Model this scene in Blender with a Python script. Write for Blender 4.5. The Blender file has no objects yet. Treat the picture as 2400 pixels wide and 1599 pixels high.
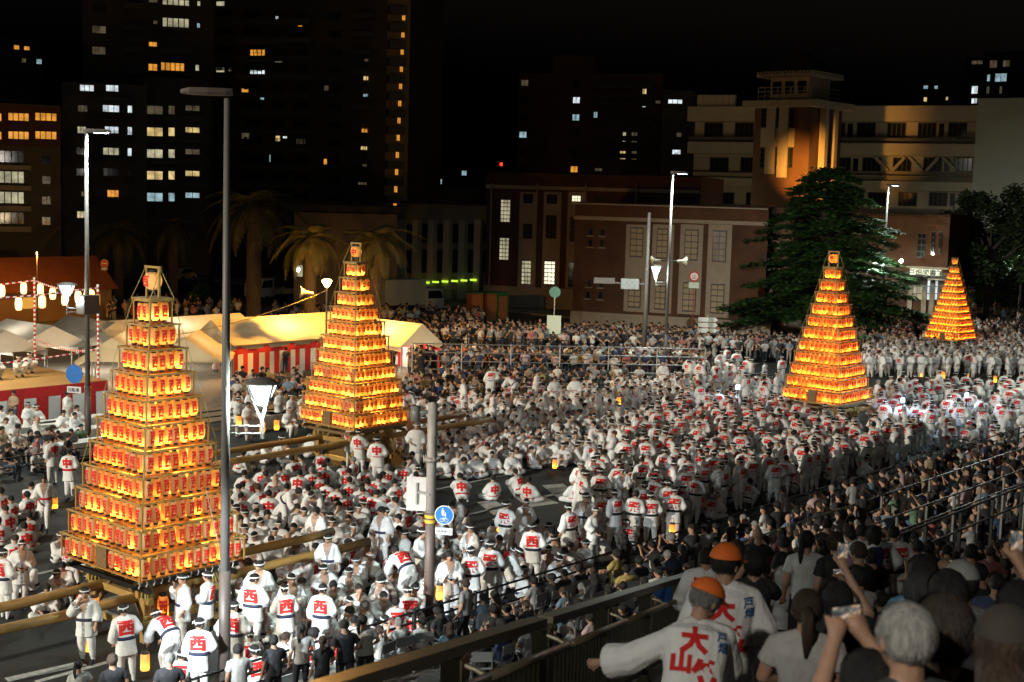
import bpy, bmesh, math, random
import numpy as np
from mathutils import Vector, Matrix
from mathutils.bvhtree import BVHTree
from mathutils import noise as noise3
R = math.radians
rnd = random.Random(7)
SC = bpy.context.scene
COL = SC.collection

# ------------------------------------------------------------------ camera
# world: X runs along the street, Y across it, the camera stands over the origin
FPX, CX, CY, CAMH, AZ, YH, ROLL = 3200.0, 1200.0, 799.5, 10.3, 40.5, 450.0, 1.6
_p = math.atan((CY - YH) / FPX); _a = R(AZ); _t = R(ROLL)
FW = Vector((math.cos(_a) * math.cos(_p), math.sin(_a) * math.cos(_p), -math.sin(_p)))
_r = Vector((math.sin(_a), -math.cos(_a), 0)); _u = _r.cross(FW)
RT = _r * math.cos(_t) + _u * math.sin(_t)
UP = -_r * math.sin(_t) + _u * math.cos(_t)
EYE = Vector((0, 0, CAMH))
cam_d = bpy.data.cameras.new('camera'); cam = bpy.data.objects.new('camera', cam_d)
COL.objects.link(cam)
cam.matrix_world = Matrix(((RT.x, UP.x, -FW.x, EYE.x), (RT.y, UP.y, -FW.y, EYE.y), (RT.z, UP.z, -FW.z, EYE.z), (0, 0, 0, 1)))
cam_d.sensor_width = 36; cam_d.lens = FPX / 2400 * 36
cam_d.clip_start = 0.1; cam_d.clip_end = 2000
cam_d.dof.use_dof = True; cam_d.dof.focus_distance = 36; cam_d.dof.aperture_fstop = 3.2
SC.camera = cam
# ------------------------------------------------------------------ night sky
w = bpy.data.worlds.new('World'); SC.world = w; w.use_nodes = True
_n = w.node_tree.nodes; _l = w.node_tree.links
_sky = _n.new('ShaderNodeTexSky'); _sky.sky_type = 'NISHITA'; _sky.sun_disc = False
_sky.sun_elevation = R(-3); _sky.sun_rotation = R(210)
_hs = _n.new('ShaderNodeHueSaturation'); _hs.inputs['Saturation'].default_value = 0.35
_l.new(_sky.outputs[0], _hs.inputs['Color']); _l.new(_hs.outputs[0], _n['Background'].inputs[0])
_n['Background'].inputs[1].default_value = 0.07
SC.view_settings.view_transform = 'Standard'; SC.view_settings.look = 'None'
SC.view_settings.exposure = 0.0; SC.view_settings.gamma = 1
SC.cycles.max_bounces = 6; SC.cycles.diffuse_bounces = 2; SC.cycles.glossy_bounces = 2
SC.cycles.transmission_bounces = 4; SC.cycles.transparent_max_bounces = 6
SC.cycles.sample_clamp_indirect = 3.0; SC.cycles.use_light_tree = True
SC.cycles.caustics_reflective = False; SC.cycles.caustics_refractive = False

# ------------------------------------------------------------------ pixel helpers (source photo pixels -> directions)
def ray(x, y):
    return FW + RT * ((x - CX) / FPX) - UP * ((y - CY) / FPX)
def gp(x, y, z=0.0):
    d = ray(x, y); t = (z - CAMH) / d.z
    return EYE + d * t
def atd(x, y, dist):
    return EYE + ray(x, y).normalized() * dist
def atplane(x, y, p, n):
    d = ray(x, y); t = (p - EYE).dot(n) / d.dot(n)
    return EYE + d * t
def proj(P):
    q = Vector(P) - EYE; z = q.dot(FW)
    if z < 0.05: return (-1e6, -1e6, z)
    return (CX + FPX * q.dot(RT) / z, CY - FPX * q.dot(UP) / z, z)

# ------------------------------------------------------------------ materials
MATS = {}
def nmat(name, base=(.5, .5, .5), rough=.6, metal=0.0, noise=0.0, nscale=8.0, bump=0.0, bscale=40.0, emit=None, estr=0.0, objcol=False, attr=None, spec=.5, transl=0.0, stretch=None):
    if name in MATS: return MATS[name]
    m = bpy.data.materials.new(name); m.use_nodes = True; MATS[name] = m
    nt = m.node_tree; N = nt.nodes; L = nt.links; b = N['Principled BSDF']
    b.inputs['Base Color'].default_value = (*base, 1); b.inputs['Roughness'].default_value = rough
    b.inputs['Metallic'].default_value = metal; b.inputs['Specular IOR Level'].default_value = spec
    tc = N.new('ShaderNodeTexCoord'); vec = tc.outputs['Object']
    if stretch:
        mp = N.new('ShaderNodeMapping'); mp.inputs['Scale'].default_value = stretch
        L.new(vec, mp.inputs[0]); vec = mp.outputs[0]
    src = None
    if objcol:
        oi = N.new('ShaderNodeObjectInfo'); src = oi.outputs['Color']
    if attr:
        at = N.new('ShaderNodeAttribute'); at.attribute_name = attr; src = at.outputs['Color']
    if noise > 0:
        nz = N.new('ShaderNodeTexNoise'); nz.inputs['Scale'].default_value = nscale; nz.inputs['Detail'].default_value = 6
        nz.inputs['Roughness'].default_value = .65
        L.new(vec, nz.inputs['Vector'])
        mr = N.new('ShaderNodeMapRange'); mr.inputs[1].default_value = .3; mr.inputs[2].default_value = .7
        mr.inputs[3].default_value = 1 - noise; mr.inputs[4].default_value = 1 + noise * .6
        L.new(nz.outputs[0], mr.inputs[0])
        mx = N.new('ShaderNodeMix'); mx.data_type = 'RGBA'; mx.blend_type = 'MULTIPLY'; mx.inputs[0].default_value = 1
        if src: L.new(src, mx.inputs[6])
        else: mx.inputs[6].default_value = (*base, 1)
        L.new(mr.outputs[0], mx.inputs[7]); src = mx.outputs[2]
    if src: L.new(src, b.inputs['Base Color'])
    if bump > 0:
        nb = N.new('ShaderNodeTexNoise'); nb.inputs['Scale'].default_value = bscale; nb.inputs['Detail'].default_value = 3
        L.new(vec, nb.inputs['Vector'])
        bp = N.new('ShaderNodeBump'); bp.inputs['Strength'].default_value = bump; bp.inputs['Distance'].default_value = .02
        L.new(nb.outputs[0], bp.inputs['Height']); L.new(bp.outputs[0], b.inputs['Normal'])
    if emit:
        b.inputs['Emission Color'].default_value = (*emit, 1); b.inputs['Emission Strength'].default_value = estr
    if transl > 0:
        tr = N.new('ShaderNodeBsdfTranslucent'); tr.inputs[0].default_value = (*base, 1)
        ms = N.new('ShaderNodeMixShader'); ms.inputs[0].default_value = transl
        L.new(b.outputs[0], ms.inputs[1]); L.new(tr.outputs[0], ms.inputs[2])
        L.new(ms.outputs[0], N['Material Output'].inputs[0])
    return m

def brick_mat(name, c1, c2, mortar, scale=1.0):
    m = bpy.data.materials.new(name); m.use_nodes = True
    nt = m.node_tree; N = nt.nodes; L = nt.links; b = N['Principled BSDF']
    tc = N.new('ShaderNodeTexCoord')
    sp = N.new('ShaderNodeSeparateXYZ'); L.new(tc.outputs['Object'], sp.inputs[0])
    ad = N.new('ShaderNodeMath'); L.new(sp.outputs[0], ad.inputs[0]); L.new(sp.outputs[1], ad.inputs[1])
    cb = N.new('ShaderNodeCombineXYZ'); L.new(ad.outputs[0], cb.inputs[0]); L.new(sp.outputs[2], cb.inputs[1])
    br = N.new('ShaderNodeTexBrick'); br.inputs['Scale'].default_value = 4.0 * scale
    br.inputs['Color1'].default_value = (*c1, 1); br.inputs['Color2'].default_value = (*c2, 1); br.inputs['Mortar'].default_value = (*mortar, 1)
    br.inputs['Mortar Size'].default_value = .012
    L.new(cb.outputs[0], br.inputs['Vector'])
    nz = N.new('ShaderNodeTexNoise'); nz.inputs['Scale'].default_value = .6; nz.inputs['Detail'].default_value = 6
    L.new(tc.outputs['Object'], nz.inputs['Vector'])
    mr = N.new('ShaderNodeMapRange'); mr.inputs[1].default_value = .3; mr.inputs[2].default_value = .7; mr.inputs[3].default_value = .65; mr.inputs[4].default_value = 1.2
    L.new(nz.outputs[0], mr.inputs[0])
    mx = N.new('ShaderNodeMix'); mx.data_type = 'RGBA'; mx.blend_type = 'MULTIPLY'; mx.inputs[0].default_value = 1
    L.new(br.outputs[0], mx.inputs[6]); L.new(mr.outputs[0], mx.inputs[7]); L.new(mx.outputs[2], b.inputs['Base Color'])
    b.inputs['Roughness'].default_value = .85
    return m

def window_mat(name, col, strength, dark=.35, sx=1.7, sz=.9):
    """a lit room seen through a pane: curtains and furniture break the light up"""
    m = bpy.data.materials.new(name); m.use_nodes = True
    nt = m.node_tree; N = nt.nodes; L = nt.links; b = N['Principled BSDF']
    tc = N.new('ShaderNodeTexCoord'); oi = N.new('ShaderNodeObjectInfo')
    mp = N.new('ShaderNodeMapping'); mp.inputs['Scale'].default_value = (sx, sx, sz)
    L.new(tc.outputs['Object'], mp.inputs[0])
    cm = N.new('ShaderNodeCombineXYZ'); ml = N.new('ShaderNodeMath'); ml.operation = 'MULTIPLY'; ml.inputs[1].default_value = 37
    L.new(oi.outputs['Random'], ml.inputs[0]); L.new(ml.outputs[0], cm.inputs[0]); L.new(ml.outputs[0], cm.inputs[2])
    L.new(cm.outputs[0], mp.inputs['Location'])
    nz = N.new('ShaderNodeTexNoise'); nz.inputs['Scale'].default_value = 1; nz.inputs['Detail'].default_value = 3
    L.new(mp.outputs[0], nz.inputs[0])
    mr = N.new('ShaderNodeMapRange'); mr.inputs[1].default_value = .35; mr.inputs[2].default_value = .62; mr.inputs[3].default_value = strength * dark; mr.inputs[4].default_value = strength
    L.new(nz.outputs[0], mr.inputs[0])
    b.inputs['Base Color'].default_value = (.05, .05, .05, 1); b.inputs['Roughness'].default_value = .15
    b.inputs['Emission Color'].default_value = (*col, 1); L.new(mr.outputs[0], b.inputs['Emission Strength'])
    try: m.cycles.emission_sampling = 'NONE'
    except Exception: pass
    return m

# ------------------------------------------------------------------ mesh builder
class MB:
    def __init__(s): s.v = []; s.f = []; s.m = []; s.k = 0
    def add(s, vs, fs, mi=None):
        o = len(s.v); s.v += [tuple(v) for v in vs]; mi = s.k if mi is None else mi
        for f in fs: s.f.append(tuple(i + o for i in f)); s.m.append(mi)
    def box(s, x0, x1, y0, y1, z0, z1, mi=None):
        s.add([(x0, y0, z0), (x1, y0, z0), (x1, y1, z0), (x0, y1, z0), (x0, y0, z1), (x1, y0, z1), (x1, y1, z1), (x0, y1, z1)],
              [(0, 3, 2, 1), (4, 5, 6, 7), (0, 1, 5, 4), (1, 2, 6, 5), (2, 3, 7, 6), (3, 0, 4, 7)], mi)
    def bar(s, a, b, wd, ht, mi=None, up=(0, 0, 1)):
        a = Vector(a); b = Vector(b); d = (b - a).normalized(); u = Vector(up)
        if abs(d.dot(u)) > .98: u = Vector((1, 0, 0))
        x = d.cross(u).normalized(); y = x.cross(d)
        x *= wd / 2; y *= ht / 2
        s.add([a - x - y, a + x - y, a + x + y, a - x + y, b - x - y, b + x - y, b + x + y, b - x + y],
              [(0, 1, 2, 3), (7, 6, 5, 4), (0, 4, 5, 1), (1, 5, 6, 2), (2, 6, 7, 3), (3, 7, 4, 0)], mi)
    def tube(s, pts, rs, n=8, mi=None, cap=True):
        pts = [Vector(p) for p in pts]
        if not hasattr(rs, '__len__'): rs = [rs] * len(pts)
        rings = []; vs = []; fs = []; px = None
        for i, p in enumerate(pts):
            d = (pts[min(i + 1, len(pts) - 1)] - pts[max(i - 1, 0)]).normalized()
            if px is None:
                u = Vector((0, 0, 1)) if abs(d.z) < .9 else Vector((1, 0, 0)); px = d.cross(u).normalized()
            else:
                px = (px - d * px.dot(d)).normalized()
            py = d.cross(px)
            for k in range(n):
                a = 2 * math.pi * k / n
                vs.append(p + (px * math.cos(a) + py * math.sin(a)) * rs[i])
        for i in range(len(pts) - 1):
            for k in range(n):
                fs.append((i * n + k, i * n + (k + 1) % n, (i + 1) * n + (k + 1) % n, (i + 1) * n + k))
        if cap:
            fs.append(tuple(range(n - 1, -1, -1))); fs.append(tuple((len(pts) - 1) * n + k for k in range(n)))
        s.add(vs, fs, mi)
    def lathe(s, prof, n=12, c=(0, 0, 0), mi=None, axis='z'):
        vs = []; fs = []
        for (r, z) in prof:
            for k in range(n):
                a = 2 * math.pi * k / n; p = (r * math.cos(a), r * math.sin(a), z)
                if axis == 'x': p = (p[2], p[0], p[1])
                if axis == 'y': p = (p[0], p[2], p[1])
                vs.append((p[0] + c[0], p[1] + c[1], p[2] + c[2]))
        for i in range(len(prof) - 1):
            for k in range(n):
                fs.append((i * n + k, i * n + (k + 1) % n, (i + 1) * n + (k + 1) % n, (i + 1) * n + k))
        s.add(vs, fs, mi)
    def ellip(s, c, r, nu=10, nv=6, mi=None, M=None):
        vs = []; fs = []
        c = Vector(c)
        for j in range(nv + 1):
            t = math.pi * j / nv
            for k in range(nu):
                a = 2 * math.pi * k / nu
                p = Vector((r[0] * math.sin(t) * math.cos(a), r[1] * math.sin(t) * math.sin(a), r[2] * math.cos(t)))
                if M: p = M @ p
                vs.append(c + p)
        for j in range(nv):
            for k in range(nu):
                fs.append((j * nu + k, (j + 1) * nu + k, (j + 1) * nu + (k + 1) % nu, j * nu + (k + 1) % nu))
        s.add(vs, fs, mi)
    def quad(s, a, b, c, d, mi=None): s.add([a, b, c, d], [(0, 1, 2, 3)], mi)
    def mesh(s, name, mats, smooth=False):
        me = bpy.data.meshes.new(name); me.from_pydata(s.v, [], s.f)
        for m in (mats if isinstance(mats, (list, tuple)) else [mats]): me.materials.append(m)
        me.polygons.foreach_set('material_index', s.m)
        if smooth: me.polygons.foreach_set('use_smooth', [True] * len(s.f))
        me.update(); return me
    def build(s, name, mats, parent=None, smooth=False, loc=None, rotz=0):
        return link(name, s.mesh(name, mats, smooth), parent, loc, rotz)

def link(name, me, parent=None, loc=None, rotz=0, scale=None):
    o = bpy.data.objects.new(name, me); COL.objects.link(o)
    if parent: o.parent = parent
    if loc is not None: o.location = loc
    if rotz: o.rotation_euler = (0, 0, rotz)
    if scale is not None: o.scale = scale if hasattr(scale, '__len__') else (scale,) * 3
    return o
def empty(name, loc=(0, 0, 0), rotz=0, scale=None):
    return link(name, None, None, loc, rotz, scale)
def tag(o, label=None, cat=None, group=None, kind=None):
    if label: o['label'] = label
    if cat: o['category'] = cat
    if group: o['group'] = group
    if kind: o['kind'] = kind
    return o
def boxmesh(name, mats):
    b = MB(); b.box(-.5, .5, -.5, .5, -.5, .5); return b.mesh(name, mats)
def rb(o, c, size, rotz=0): # place a unit box object
    o.location = c; o.scale = size; o.rotation_euler = (0, 0, rotz); return o
def light(name, kind, loc, power, color, parent=None, size=.1, spot=None, blend=.5, aim=None):
    d = bpy.data.lights.new(name, kind); d.energy = power; d.color = color
    if kind in ('POINT', 'SPOT'): d.shadow_soft_size = size
    if kind == 'AREA': d.size = size
    if spot: d.spot_size = R(spot); d.spot_blend = blend
    o = bpy.data.objects.new(name, d); COL.objects.link(o)
    if parent: o.parent = parent
    o.location = loc
    if aim is not None:
        o.rotation_euler = (Vector(aim) - Vector(loc)).to_track_quat('-Z', 'Y').to_euler()
    return o

TMP = bpy.data.scenes.new('workbench')
def evaluated(o):
    """mesh of an object with its modifiers, worked out in a scratch scene that holds nothing else"""
    TMP.collection.objects.link(o); vl = TMP.view_layers[0]; vl.update(); dg = vl.depsgraph; dg.update()
    me = bpy.data.meshes.new_from_object(o.evaluated_get(dg)); TMP.collection.objects.unlink(o); return me
_tc = {}
def text_geo(ch, bold=.035, nx=10, ny=0):
    """verts/faces of a character centred in a unit square (x right, y up), cut into strips so that it can bend"""
    key = (ch, bold, nx, ny)
    if key in _tc: return _tc[key]
    cu = bpy.data.curves.new('glyph', 'FONT'); cu.body = ch; cu.size = 1; cu.offset = bold; cu.resolution_u = 2
    o = bpy.data.objects.new('glyph', cu)
    me = evaluated(o)
    bm = bmesh.new(); bm.from_mesh(me)
    xs = [v.co.x for v in bm.verts]; ys = [v.co.y for v in bm.verts]
    cx, cy = (min(xs) + max(xs)) / 2, (min(ys) + max(ys)) / 2; s = max(max(ys) - min(ys), .3 if len(ch) > 1 else max(xs) - min(xs))
    for v in bm.verts: v.co = ((v.co.x - cx) / s, (v.co.y - cy) / s, 0)
    for k in range(1, nx):
        bmesh.ops.bisect_plane(bm, geom=bm.verts[:] + bm.edges[:] + bm.faces[:], plane_co=(-.5 + k / nx, 0, 0), plane_no=(1, 0, 0))
    for k in range(1, ny):
        bmesh.ops.bisect_plane(bm, geom=bm.verts[:] + bm.edges[:] + bm.faces[:], plane_co=(0, -.5 + k / ny, 0), plane_no=(0, 1, 0))
    bm.verts.index_update()
    out = ([v.co.copy() for v in bm.verts], [tuple(v.index for v in f.verts) for f in bm.faces])
    bm.free(); bpy.data.objects.remove(o); bpy.data.curves.remove(cu); bpy.data.meshes.remove(me)
    _tc[key] = out; return out
def flat_text(mb, txt, c, xdir, size, mi, nrm_off=.004, bold=.01, up=(0, 0, 1)):
    """flat lettering on a surface: height = size, centred at c"""
    vs, fs = text_geo(txt, bold, 1, 0)
    x = Vector(xdir).normalized(); u = Vector(up); n = x.cross(u); c = Vector(c)
    mb.add([c + x * (v.x * size) + u * (v.y * size) + n * nrm_off for v in vs], fs, mi)
# ------------------------------------------------------------------ shared materials
M_ASPH = nmat('asphalt', (.028, .032, .03), .75, noise=.35, nscale=1.2, bump=.25, bscale=90)
M_PAVE = nmat('paving', (.14, .125, .11), .85, noise=.25, nscale=3)
M_PAINT = nmat('road_paint', (.55, .56, .52), .7, noise=.4, nscale=9)
M_KERB = nmat('kerb_stone', (.25, .24, .22), .85, noise=.2, nscale=5)
M_GROUND = nmat('dark_ground', (.05, .05, .045), .9, noise=.3, nscale=.4)
M_WOOD = nmat('pine_wood', (.42, .25, .07), .5, noise=.35, nscale=5, stretch=(1, 1, .25))
M_WOODD = nmat('old_wood', (.20, .12, .05), .6, noise=.4, nscale=6)
M_POLE = nmat('carrying_pole_wood', (.46, .27, .08), .45, noise=.4, nscale=4, stretch=(.25, 1.5, 1.5))
M_ROPE = nmat('straw_rope', (.42, .32, .10), .9, noise=.4, nscale=30)
M_WROPE = nmat('white_rope', (.7, .68, .6), .9)
M_BLACK = nmat('black_lacquer', (.012, .011, .01), .35)
M_RED = nmat('glowing_red_ink', (.62, .022, .012), .8, emit=(1, .045, .004), estr=.10)  # faint glow put into the ink, as if lit through the paper
M_REDL = nmat('red_cloth', (.55, .02, .02), .8, noise=.15, nscale=4)
M_WCLOTH = nmat('white_canvas', (.72, .70, .66), .8, noise=.1, nscale=2, transl=.25)
M_STEEL = nmat('galvanised_steel', (.42, .43, .42), .45, metal=.7, noise=.2, nscale=10)
M_BROWNP = nmat('brown_pole_paint', (.085, .065, .055), .5)
M_GREYP = nmat('grey_pole_paint', (.14, .13, .12), .5, noise=.12, nscale=3)
M_DARKM = nmat('dark_metal', (.02, .02, .02), .5, metal=.3)
M_WHITE = nmat('white_sheet', (.75, .75, .74), .6)
M_BLUE = nmat('sign_blue', (.01, .16, .55), .4)
M_SRED = nmat('sign_red', (.55, .02, .02), .4)
M_NAVY = nmat('navy_ink', (.015, .02, .06), .7)
M_GLASSD = nmat('dark_glass', (.012, .014, .016), .08)
M_CONC = nmat('concrete', (.30, .29, .27), .85, noise=.2, nscale=.8)
M_LED = nmat('led_panel', (.8, .8, .8), .5, emit=(.75, .95, 1.0), estr=60)
M_VLAMP = nmat('lamp_glass', (.8, .8, .8), .5, emit=(.6, .95, .95), estr=1.1, transl=.5)
M_VBULB = nmat('lamp_bulb', (.8, .8, .8), .5, emit=(.8, 1, 1), estr=40)
M_SHELF = nmat('plank_with_glow', (.50, .20, .035), .6, noise=.3, nscale=5)  # lantern glow put into the plank colour, more orange than the wood
M_SODIUM = nmat('sodium_glass', (.8, .8, .8), .5, emit=(1, .5, .08), estr=60)

def paper_mat(name, col, glow, transl_col=(1, .62, .22)):
    m = bpy.data.materials.new(name); m.use_nodes = True
    nt = m.node_tree; N = nt.nodes; L = nt.links; b = N['Principled BSDF']
    b.inputs['Base Color'].default_value = (*col, 1); b.inputs['Roughness'].default_value = .7
    tc = N.new('ShaderNodeTexCoord')
    wv = N.new('ShaderNodeTexWave'); wv.bands_direction = 'Z'; wv.inputs['Scale'].default_value = 9; wv.inputs['Distortion'].default_value = .2
    L.new(tc.outputs['Object'], wv.inputs[0])
    bp = N.new('ShaderNodeBump'); bp.inputs['Strength'].default_value = .35; bp.inputs['Distance'].default_value = .01
    L.new(wv.outputs[0], bp.inputs['Height']); L.new(bp.outputs[0], b.inputs['Normal'])
    tr = N.new('ShaderNodeBsdfTranslucent'); tr.inputs[0].default_value = (*transl_col, 1)
    ms = N.new('ShaderNodeMixShader'); ms.inputs[0].default_value = .45
    L.new(b.outputs[0], ms.inputs[1]); L.new(tr.outputs[0], ms.inputs[2])
    L.new(ms.outputs[0], N['Material Output'].inputs[0])
    if glow:
        b.inputs['Emission Color'].default_value = (*glow[0], 1); b.inputs['Emission Strength'].default_value = glow[1]
    return m
M_FLAME = nmat('flame', (1, 1, 1), .5, emit=(1, .60, .20), estr=118)
try: M_FLAME.cycles.emission_sampling = 'FRONT'
except Exception: pass
M_PAPER_LIT = paper_mat('lit_paper', (.52, .36, .14), ((1, .34, .03), .26), (1, .55, .16))
M_FLAME_LO = nmat('low_flame', (1, 1, 1), .5, emit=(1, .52, .15), estr=55)
M_FLAME_HI = nmat('high_flame', (1, 1, 1), .5, emit=(1, .64, .24), estr=175)
M_PAPER_DIM = paper_mat('faint_glow_paper', (.62, .50, .26), ((1, .5, .1), .08))  # lanterns gone dark keep a faint glow put into the paper
M_PAPER_OR = paper_mat('lit_orange_paper', (.60, .36, .12), ((1, .22, .012), .34), (1, .42, .07))
M_PAPER_WHITE = paper_mat('lit_white_paper', (.7, .66, .55), ((1, .72, .36), 3.0))

# ------------------------------------------------------------------ ground, road, kerbs, paint
def sheet(name, x0, x1, y0, y1, z, mat, kind='structure'):
    b = MB(); b.quad((x0, y0, z), (x1, y0, z), (x1, y1, z), (x0, y1, z))
    return tag(b.build(name, mat), kind=kind)
sheet('ground', -900, 1400, -900, 1400, -.004, M_GROUND)
sheet('road', -60, 190, 20.9, 47.0, 0.0, M_ASPH)
cr = MB(); cr.quad((62, -80, .004), (88, -80, .004), (88, 20.9, .004), (62, 20.9, .004)); cr.quad((66, 47, .004), (86, 47, .004), (90, 62, .004), (66, 60, .004))
tag(cr.build('side_road', M_ASPH), kind='structure')
b = MB(); b.box(-60, 61, 8, 20.7, -.05, .13); b.box(-60, 61, 20.7, 20.9, -.05, .15, 1)
tag(b.build('near_pavement', [M_PAVE, M_KERB]), kind='structure')
b = MB(); b.box(-60, 64, 47.2, 120, -.05, .13); b.box(-60, 64, 47, 47.2, -.05, .15, 1)
b.box(89, 190, 36, 120, -.05, .13); b.box(88.8, 89, 36, 120, -.05, .15, 1)
tag(b.build('far_pavement', [M_PAVE, M_KERB]), kind='structure')
def paint(rects, z=.008):
    for q in rects:
        b = MB(); b.quad(*[(p[0], p[1], z) for p in q])
        tag(b.build('road_marking', M_PAINT), kind='structure')
def rect(x0, x1, y0, y1): return [(x0, y0), (x1, y0), (x1, y1), (x0, y1)]
lanes = []
for k in range(16): lanes.append(rect(2 + k * 4.2, 2 + k * 4.2 + 2.4, 28.65, 28.8))
for k in range(12): lanes.append(rect(6 + k * 4.2, 6 + k * 4.2 + 2.4, 24.85, 25.0))
lanes.append(rect(-20, 60, 31.9, 32.05)); lanes.append(rect(-20, 60, 21.6, 21.75))
paint(lanes)
paint([[tuple(gp(*p)[:2]) for p in q] for q in (
    ((1118, 1178), (1158, 1172), (1200, 1200), (1158, 1208)), ((1205, 1165), (1262, 1160), (1310, 1180), (1240, 1190)), ((1270, 1138), (1318, 1134), (1365, 1166), (1312, 1172)),
    ((10, 1590), (180, 1552), (205, 1560), (20, 1599)))])
zebra = []
for k in range(9):
    y = 868 + k * 6.5; xa = 1660 - k * 9; xb = 1800 - k * 14 if k > 2 else 1822
    A = gp(xa, y); 
    zebra.append(rect(A.x - .2, A.x + 5.6, A.y - .23, A.y + .23))
paint(zebra)
paint([rect(66.5 + k * .0, 72, 33.0, 33.3)], .008)
for k in range(7): paint([rect(84.0, 87.5, 23.5 + k * 1.1, 24.05 + k * 1.1)], .01)
# ------------------------------------------------------------------ lantern towers
U_BOX_WOOD = boxmesh('beam', M_WOOD); U_BOX_OLD = boxmesh('plank', M_WOODD)
LPROF = [(.0, .042), (.058, .042), (.078, .055), (.094, .095), (.103, .15), (.106, .245), (.103, .335), (.094, .39), (.078, .43), (.058, .443), (.0, .443)]
def lantern_mesh(name, paper, lit, rims, n=14, crest=None, flame=None):
    b = MB(); b.lathe(LPROF, n)
    if lit: b.ellip((0, 0, .125), (.022, .022, .04), 6, 4, 1)
    if rims:
        b.lathe([(.0, .0), (.06, .0), (.06, .045), (.0, .045)], 10, mi=2); b.lathe([(.0, .44), (.06, .44), (.06, .49), (.0, .49)], 10, mi=2)
    if crest:
        vs, fs = text_geo(crest, .05, 8)
        b.add([lant_pt(v, .165, .285) for v in vs], fs, 3)
    return b.mesh(name, [paper, flame or M_FLAME, M_BLACK, M_RED], True)
def lant_r(z):
    for (r0, z0), (r1, z1) in zip(LPROF, LPROF[1:]):
        if z0 <= z <= z1 and z1 > z0: return r0 + (r1 - r0) * (z - z0) / (z1 - z0)
    return .08
def lant_pt(v, wd, ht):      # crest on the side that faces -y
    z = .245 + v.y * ht; r = lant_r(z) + .003; a = v.x * wd / .104
    return (r * math.sin(a), -r * math.cos(a), z)
def crest_mesh(ch):
    vs, fs = text_geo(ch, .05, 10); b = MB(); b.add([lant_pt(v, .165, .285) for v in vs], fs); return b.mesh('crest', M_RED, True)
b = MB(); b.lathe([(.0, .0), (.06, .0), (.06, .045), (.0, .045)], 12); RIM = b.mesh('rim', M_BLACK)

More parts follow.
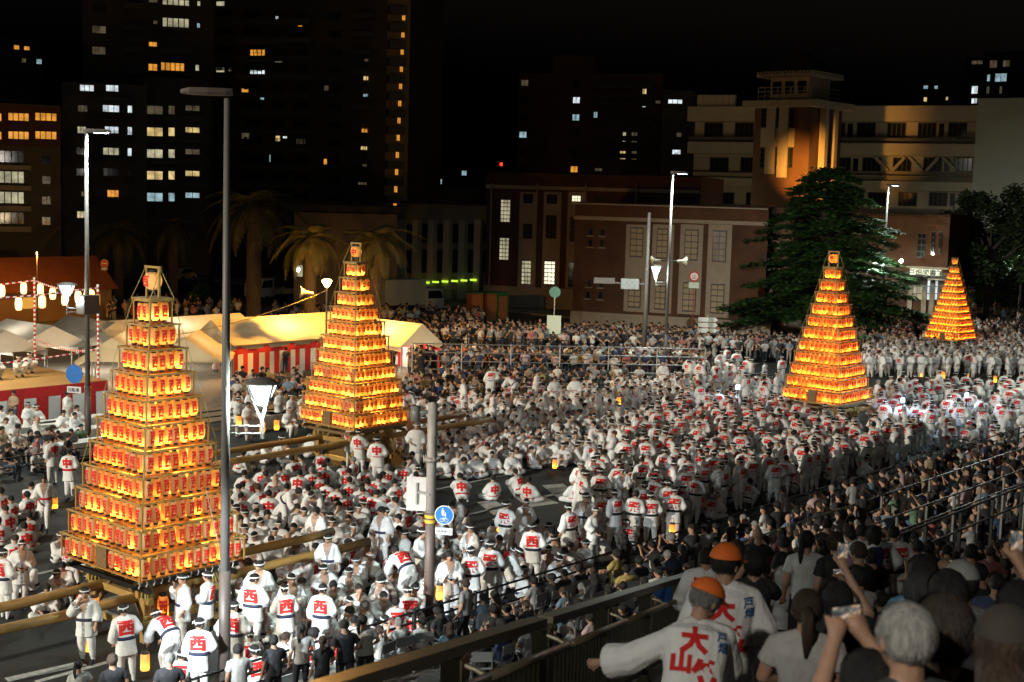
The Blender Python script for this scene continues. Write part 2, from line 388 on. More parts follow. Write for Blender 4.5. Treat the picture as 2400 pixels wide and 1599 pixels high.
def tower(label, c, sc, ch, big, poles, paper='y', detail=2, rotz=0, dimfrac=0.0, crown_h=.75, sx=.89, sy=.98):
    t = empty('lantern_tower', (c[0], c[1], 0), rotz, (sc * sx, sc * sy, sc))
    tag(t, label, 'lantern tower', 'festival lantern towers')
    lit = M_PAPER_LIT if paper == 'y' else M_PAPER_OR
    if detail == 2: LA = lantern_mesh('lantern', lit, True, False); LB = lantern_mesh('lantern', M_PAPER_DIM, False, False); 
    else: LA = lantern_mesh('lantern', lit, True, True, 12); LB = lantern_mesh('lantern', M_PAPER_DIM if paper == 'y' else lit, paper != 'y', True, 12)
    LAS = [LA, LA] + [lantern_mesh('lantern', lit, True, detail != 2, 12, None, f) for f in (M_FLAME_LO, M_FLAME_LO, M_FLAME_HI)]
    LBACK = lantern_mesh('lantern', lit, True, True, 10)
    LA0 = lantern_mesh('lantern', lit, True, True, 10, ch) if detail == 0 else None
    CR = crest_mesh(ch)
    ZT, DZ, NT = 7.62, .548, 11
    def rail(name, a, bb, wd, ht):
        a = Vector(a); bb = Vector(bb); o = link(name, U_BOX_WOOD, t); d = bb - a
        o.location = (a + bb) / 2; o.scale = (d.length, wd, ht); o.rotation_euler = (0, 0, math.atan2(d.y, d.x)); return o
    def post(name, x, y, z0, z1, wd):
        o = link(name, U_BOX_WOOD, t); o.location = (x, y, (z0 + z1) / 2); o.scale = (wd, wd, z1 - z0)
    for i in range(NT):
        n = i + 2; h = n * .127 + .02; z1 = ZT - i * DZ; z0 = z1 - DZ
        e = h + .05
        for s in (-1, 1):
            rail('tier_rail', (s * e, -e - .06, z1), (s * e, e + .06, z1), .036, .042)
            rail('tier_rail', (-e - .06, s * e, z1 + .004), (e + .06, s * e, z1 + .004), .036, .042)
            for s2 in (-1, 1): post('corner_post', s * e, s2 * e, z0, z1 - .022, .034)
        fl = MB(); wi = max(h - .26, .0)
        for (x0, x1, y0, y1) in ((-e, e, -e, -wi), (-e, e, wi, e), (-e, -wi, -wi, wi), (wi, e, -wi, wi)):
            if x1 - x0 > .01 and y1 - y0 > .01: fl.box(x0, x1, y0, y1, z0 + .026, z0 + .04)
        fl.build('tier_floor', M_SHELF, t)
        for face in range(4):
            gap = (i == NT - 1 and face == 0)
            for k in range(n):
                if gap and k in (5, 6): continue
                s = (k - (n - 1) / 2) * .254
                if gap: s = (k - (n - 1) / 2) * .225 + (.0 if k < 5 else 0)
                if i == NT - 1 and face == 0: s += -.1 if k < 5 else .1
                inr = h - .02
                p, yaw = (((-inr, -s, 0), -90), ((s, -inr, 0), 0), ((inr, s, 0), 90), ((-s, inr, 0), 180))[face]
                z = z0 + .055; yw = R(yaw) + rnd.uniform(-.28, .28); zz = rnd.uniform(-.006, .012)
                if face >= 2:
                    o = link('lantern', LBACK, t, (p[0], p[1], z + zz), yw); continue
                dim = rnd.random() < dimfrac * min(1, max(0, (i - 4) / 4)) * (1.25 if face == 1 else .7)
                me = LA0 if detail == 0 else (LB if dim else rnd.choice(LAS))
                o = link('lantern', me, t, (p[0], p[1], z + zz), yw)
                o.scale = (.98 + rnd.random() * .06,) * 2 + (.97 + rnd.random() * .05,)
                o.rotation_euler[0] = rnd.uniform(-.06, .06); o.rotation_euler[1] = rnd.uniform(-.06, .06)
                if detail == 2: link('rim', RIM, o); link('rim', RIM, o, (0, 0, .443))
                if detail >= 1: link('crest', CR, o)
    # crown: plate, two posts, crossbar, the big round lantern
    e = .36
    pl = MB(); pl.box(-e, e, -e, e, ZT + .03, ZT + .06); pl.build('top_plate', M_WOOD, t)
    for s in (-1, 1): post('crown_post', 0.0, s * .24, ZT + .06, ZT + crown_h, .05)
    rail('crown_bar', (0, -.31, ZT + crown_h), (0, .31, ZT + crown_h), .05, .05)
    g = MB(); k = .235
    g.lathe([(0, -.86 * k), (.42 * k, -.85 * k), (.72 * k, -.7 * k), (.93 * k, -.38 * k), (k, 0), (.93 * k, .38 * k), (.72 * k, .7 * k), (.42 * k, .85 * k), (0, .86 * k)], 20)
    if paper == 'y': g.ellip((0, 0, -.02), (.02, .02, .03), 6, 4, 1)
    else: g.ellip((0, 0, -.05), (.03, .03, .05), 6, 4, 1)
    zb = ZT + .06 + crown_h * .5
    bl = g.build('crown_lantern', [M_PAPER_DIM if paper == 'y' and detail == 2 else lit, M_FLAME], t, True, (0, 0, zb), R(-80) if detail < 2 else R(-100))
    vs, fs = text_geo(big, .05, 10, 6); cb = MB()
    def bigpt(v):
        z = v.y * .26; r = k * math.sqrt(max(.05, 1 - (z / k) ** 2 * .75)) + .006; a = v.x * .30 / k
        return (r * math.sin(a), -r * math.cos(a), z)
    cb.add([bigpt(v) for v in vs], fs); cb.build('crest', M_RED, bl, True)
    rm = MB(); rm.lathe([(0, -.025), (.1, -.025), (.1, .025), (0, .025)], 12); rm = rm.mesh('rim', M_BLACK); link('rim', rm, bl, (0, 0, .22)); link('rim', rm, bl, (0, 0, -.22))
    for s in (-1, 1):
        for s2 in (-1, 1):
            g = MB(); g.tube([(0, s * .29, ZT + crown_h - .02), (s2 * .2, s * .33, ZT + .35), (s2 * .37, s * .37, ZT + .04)], .01, 5); g.build('stay_rope', M_ROPE, t)
            pts = []
            for i in range(0, NT, 1):
                h = (i + 2) * .127 + .09; pts.append((s2 * h, s * h, ZT - i * DZ + .02))
            g = MB(); g.tube(pts[:8], .008, 4); g.build('stay_rope', M_ROPE, t)
    for zz in (1.95, 3.1, 4.3, 5.6): light('added_inner_fill', 'POINT', (0, 0, zz), (70 if zz < 5 else 30) * sc * sc, (1, .42, .07), t, .3)  # added fill lights standing in for what the lanterns throw inwards
    # base
    zd = ZT - NT * DZ
    d = MB(); d.box(-1.35, 1.35, -1.35, 1.35, zd - .1, zd - .03); d.build('deck', M_WOOD, t)
    d = MB()
    for s in (-1, 1): d.box(-1.62, 1.62, s * 1.32 - .05, s * 1.32 + .05, zd - .2, zd - .1); d.box(s * 1.32 - .05, s * 1.32 + .05, -1.62, 1.62, zd - .3, zd - .2)
    d.build('deck_edge', M_BLACK if detail == 2 else M_WOODD, t)
    for s in (-1, 1):
        for s2 in (-1, 1):
            o = link('leg', U_BOX_WOOD, t); o.location = (s * 1.0, s2 * 1.0, (zd - .2) / 2); o.scale = (.19, .19, zd - .2)
            g = MB(); n = 16
            for k in range(n):
                a = 2 * math.pi * k / n + rnd.random() * .2; r1 = .2 + rnd.random() * .07
                g.tube([(s + .05 * math.cos(a), s2 + .05 * math.sin(a), zd - .2), (s + .13 * math.cos(a), s2 + .13 * math.sin(a), zd - .3), (s + r1 * math.cos(a), s2 + r1 * math.sin(a), zd - .5 - rnd.random() * .08)], [.03, .035, .012], 5)
            g.build('straw_fringe', M_ROPE, t)
            g = MB()
            for q in range(6):
                z = .42 + q * .035 + rnd.random() * .01
                g.tube([(s + .135 * math.cos(a), s2 + .135 * math.sin(a), z + .03 * math.sin(a * 2 + q)) for a in [2 * math.pi * k / 10 for k in range(11)]], .016, 5)
            g.build('rope_lashing', M_ROPE, t)
        for z in (.28, .98):
            rail('cross_beam', (s * 1.0, -1.25, z), (s * 1.0, 1.25, z), .13, .16); rail('cross_beam', (-1.25, s * 1.0, z + .17), (1.25, s * 1.0, z + .17), .12, .14)
        g = MB(); g.bar((-1, s, .45), (-.25, s, zd - .25), .07, .09); g.bar((1, s, .45), (.25, s, zd - .25), .07, .09); g.build('brace', M_WOODD, t)
        g = MB(); g.bar((s, -1, .45), (s, -.25, zd - .25), .07, .09); g.bar((s, 1, .45), (s, .25, zd - .25), .07, .09); g.build('brace', M_WOODD, t)
    o = link('door_post', U_BOX_OLD, t); o.location = (-1.5, 0, zd + .28); o.scale = (.12, .42, .55)
    dr = MB(); dr.lathe([(0, -.32), (.26, -.3), (.33, 0), (.26, .3), (0, .32)], 14, (0.2, .1, .62), axis='y'); dr.build('drum', nmat('drum_body', (.16, .04, .015), .4), t, True)
    for (yy, xa, xb) in poles:
        g = MB(); nseg = 14; pts = [(xa + (xb - xa) * q / nseg, yy + .015 * math.sin(q * 1.9), .98 + .012 * math.sin(q * 2.3)) for q in range(nseg + 1)]
        g.tube(pts, [.115 + .008 * math.sin(q * 2.7 + yy) for q in range(nseg + 1)], 12)
        g.build('carrying_pole', M_POLE, t, True)
    if detail == 2:
        hl = link('hanging_lantern', lantern_mesh('hanging_lantern', M_PAPER_OR, True, True), t, (-.62, -1.2, .45), R(-35), 1.35); link('crest', CR, hl)
        g = MB(); A = Vector((.55, -1.35, 3.4)); B = Vector((1.05, -1.75, .9)); g.tube([A, A.lerp(B, .5) + Vector((0, 0, -.08)), B], .014, 5); g.build('pull_rope', M_WROPE, t)
        g = MB(); g.tube([(0, -1.4, zd - .03), (.03, -1.43, zd - .1), (-.01, -1.42, zd - .18)], .014, 4); kn = g.mesh('paper_knot', M_WROPE)
        for k in range(14): link('paper_knot', kn, t, (-1.5 + k * .22, 0, 0))
    return t
tower('tall lantern tower with red west character, some of its lanterns gone dark', (18.3, 26.45), 1.0, '西', '西', [(-.72, -9, 7.0), (.72, -9, 7.0)], 'y', 2, 0, .55)
tower('lantern tower with red middle character lanterns in front of white tents', (34.75, 37.4), .985, '中', '中', [(-.8, -8, 8.0), (.8, -8, 8.0)], 'y', 1, 0, .12)
tower('deep orange lantern tower tilting slightly in front of the big cedar', (54.9, 28.4), .965, '飛', '飛', [(-.8, -4.6, 7.0), (.8, -4.6, 7.0)], 'o', 1, 0, 0, sx=.92, sy=.94)
tower('smallest lantern tower, by the brick entrance, ringed by standing white-robed youngsters', (89.2, 37.2), .80, '天', '天', [(-.8, -7, 7.0), (.8, -7, 7.0)], 'o', 0, R(-4), 0, sx=.94)
# ------------------------------------------------------------------ buildings round the square
W_WHITE = window_mat('lit_room_white', (.85, .95, 1.0), 1.1)
W_YEL = window_mat('lit_room_yellow', (1, .72, .28), .85)
W_ORG = window_mat('lit_room_orange', (1, .40, .05), .9, .5)
W_PALE = window_mat('lit_room_pale', (.95, .88, .55), .55)
W_DIM = window_mat('lit_room_dim', (.9, .7, .4), .10)
W_CYAN = window_mat('lit_room_cyan', (.6, .9, 1), .55)
W_BRIGHT = window_mat('lit_room_bright', (1, .93, .65), 1.6, .6)
W_BLIND = nmat('drawn_blind', (.34, .29, .20), .9, noise=.1, nscale=2)
M_MUNT = nmat('dark_window_frame', (.018, .017, .016), .5)
M_STONE = nmat('pale_stone', (.30, .26, .21), .85, noise=.15, nscale=1.5)
M_BRICK = brick_mat('brown_brick', (.085, .036, .015), (.07, .027, .011), (.07, .05, .033), 1.0)
M_BRICKD = brick_mat('dark_red_brick', (.075, .028, .02), (.06, .023, .017), (.06, .04, .035), 1.0)
M_TILE = nmat('dark_wall_tile', (.075, .066, .052), .8, noise=.2, nscale=.7)
M_TILE2 = nmat('grey_wall_tile', (.10, .095, .085), .8, noise=.2, nscale=.6)
M_TILER = nmat('reddish_wall_tile', (.10, .045, .03), .8, noise=.2, nscale=.6)
M_CREAM = nmat('cream_wall_paint', (.42, .38, .29), .85, noise=.12, nscale=.5)
M_GREYG = nmat('pale_green_grey_wall', (.40, .44, .40), .85, noise=.12, nscale=.4)
M_ROOF = nmat('dark_roof', (.03, .028, .026), .8)

def unit_window(nx, ny, name='window'):
    b = MB(); t = .05
    b.box(-.5, .5, -.06, 0, -.5, -.5 + t); b.box(-.5, .5, -.06, 0, .5 - t, .5); b.box(-.5, -.5 + t * .8, -.06, 0, -.5 + t, .5 - t); b.box(.5 - t * .8, .5, -.06, 0, -.5 + t, .5 - t)
    for k in range(1, nx): b.box(-.5 + k / nx - .02, -.5 + k / nx + .02, -.05, 0, -.5 + t, .5 - t)
    for k in range(1, ny): b.box(-.46, .46, -.055, 0, -.5 + k / ny - .016, -.5 + k / ny + .016)
    return b.mesh(name, M_MUNT)
UW = {}
def pane_mesh(mat):
    key = ('pane', mat.name)
    if key not in UW:
        b = MB(); b.quad((-.5, -.02, -.5), (.5, -.02, -.5), (.5, -.02, .5), (-.5, -.02, .5)); UW[key] = b.mesh('pane', mat)
    return UW[key]
class Bld:
    def __init__(s, name, label, xl, xr, dl, dr, ytop, depth, mat, cat='building', group=None, ybase=None, wall=True):
        ym = (max(ytop, 0) + 600) / 2; A = ray(xl, ym); A.z = 0; A = A.normalized() * dl; B = ray(xr, ym); B.z = 0; B = B.normalized() * dr
        s.A, s.B = A, B; d = (B - A); s.L = d.length; s.x = d.normalized(); s.n = Vector((s.x.y, -s.x.x, 0))   # n points to the camera side
        if s.n.dot(A) > 0: s.n = -s.n
        s.rot = math.atan2(s.x.y, s.x.x)
        s.e = empty(name, A, s.rot); tag(s.e, label, cat, group)
        s.H = s.sz((xl + xr) / 2, ytop)[1]; s.depth = depth; s.mat = mat
        if wall: s.box('wall', 0, s.L, 0, depth, 0, s.H, mat)
    def sz(s, x, y):
        P = atplane(x, y, s.A, s.n); return ((P - s.A).dot(s.x), P.z)
    def box(s, name, x0, x1, y0, y1, z0, z1, mat, parent=None):
        b = MB(); b.box(x0, x1, y0, y1, z0, z1); return b.build(name, mat, parent or s.e)
    def pbox(s, name, r, y0, y1, mat, clampz=False):
        (a, z1), (c, z0) = s.sz(r[0], r[1]), s.sz(r[2], r[3]); z0 = max(z0, 0)
        return s.box(name, min(a, c), max(a, c), y0, y1, min(z0, z1), max(z0, z1), mat)
    def win(s, r, mat, nx=2, ny=1, y=0.0):
        m = ((r[0] + r[2]) / 2, (r[1] + r[3]) / 2); c = s.sz(*m); w2 = abs(s.sz(r[2], m[1])[0] - s.sz(r[0], m[1])[0]); h2 = abs(s.sz(m[0], r[1])[1] - s.sz(m[0], r[3])[1])
        key = (nx, ny)
        if key not in UW: UW[key] = unit_window(nx, ny)
        o = link('window', UW[key], s.e, (c[0], y, c[1]), 0, (w2, 1.0, h2)); link('pane', pane_mesh(mat), o); return o
def C1(l): return [(a / 2.941, b_ / 2.941, c / 2.941, d / 2.941) for a, b_, c, d in l]
def CO(l, ox, oy, k): return [(ox + a / k, oy + b_ / k, ox + c / k, oy + d / k) for a, b_, c, d in l]

# --- high-rise flats behind the palms
B = Bld('apartment_tower', 'dark high-rise apartment tower with bowed balcony windows, tallest of the buildings', 195, 500, 168, 168, -70, 22, M_TILE)
for r, m in zip(C1([(1115, -2, 1310, 38), (1115, 125, 1308, 190), (1105, 432, 1275, 490), (1022, 440, 1085, 490), (1025, 290, 1083, 322), (1360, 8, 1380, 42), (1358, 160, 1378, 193), (1347, 447, 1372, 490), (1025, -5, 1087, 18), (633, 178, 733, 232), (633, 322, 730, 378), (1058, 143, 1085, 167)]),
                [W_PALE, W_PALE, W_ORG, W_ORG, W_ORG, W_PALE, W_CYAN, W_PALE, W_DIM, W_DIM, W_DIM, W_DIM]): B.win(r, m, 5 if r[2] - r[0] > 45 else 2, 1)
for r in C1([(1105, 280, 1310, 345), (633, 30, 733, 90), (870, 140, 985, 180), (870, 285, 985, 325), (870, 435, 985, 470), (870, 0, 985, 15)]): B.win(r, M_GLASSD, 4, 1)
for y in (45, 95, 148, 200): B.pbox('balcony', (290 + 85, y + 20, 290 + 162, y + 32), -1.2, 0, M_TILE2)
for y in (8, 60, 110, 160): B.pbox('balcony', (290, y, 335, y + 16), -1.0, 0, M_TILE2)
B = Bld('apartment_block', 'lower stepped apartment wing with lit white rooms beneath the high-rise', 146, 345, 150, 150, 196, 14, M_TILE2)
for r, m in zip(C1([(548, 585, 650, 630), (728, 587, 818, 632), (535, 725, 603, 772), (705, 725, 825, 774), (880, 727, 910, 780), (533, 872, 593, 920), (720, 872, 820, 920), (880, 874, 910, 932), (708, 1018, 823, 1070), (880, 1020, 907, 1078), (738, 1310, 820, 1360), (530, 1455, 598, 1505), (560, 1320, 600, 1355)]),
                [W_WHITE, W_WHITE, W_DIM, W_WHITE, W_WHITE, W_PALE, W_WHITE, W_WHITE, W_PALE, W_WHITE, W_ORG, W_PALE, W_DIM]): B.win(r, m, 3, 1)
for r in C1([(525, 1015, 610, 1070), (525, 1160, 600, 1215), (710, 1160, 820, 1215), (873, 1165, 905, 1220)]): B.win(r, M_GLASSD, 3, 1)
for y in (218, 266, 316, 365, 415, 462): B.pbox('balcony', (205, y, 312, y + 17), -1.3, 0, M_TILE)
B = Bld('apartment_block', 'middle apartment wing with a column of yellow lit rooms over palms', 335, 492, 158, 158, 182, 9, M_TILE)
for i, y in enumerate((728, 878, 1028, 1178, 1328)):
    m = (W_DIM, W_YEL, W_PALE, W_YEL, W_CYAN)[i]
    for (a, c) in ((1010, 1125), (1160, 1205), (1275, 1378)):
        B.win(C1([(a, y, c, y + 63 if c < 1300 else y + 38)])[0], m if not (i == 2 and a > 1200) else W_DIM, 2 if c - a > 60 else 1, 1)
for y in (792, 945, 1095, 1245): B.pbox('balcony', C1([(985, y, 1400, y + 42)])[0], -1.1, 0, M_TILE2)
B = Bld('apartment_tower', 'wide dark wing of the high-rise with scattered balcony lights', 490, 905, 175, 165, -70, 20, M_TILE)
for r, m in zip(C1([(1490, 462, 1550, 500), (1722, 340, 1830, 408), (1720, 482, 1830, 550), (1665, 608, 1715, 675), (1795, 640, 1822, 690), (1893, 395, 1948, 430), (1900, 112, 1920, 145), (2055, 160, 2085, 185), (1900, 935, 1932, 977), (1950, 940, 1980, 955), (2040, 955, 2110, 995), (1490, 10, 1550, 42), (1665, 895, 1720, 960), (1575, 470, 1597, 490), (2235, 590, 2268, 628), (2232, 1095, 2255, 1135), (1858, 1065, 1866, 1120)]),
                [W_PALE, W_ORG, W_WHITE, W_ORG, W_CYAN, W_PALE, W_WHITE, W_ORG, W_YEL, W_WHITE, W_DIM, W_PALE, W_DIM, W_PALE, W_DIM, W_ORG, W_CYAN]): B.win(r, m, 4 if r[2] - r[0] > 30 else 1, 1)
for r, m in zip(CO([(150, 525, 248, 555), (150, 648, 210, 668), (137, 888, 235, 915), (133, 1010, 203, 1035), (145, 1130, 185, 1150), (113, 1250, 195, 1275), (160, 405, 210, 425)], 800, 0, 2.941), [W_YEL, W_CYAN, W_ORG, W_YEL, W_DIM, W_DIM, W_DIM]): B.win(r, m, 4, 1)
for i in range(11):
    y = 22 + i * 42.5
    for (xa, xb) in ((508, 545), (572, 615), (640, 668), (690, 722), (770, 800)):
        B.win((xa, y + (xa - 500) * .03, xb, y + 16 + (xa - 500) * .03), M_GLASSD, 3, 1)
    B.pbox('balcony', (560, y + 26, 735, y + 38), -1.3, 0, M_TILE2)
    B.pbox('balcony', (838, y + 12, 885, y + 24), -1.5, 0, M_TILE2)
B = Bld('stair_tower', 'rounded end tower of the high-rise lit amber with slit windows', 904, 957, 160, 161, -70, 8, nmat('tile_with_amber_light', (.26, .19, .11), .8, noise=.2, nscale=.8))  # sodium light on this end is put into the tile colour
for i in range(12):
    x = 951 - i * 2.0 * .93; y = 25 + i * 40.3
    B.win((x - 9, y, x - 1, y + 24), W_ORG, 2, 1); B.box('slab', 0, 2.0, -.9, 0, B.sz(905, y)[1] - .4, B.sz(905, y)[1] + .5, M_TILE2)
# --- far left
B = Bld('office_building', 'low office building with orange curtained windows on its upper floors', -40, 143, 128, 128, 244, 12, M_TILE2)
B.pbox('wall', (-40, 244, 143, 345), -.15, 0, M_TILER)
for y in (265, 308):
    for (a, c) in ((-40, 5), (18, 69), (81, 134)): B.win((a, y, c, y + 19), W_ORG, 4, 1, -.15)
for i, y in enumerate((353, 401, 449, 497)):
    B.win((-5, y, 58, y + 29), (M_GLASSD, W_PALE, W_PALE, M_GLASSD)[i], 4, 1); B.win((98, y + 11, 119, y + 31), W_DIM if i else M_GLASSD, 2, 1)
    B.pbox('balcony', (-40, y + 32, 73, y + 46), -1.3, 0, M_CREAM)
B = Bld('apartment_block', 'distant dark block with two small amber windows above the orange-windowed office', -30, 98, 210, 210, 90, 12, M_TILE)
for r, m in zip(C1([(95, 312, 133, 343), (165, 320, 205, 347), (250, 408, 288, 443), (150, 402, 180, 432)]), [W_ORG, W_ORG, W_CYAN, W_DIM]): B.win(r, m, 2, 1)
# --- distant low houses in the gap
for (xl, xr, d, yt, ws) in ((942, 1075, 240, 392, [(946, 400, 960, 416), (1006, 420, 1014, 430), (1026, 420, 1036, 432)]), (1072, 1210, 230, 396, [(1052 + 30, 400, 1064 + 30, 412)]), (950, 1125, 205, 437, [(980, 470, 995, 478), (1000, 440, 1010, 452)])):
    B = Bld('apartment_house', {942: 'distant low flats with small white windows beside the amber stair tower', 1072: 'distant grey block carrying a red beacon light', 950: 'low dark house front left of the brick hall roof'}[xl], xl, xr, d, d, yt, 10, M_TILE2)
    for r in ws: B.win(r, W_CYAN, 2, 1)
    if xl == 1072:
        c = B.sz(1175, 385); b = MB(); b.tube([(c[0], 1, B.H), (c[0], 1, c[1])], .08, 6); b.ellip((c[0], 1, c[1]), (.25, .25, .3), 8, 6, 1); b.build('beacon', [M_DARKM, nmat('beacon_red', (.5, 0, 0), .5, emit=(1, .02, .01), estr=5)], B.e)
B = Bld('apartment_block', 'dark brown apartment block with small square windows and roof hut', 1211, 1545, 195, 190, 172, 16, M_TILER)
B.pbox('roof_hut', (1292, 128, 1385, 172), 1, 6, M_TILER)
for j, (a, c) in enumerate(((1238, 1290), (1600, 1650))):
    for i in range(6):
        lit = {(0, 0): W_DIM, (0, 3): W_CYAN, (1, 1): W_WHITE, (1, 2): W_CYAN, (1, 5): W_ORG}.get((j, i), M_GLASSD)
        B.win(CO([(a - i * 4, 550 + i * 119, c - i * 4, 595 + i * 119)], 800, 0, 2.941)[0], lit, 2, 1)
for r, m in zip(CO([(1740, 770, 1765, 825), (1940, 910, 1962, 980), (2000, 910, 2040, 985), (1920, 1040, 1960, 1100), (2000, 1040, 2036, 1105), (2076, 612, 2104, 650), (2076, 715, 2100, 740), (1745, 1160, 1800, 1180)], 800, 0, 2.941), [W_CYAN, W_PALE, W_DIM, W_YEL, W_DIM, W_YEL, W_WHITE, W_DIM]): B.win(r, m, 2, 1)
for i in range(5): B.pbox('balcony', (1395, 195 + i * 41, 1535, 209 + i * 41), -1.2, 0, M_TILE)
B = Bld('office_building', 'plain dark office slab with one lit white strip behind tall lamp', 1546, 1625, 185, 185, 212, 12, M_TILE2)
for r, m in zip(CO([(2165, 695, 2200, 714), (2250, 686, 2353, 716), (2280, 1032, 2340, 1065), (2310, 915, 2345, 945)], 800, 0, 2.941), [W_DIM, W_WHITE, W_WHITE, W_DIM]): B.win(r, m, 3, 1)
B = Bld('apartment_block', 'distant flats with bluish windows above the white school building', 2130, 2560, 250, 240, 176, 14, M_TILE2)
B.pbox('wall', (2318, 126, 2560, 300), -2, 0, M_TILE); B.pbox('wall', (2270, 136, 2320, 300), -1, 0, M_TILE)
for r, m in zip(CO([(1660, 590, 1692, 614), (1735, 592, 1760, 614), (1662, 670, 1685, 702), (1950, 592, 1995, 652), (2005, 595, 2050, 652), (2180, 512, 2265, 572), (2128, 520, 2148, 570), (2005, 680, 2045, 718), (2145, 422, 2198, 478), (2236, 422, 2285, 470), (2005, 422, 2085, 448), (1815, 668, 1830, 692), (2123, 600, 2143, 655), (2212, 600, 2230, 655)], 1600, 0, 2.941), [W_CYAN, W_CYAN, W_YEL, W_WHITE, W_WHITE, W_CYAN, W_CYAN, W_WHITE, W_DIM, W_DIM, W_DIM, W_YEL, W_DIM, W_DIM]): B.win(r, m, 2, 1, -2.0 if r[0] > 2318 else (-1.0 if r[0] > 2270 else 0))

# --- long white building behind the clock tower
B = Bld('school_building', 'long cream four-storey building with recessed window bands and grey gable end', 1612, 2296, 156, 148, 250, 14, M_CREAM, wall=False)
B.box('wall', 0, B.L, 1.6, 14, 0, B.H, M_CREAM)
for i in range(4):
    y = 250 + i * 82.3
    B.pbox('parapet', (1612, y, 2296, y + 35), 0, 1.6, M_CREAM); B.pbox('floor_slab', (1612, y + 70, 2296, y + 82), .3, 1.6, M_TILE2)
    if i < 3:
        for k in range(9):
            xa = 1640 + k * 72 + (i * 13) % 30
            B.win((xa, y + 36, xa + 44, y + 69), M_GLASSD, 4, 1, 1.55)
            if k % 3 == 1: B.win((xa + 50, y + 38, xa + 62, y + 69), M_GLASSD, 1, 2, 1.55)
B.pbox('gable_wall', (2296, 232, 2480, 560), -1, 12, M_GREYG)
for k in range(6): B.pbox('roof_panel', (1631 + k * 15, 222, 1644 + k * 15, 249), .5, 1, M_CREAM)
for k in range(5):
    a = B.sz(2045 + k * 40, 400 if k % 2 else 368); c = B.sz(2075 + k * 40, 368 if k % 2 else 400)
    b = MB(); b.bar((a[0], 1.3, a[1]), (c[0], 1.3, c[1]), .3, .3); b.build('brace', M_CREAM, B.e)
# --- brick hall
B = Bld('brick_hall', 'dark red brick wing with tall lit multi-pane windows beside the palms', 1140, 1640, 122, 118, 408, 16, M_BRICKD)
k3 = lambda l: CO(l, 1100, 380, 3.363)
for r, m, ny in zip(k3([(248, 290, 325, 480), (238, 590, 313, 778), (413, 770, 488, 970), (590, 775, 677, 970), (810, 265, 880, 312), (428, 250, 503, 325), (612, 255, 693, 330), (425, 485, 497, 605), (605, 418, 688, 605), (795, 430, 840, 630), (780, 790, 832, 990), (990, 265, 1065, 310), (1395, 275, 1470, 315)]),
                [W_PALE, W_PALE, W_PALE, W_BRIGHT, W_BRIGHT] + [M_GLASSD] * 8, [6, 6, 6, 6, 2, 3, 3, 4, 6, 6, 6, 2, 2]): B.win(r, m, 3, ny, -.05)
for (a, c) in ((400, 515), (590, 705), (780, 900)): B.pbox('stone_panel', k3([(a, 235, c, 1000)])[0], -.03, 0, M_STONE)
B.pbox('cornice', (1136, 404, 1640, 416), -.5, 0, M_STONE); B.pbox('stone_course', (1140, 441, 1640, 446), -.25, 0, M_STONE)
B.pbox('plinth', (1135, 668, 1350, 760), -.3, 0, M_STONE)
for x in (1155, 1262, 1375, 1493): 
    a = B.sz(x, 430); c = B.sz(x - 7, 672); b = MB(); b.tube([(a[0], -.35, a[1]), (a[0], -.35, c[1])], .07, 6); b.build('drain_pipe', M_STONE, B.e)
B = Bld('brick_hall', 'brown brick hall front with four tall stone-framed windows per floor', 1347, 1800, 107, 103.5, 480, 13, M_BRICK)
for (a, c, e) in ((1240, 1395, 1165), (1448, 1590, 1175), (1668, 1818, 1185), (1888, 2042, 1210)): B.pbox('stone_panel', k3([(a, 490, c, e + 20)])[0], -.05, 0, M_STONE)
for i, (a, c) in enumerate(((1270, 1370), (1480, 1565), (1698, 1803), (1918, 2025))):
    B.win(k3([(a, 513 + i * 8, c, 750 + i * 13)])[0], W_BLIND if i < 3 else W_DIM, 2, 5, -.08); B.win(k3([(a - 15, 918 + i * 14, c - 18, 1148 + i * 16)])[0], W_BLIND, 2, 5, -.08)
for r in k3([(945, 528, 972, 575), (1037, 530, 1068, 578), (940, 610, 970, 665), (1030, 612, 1062, 668), (930, 930, 958, 980), (1022, 935, 1052, 985), (922, 1018, 952, 1072), (1018, 1022, 1050, 1078)]):
    B.win(r, M_GLASSD, 1, 1, -.02); B.pbox('sill', (r[0] - 4, r[3] + 1, r[2] + 4, r[3] + 4), -.2, 0, M_STONE)
B.pbox('cornice', (1343, 478, 1803, 489), -.55, 0, M_STONE); B.pbox('stone_course', (1346, 514, 1801, 521), -.2, 0, M_STONE)
B.pbox('plinth', (1340, 728, 1806, 800), -.35, 0, M_STONE)
HALL = B
# right part of the hall with the entrance, beyond the cedar
B = Bld('brick_hall', 'brick hall entrance wing with lit tall windows and pale sign board', 1985, 2225, 118, 116, 500, 9, M_BRICK)
for (a, c, y0, y1) in ((2150, 2170, 545, 605), (2182, 2192, 542, 600), (2200, 2208, 542, 598)): B.win((a, y0, c, y1), M_GLASSD, 2, 4, -.05)
for (a, c, m) in ((2140, 2150, W_PALE), (2172, 2180, W_WHITE), (2190, 2198, W_WHITE), (2150, 2163, W_PALE), (2206, 2212, W_DIM)): B.win((a, 655, c, 705), m, 1, 3, -.05)
for x in (2132, 2165, 2183, 2201, 2213): B.pbox('pilaster', (x, 640, x + 5, 745), -.25, 0, M_STONE)
B.pbox('cornice', (1980, 500, 2230, 508), -.5, 0, M_STONE); B.pbox('stone_course', (1984, 620, 2225, 628), -.3, 0, M_STONE)
sg = B.pbox('sign_board', (2148, 627, 2220, 645), -2.2, -2.05, nmat('pale_green_board', (.55, .66, .6), .5, emit=(.6, .85, .75), estr=.12))
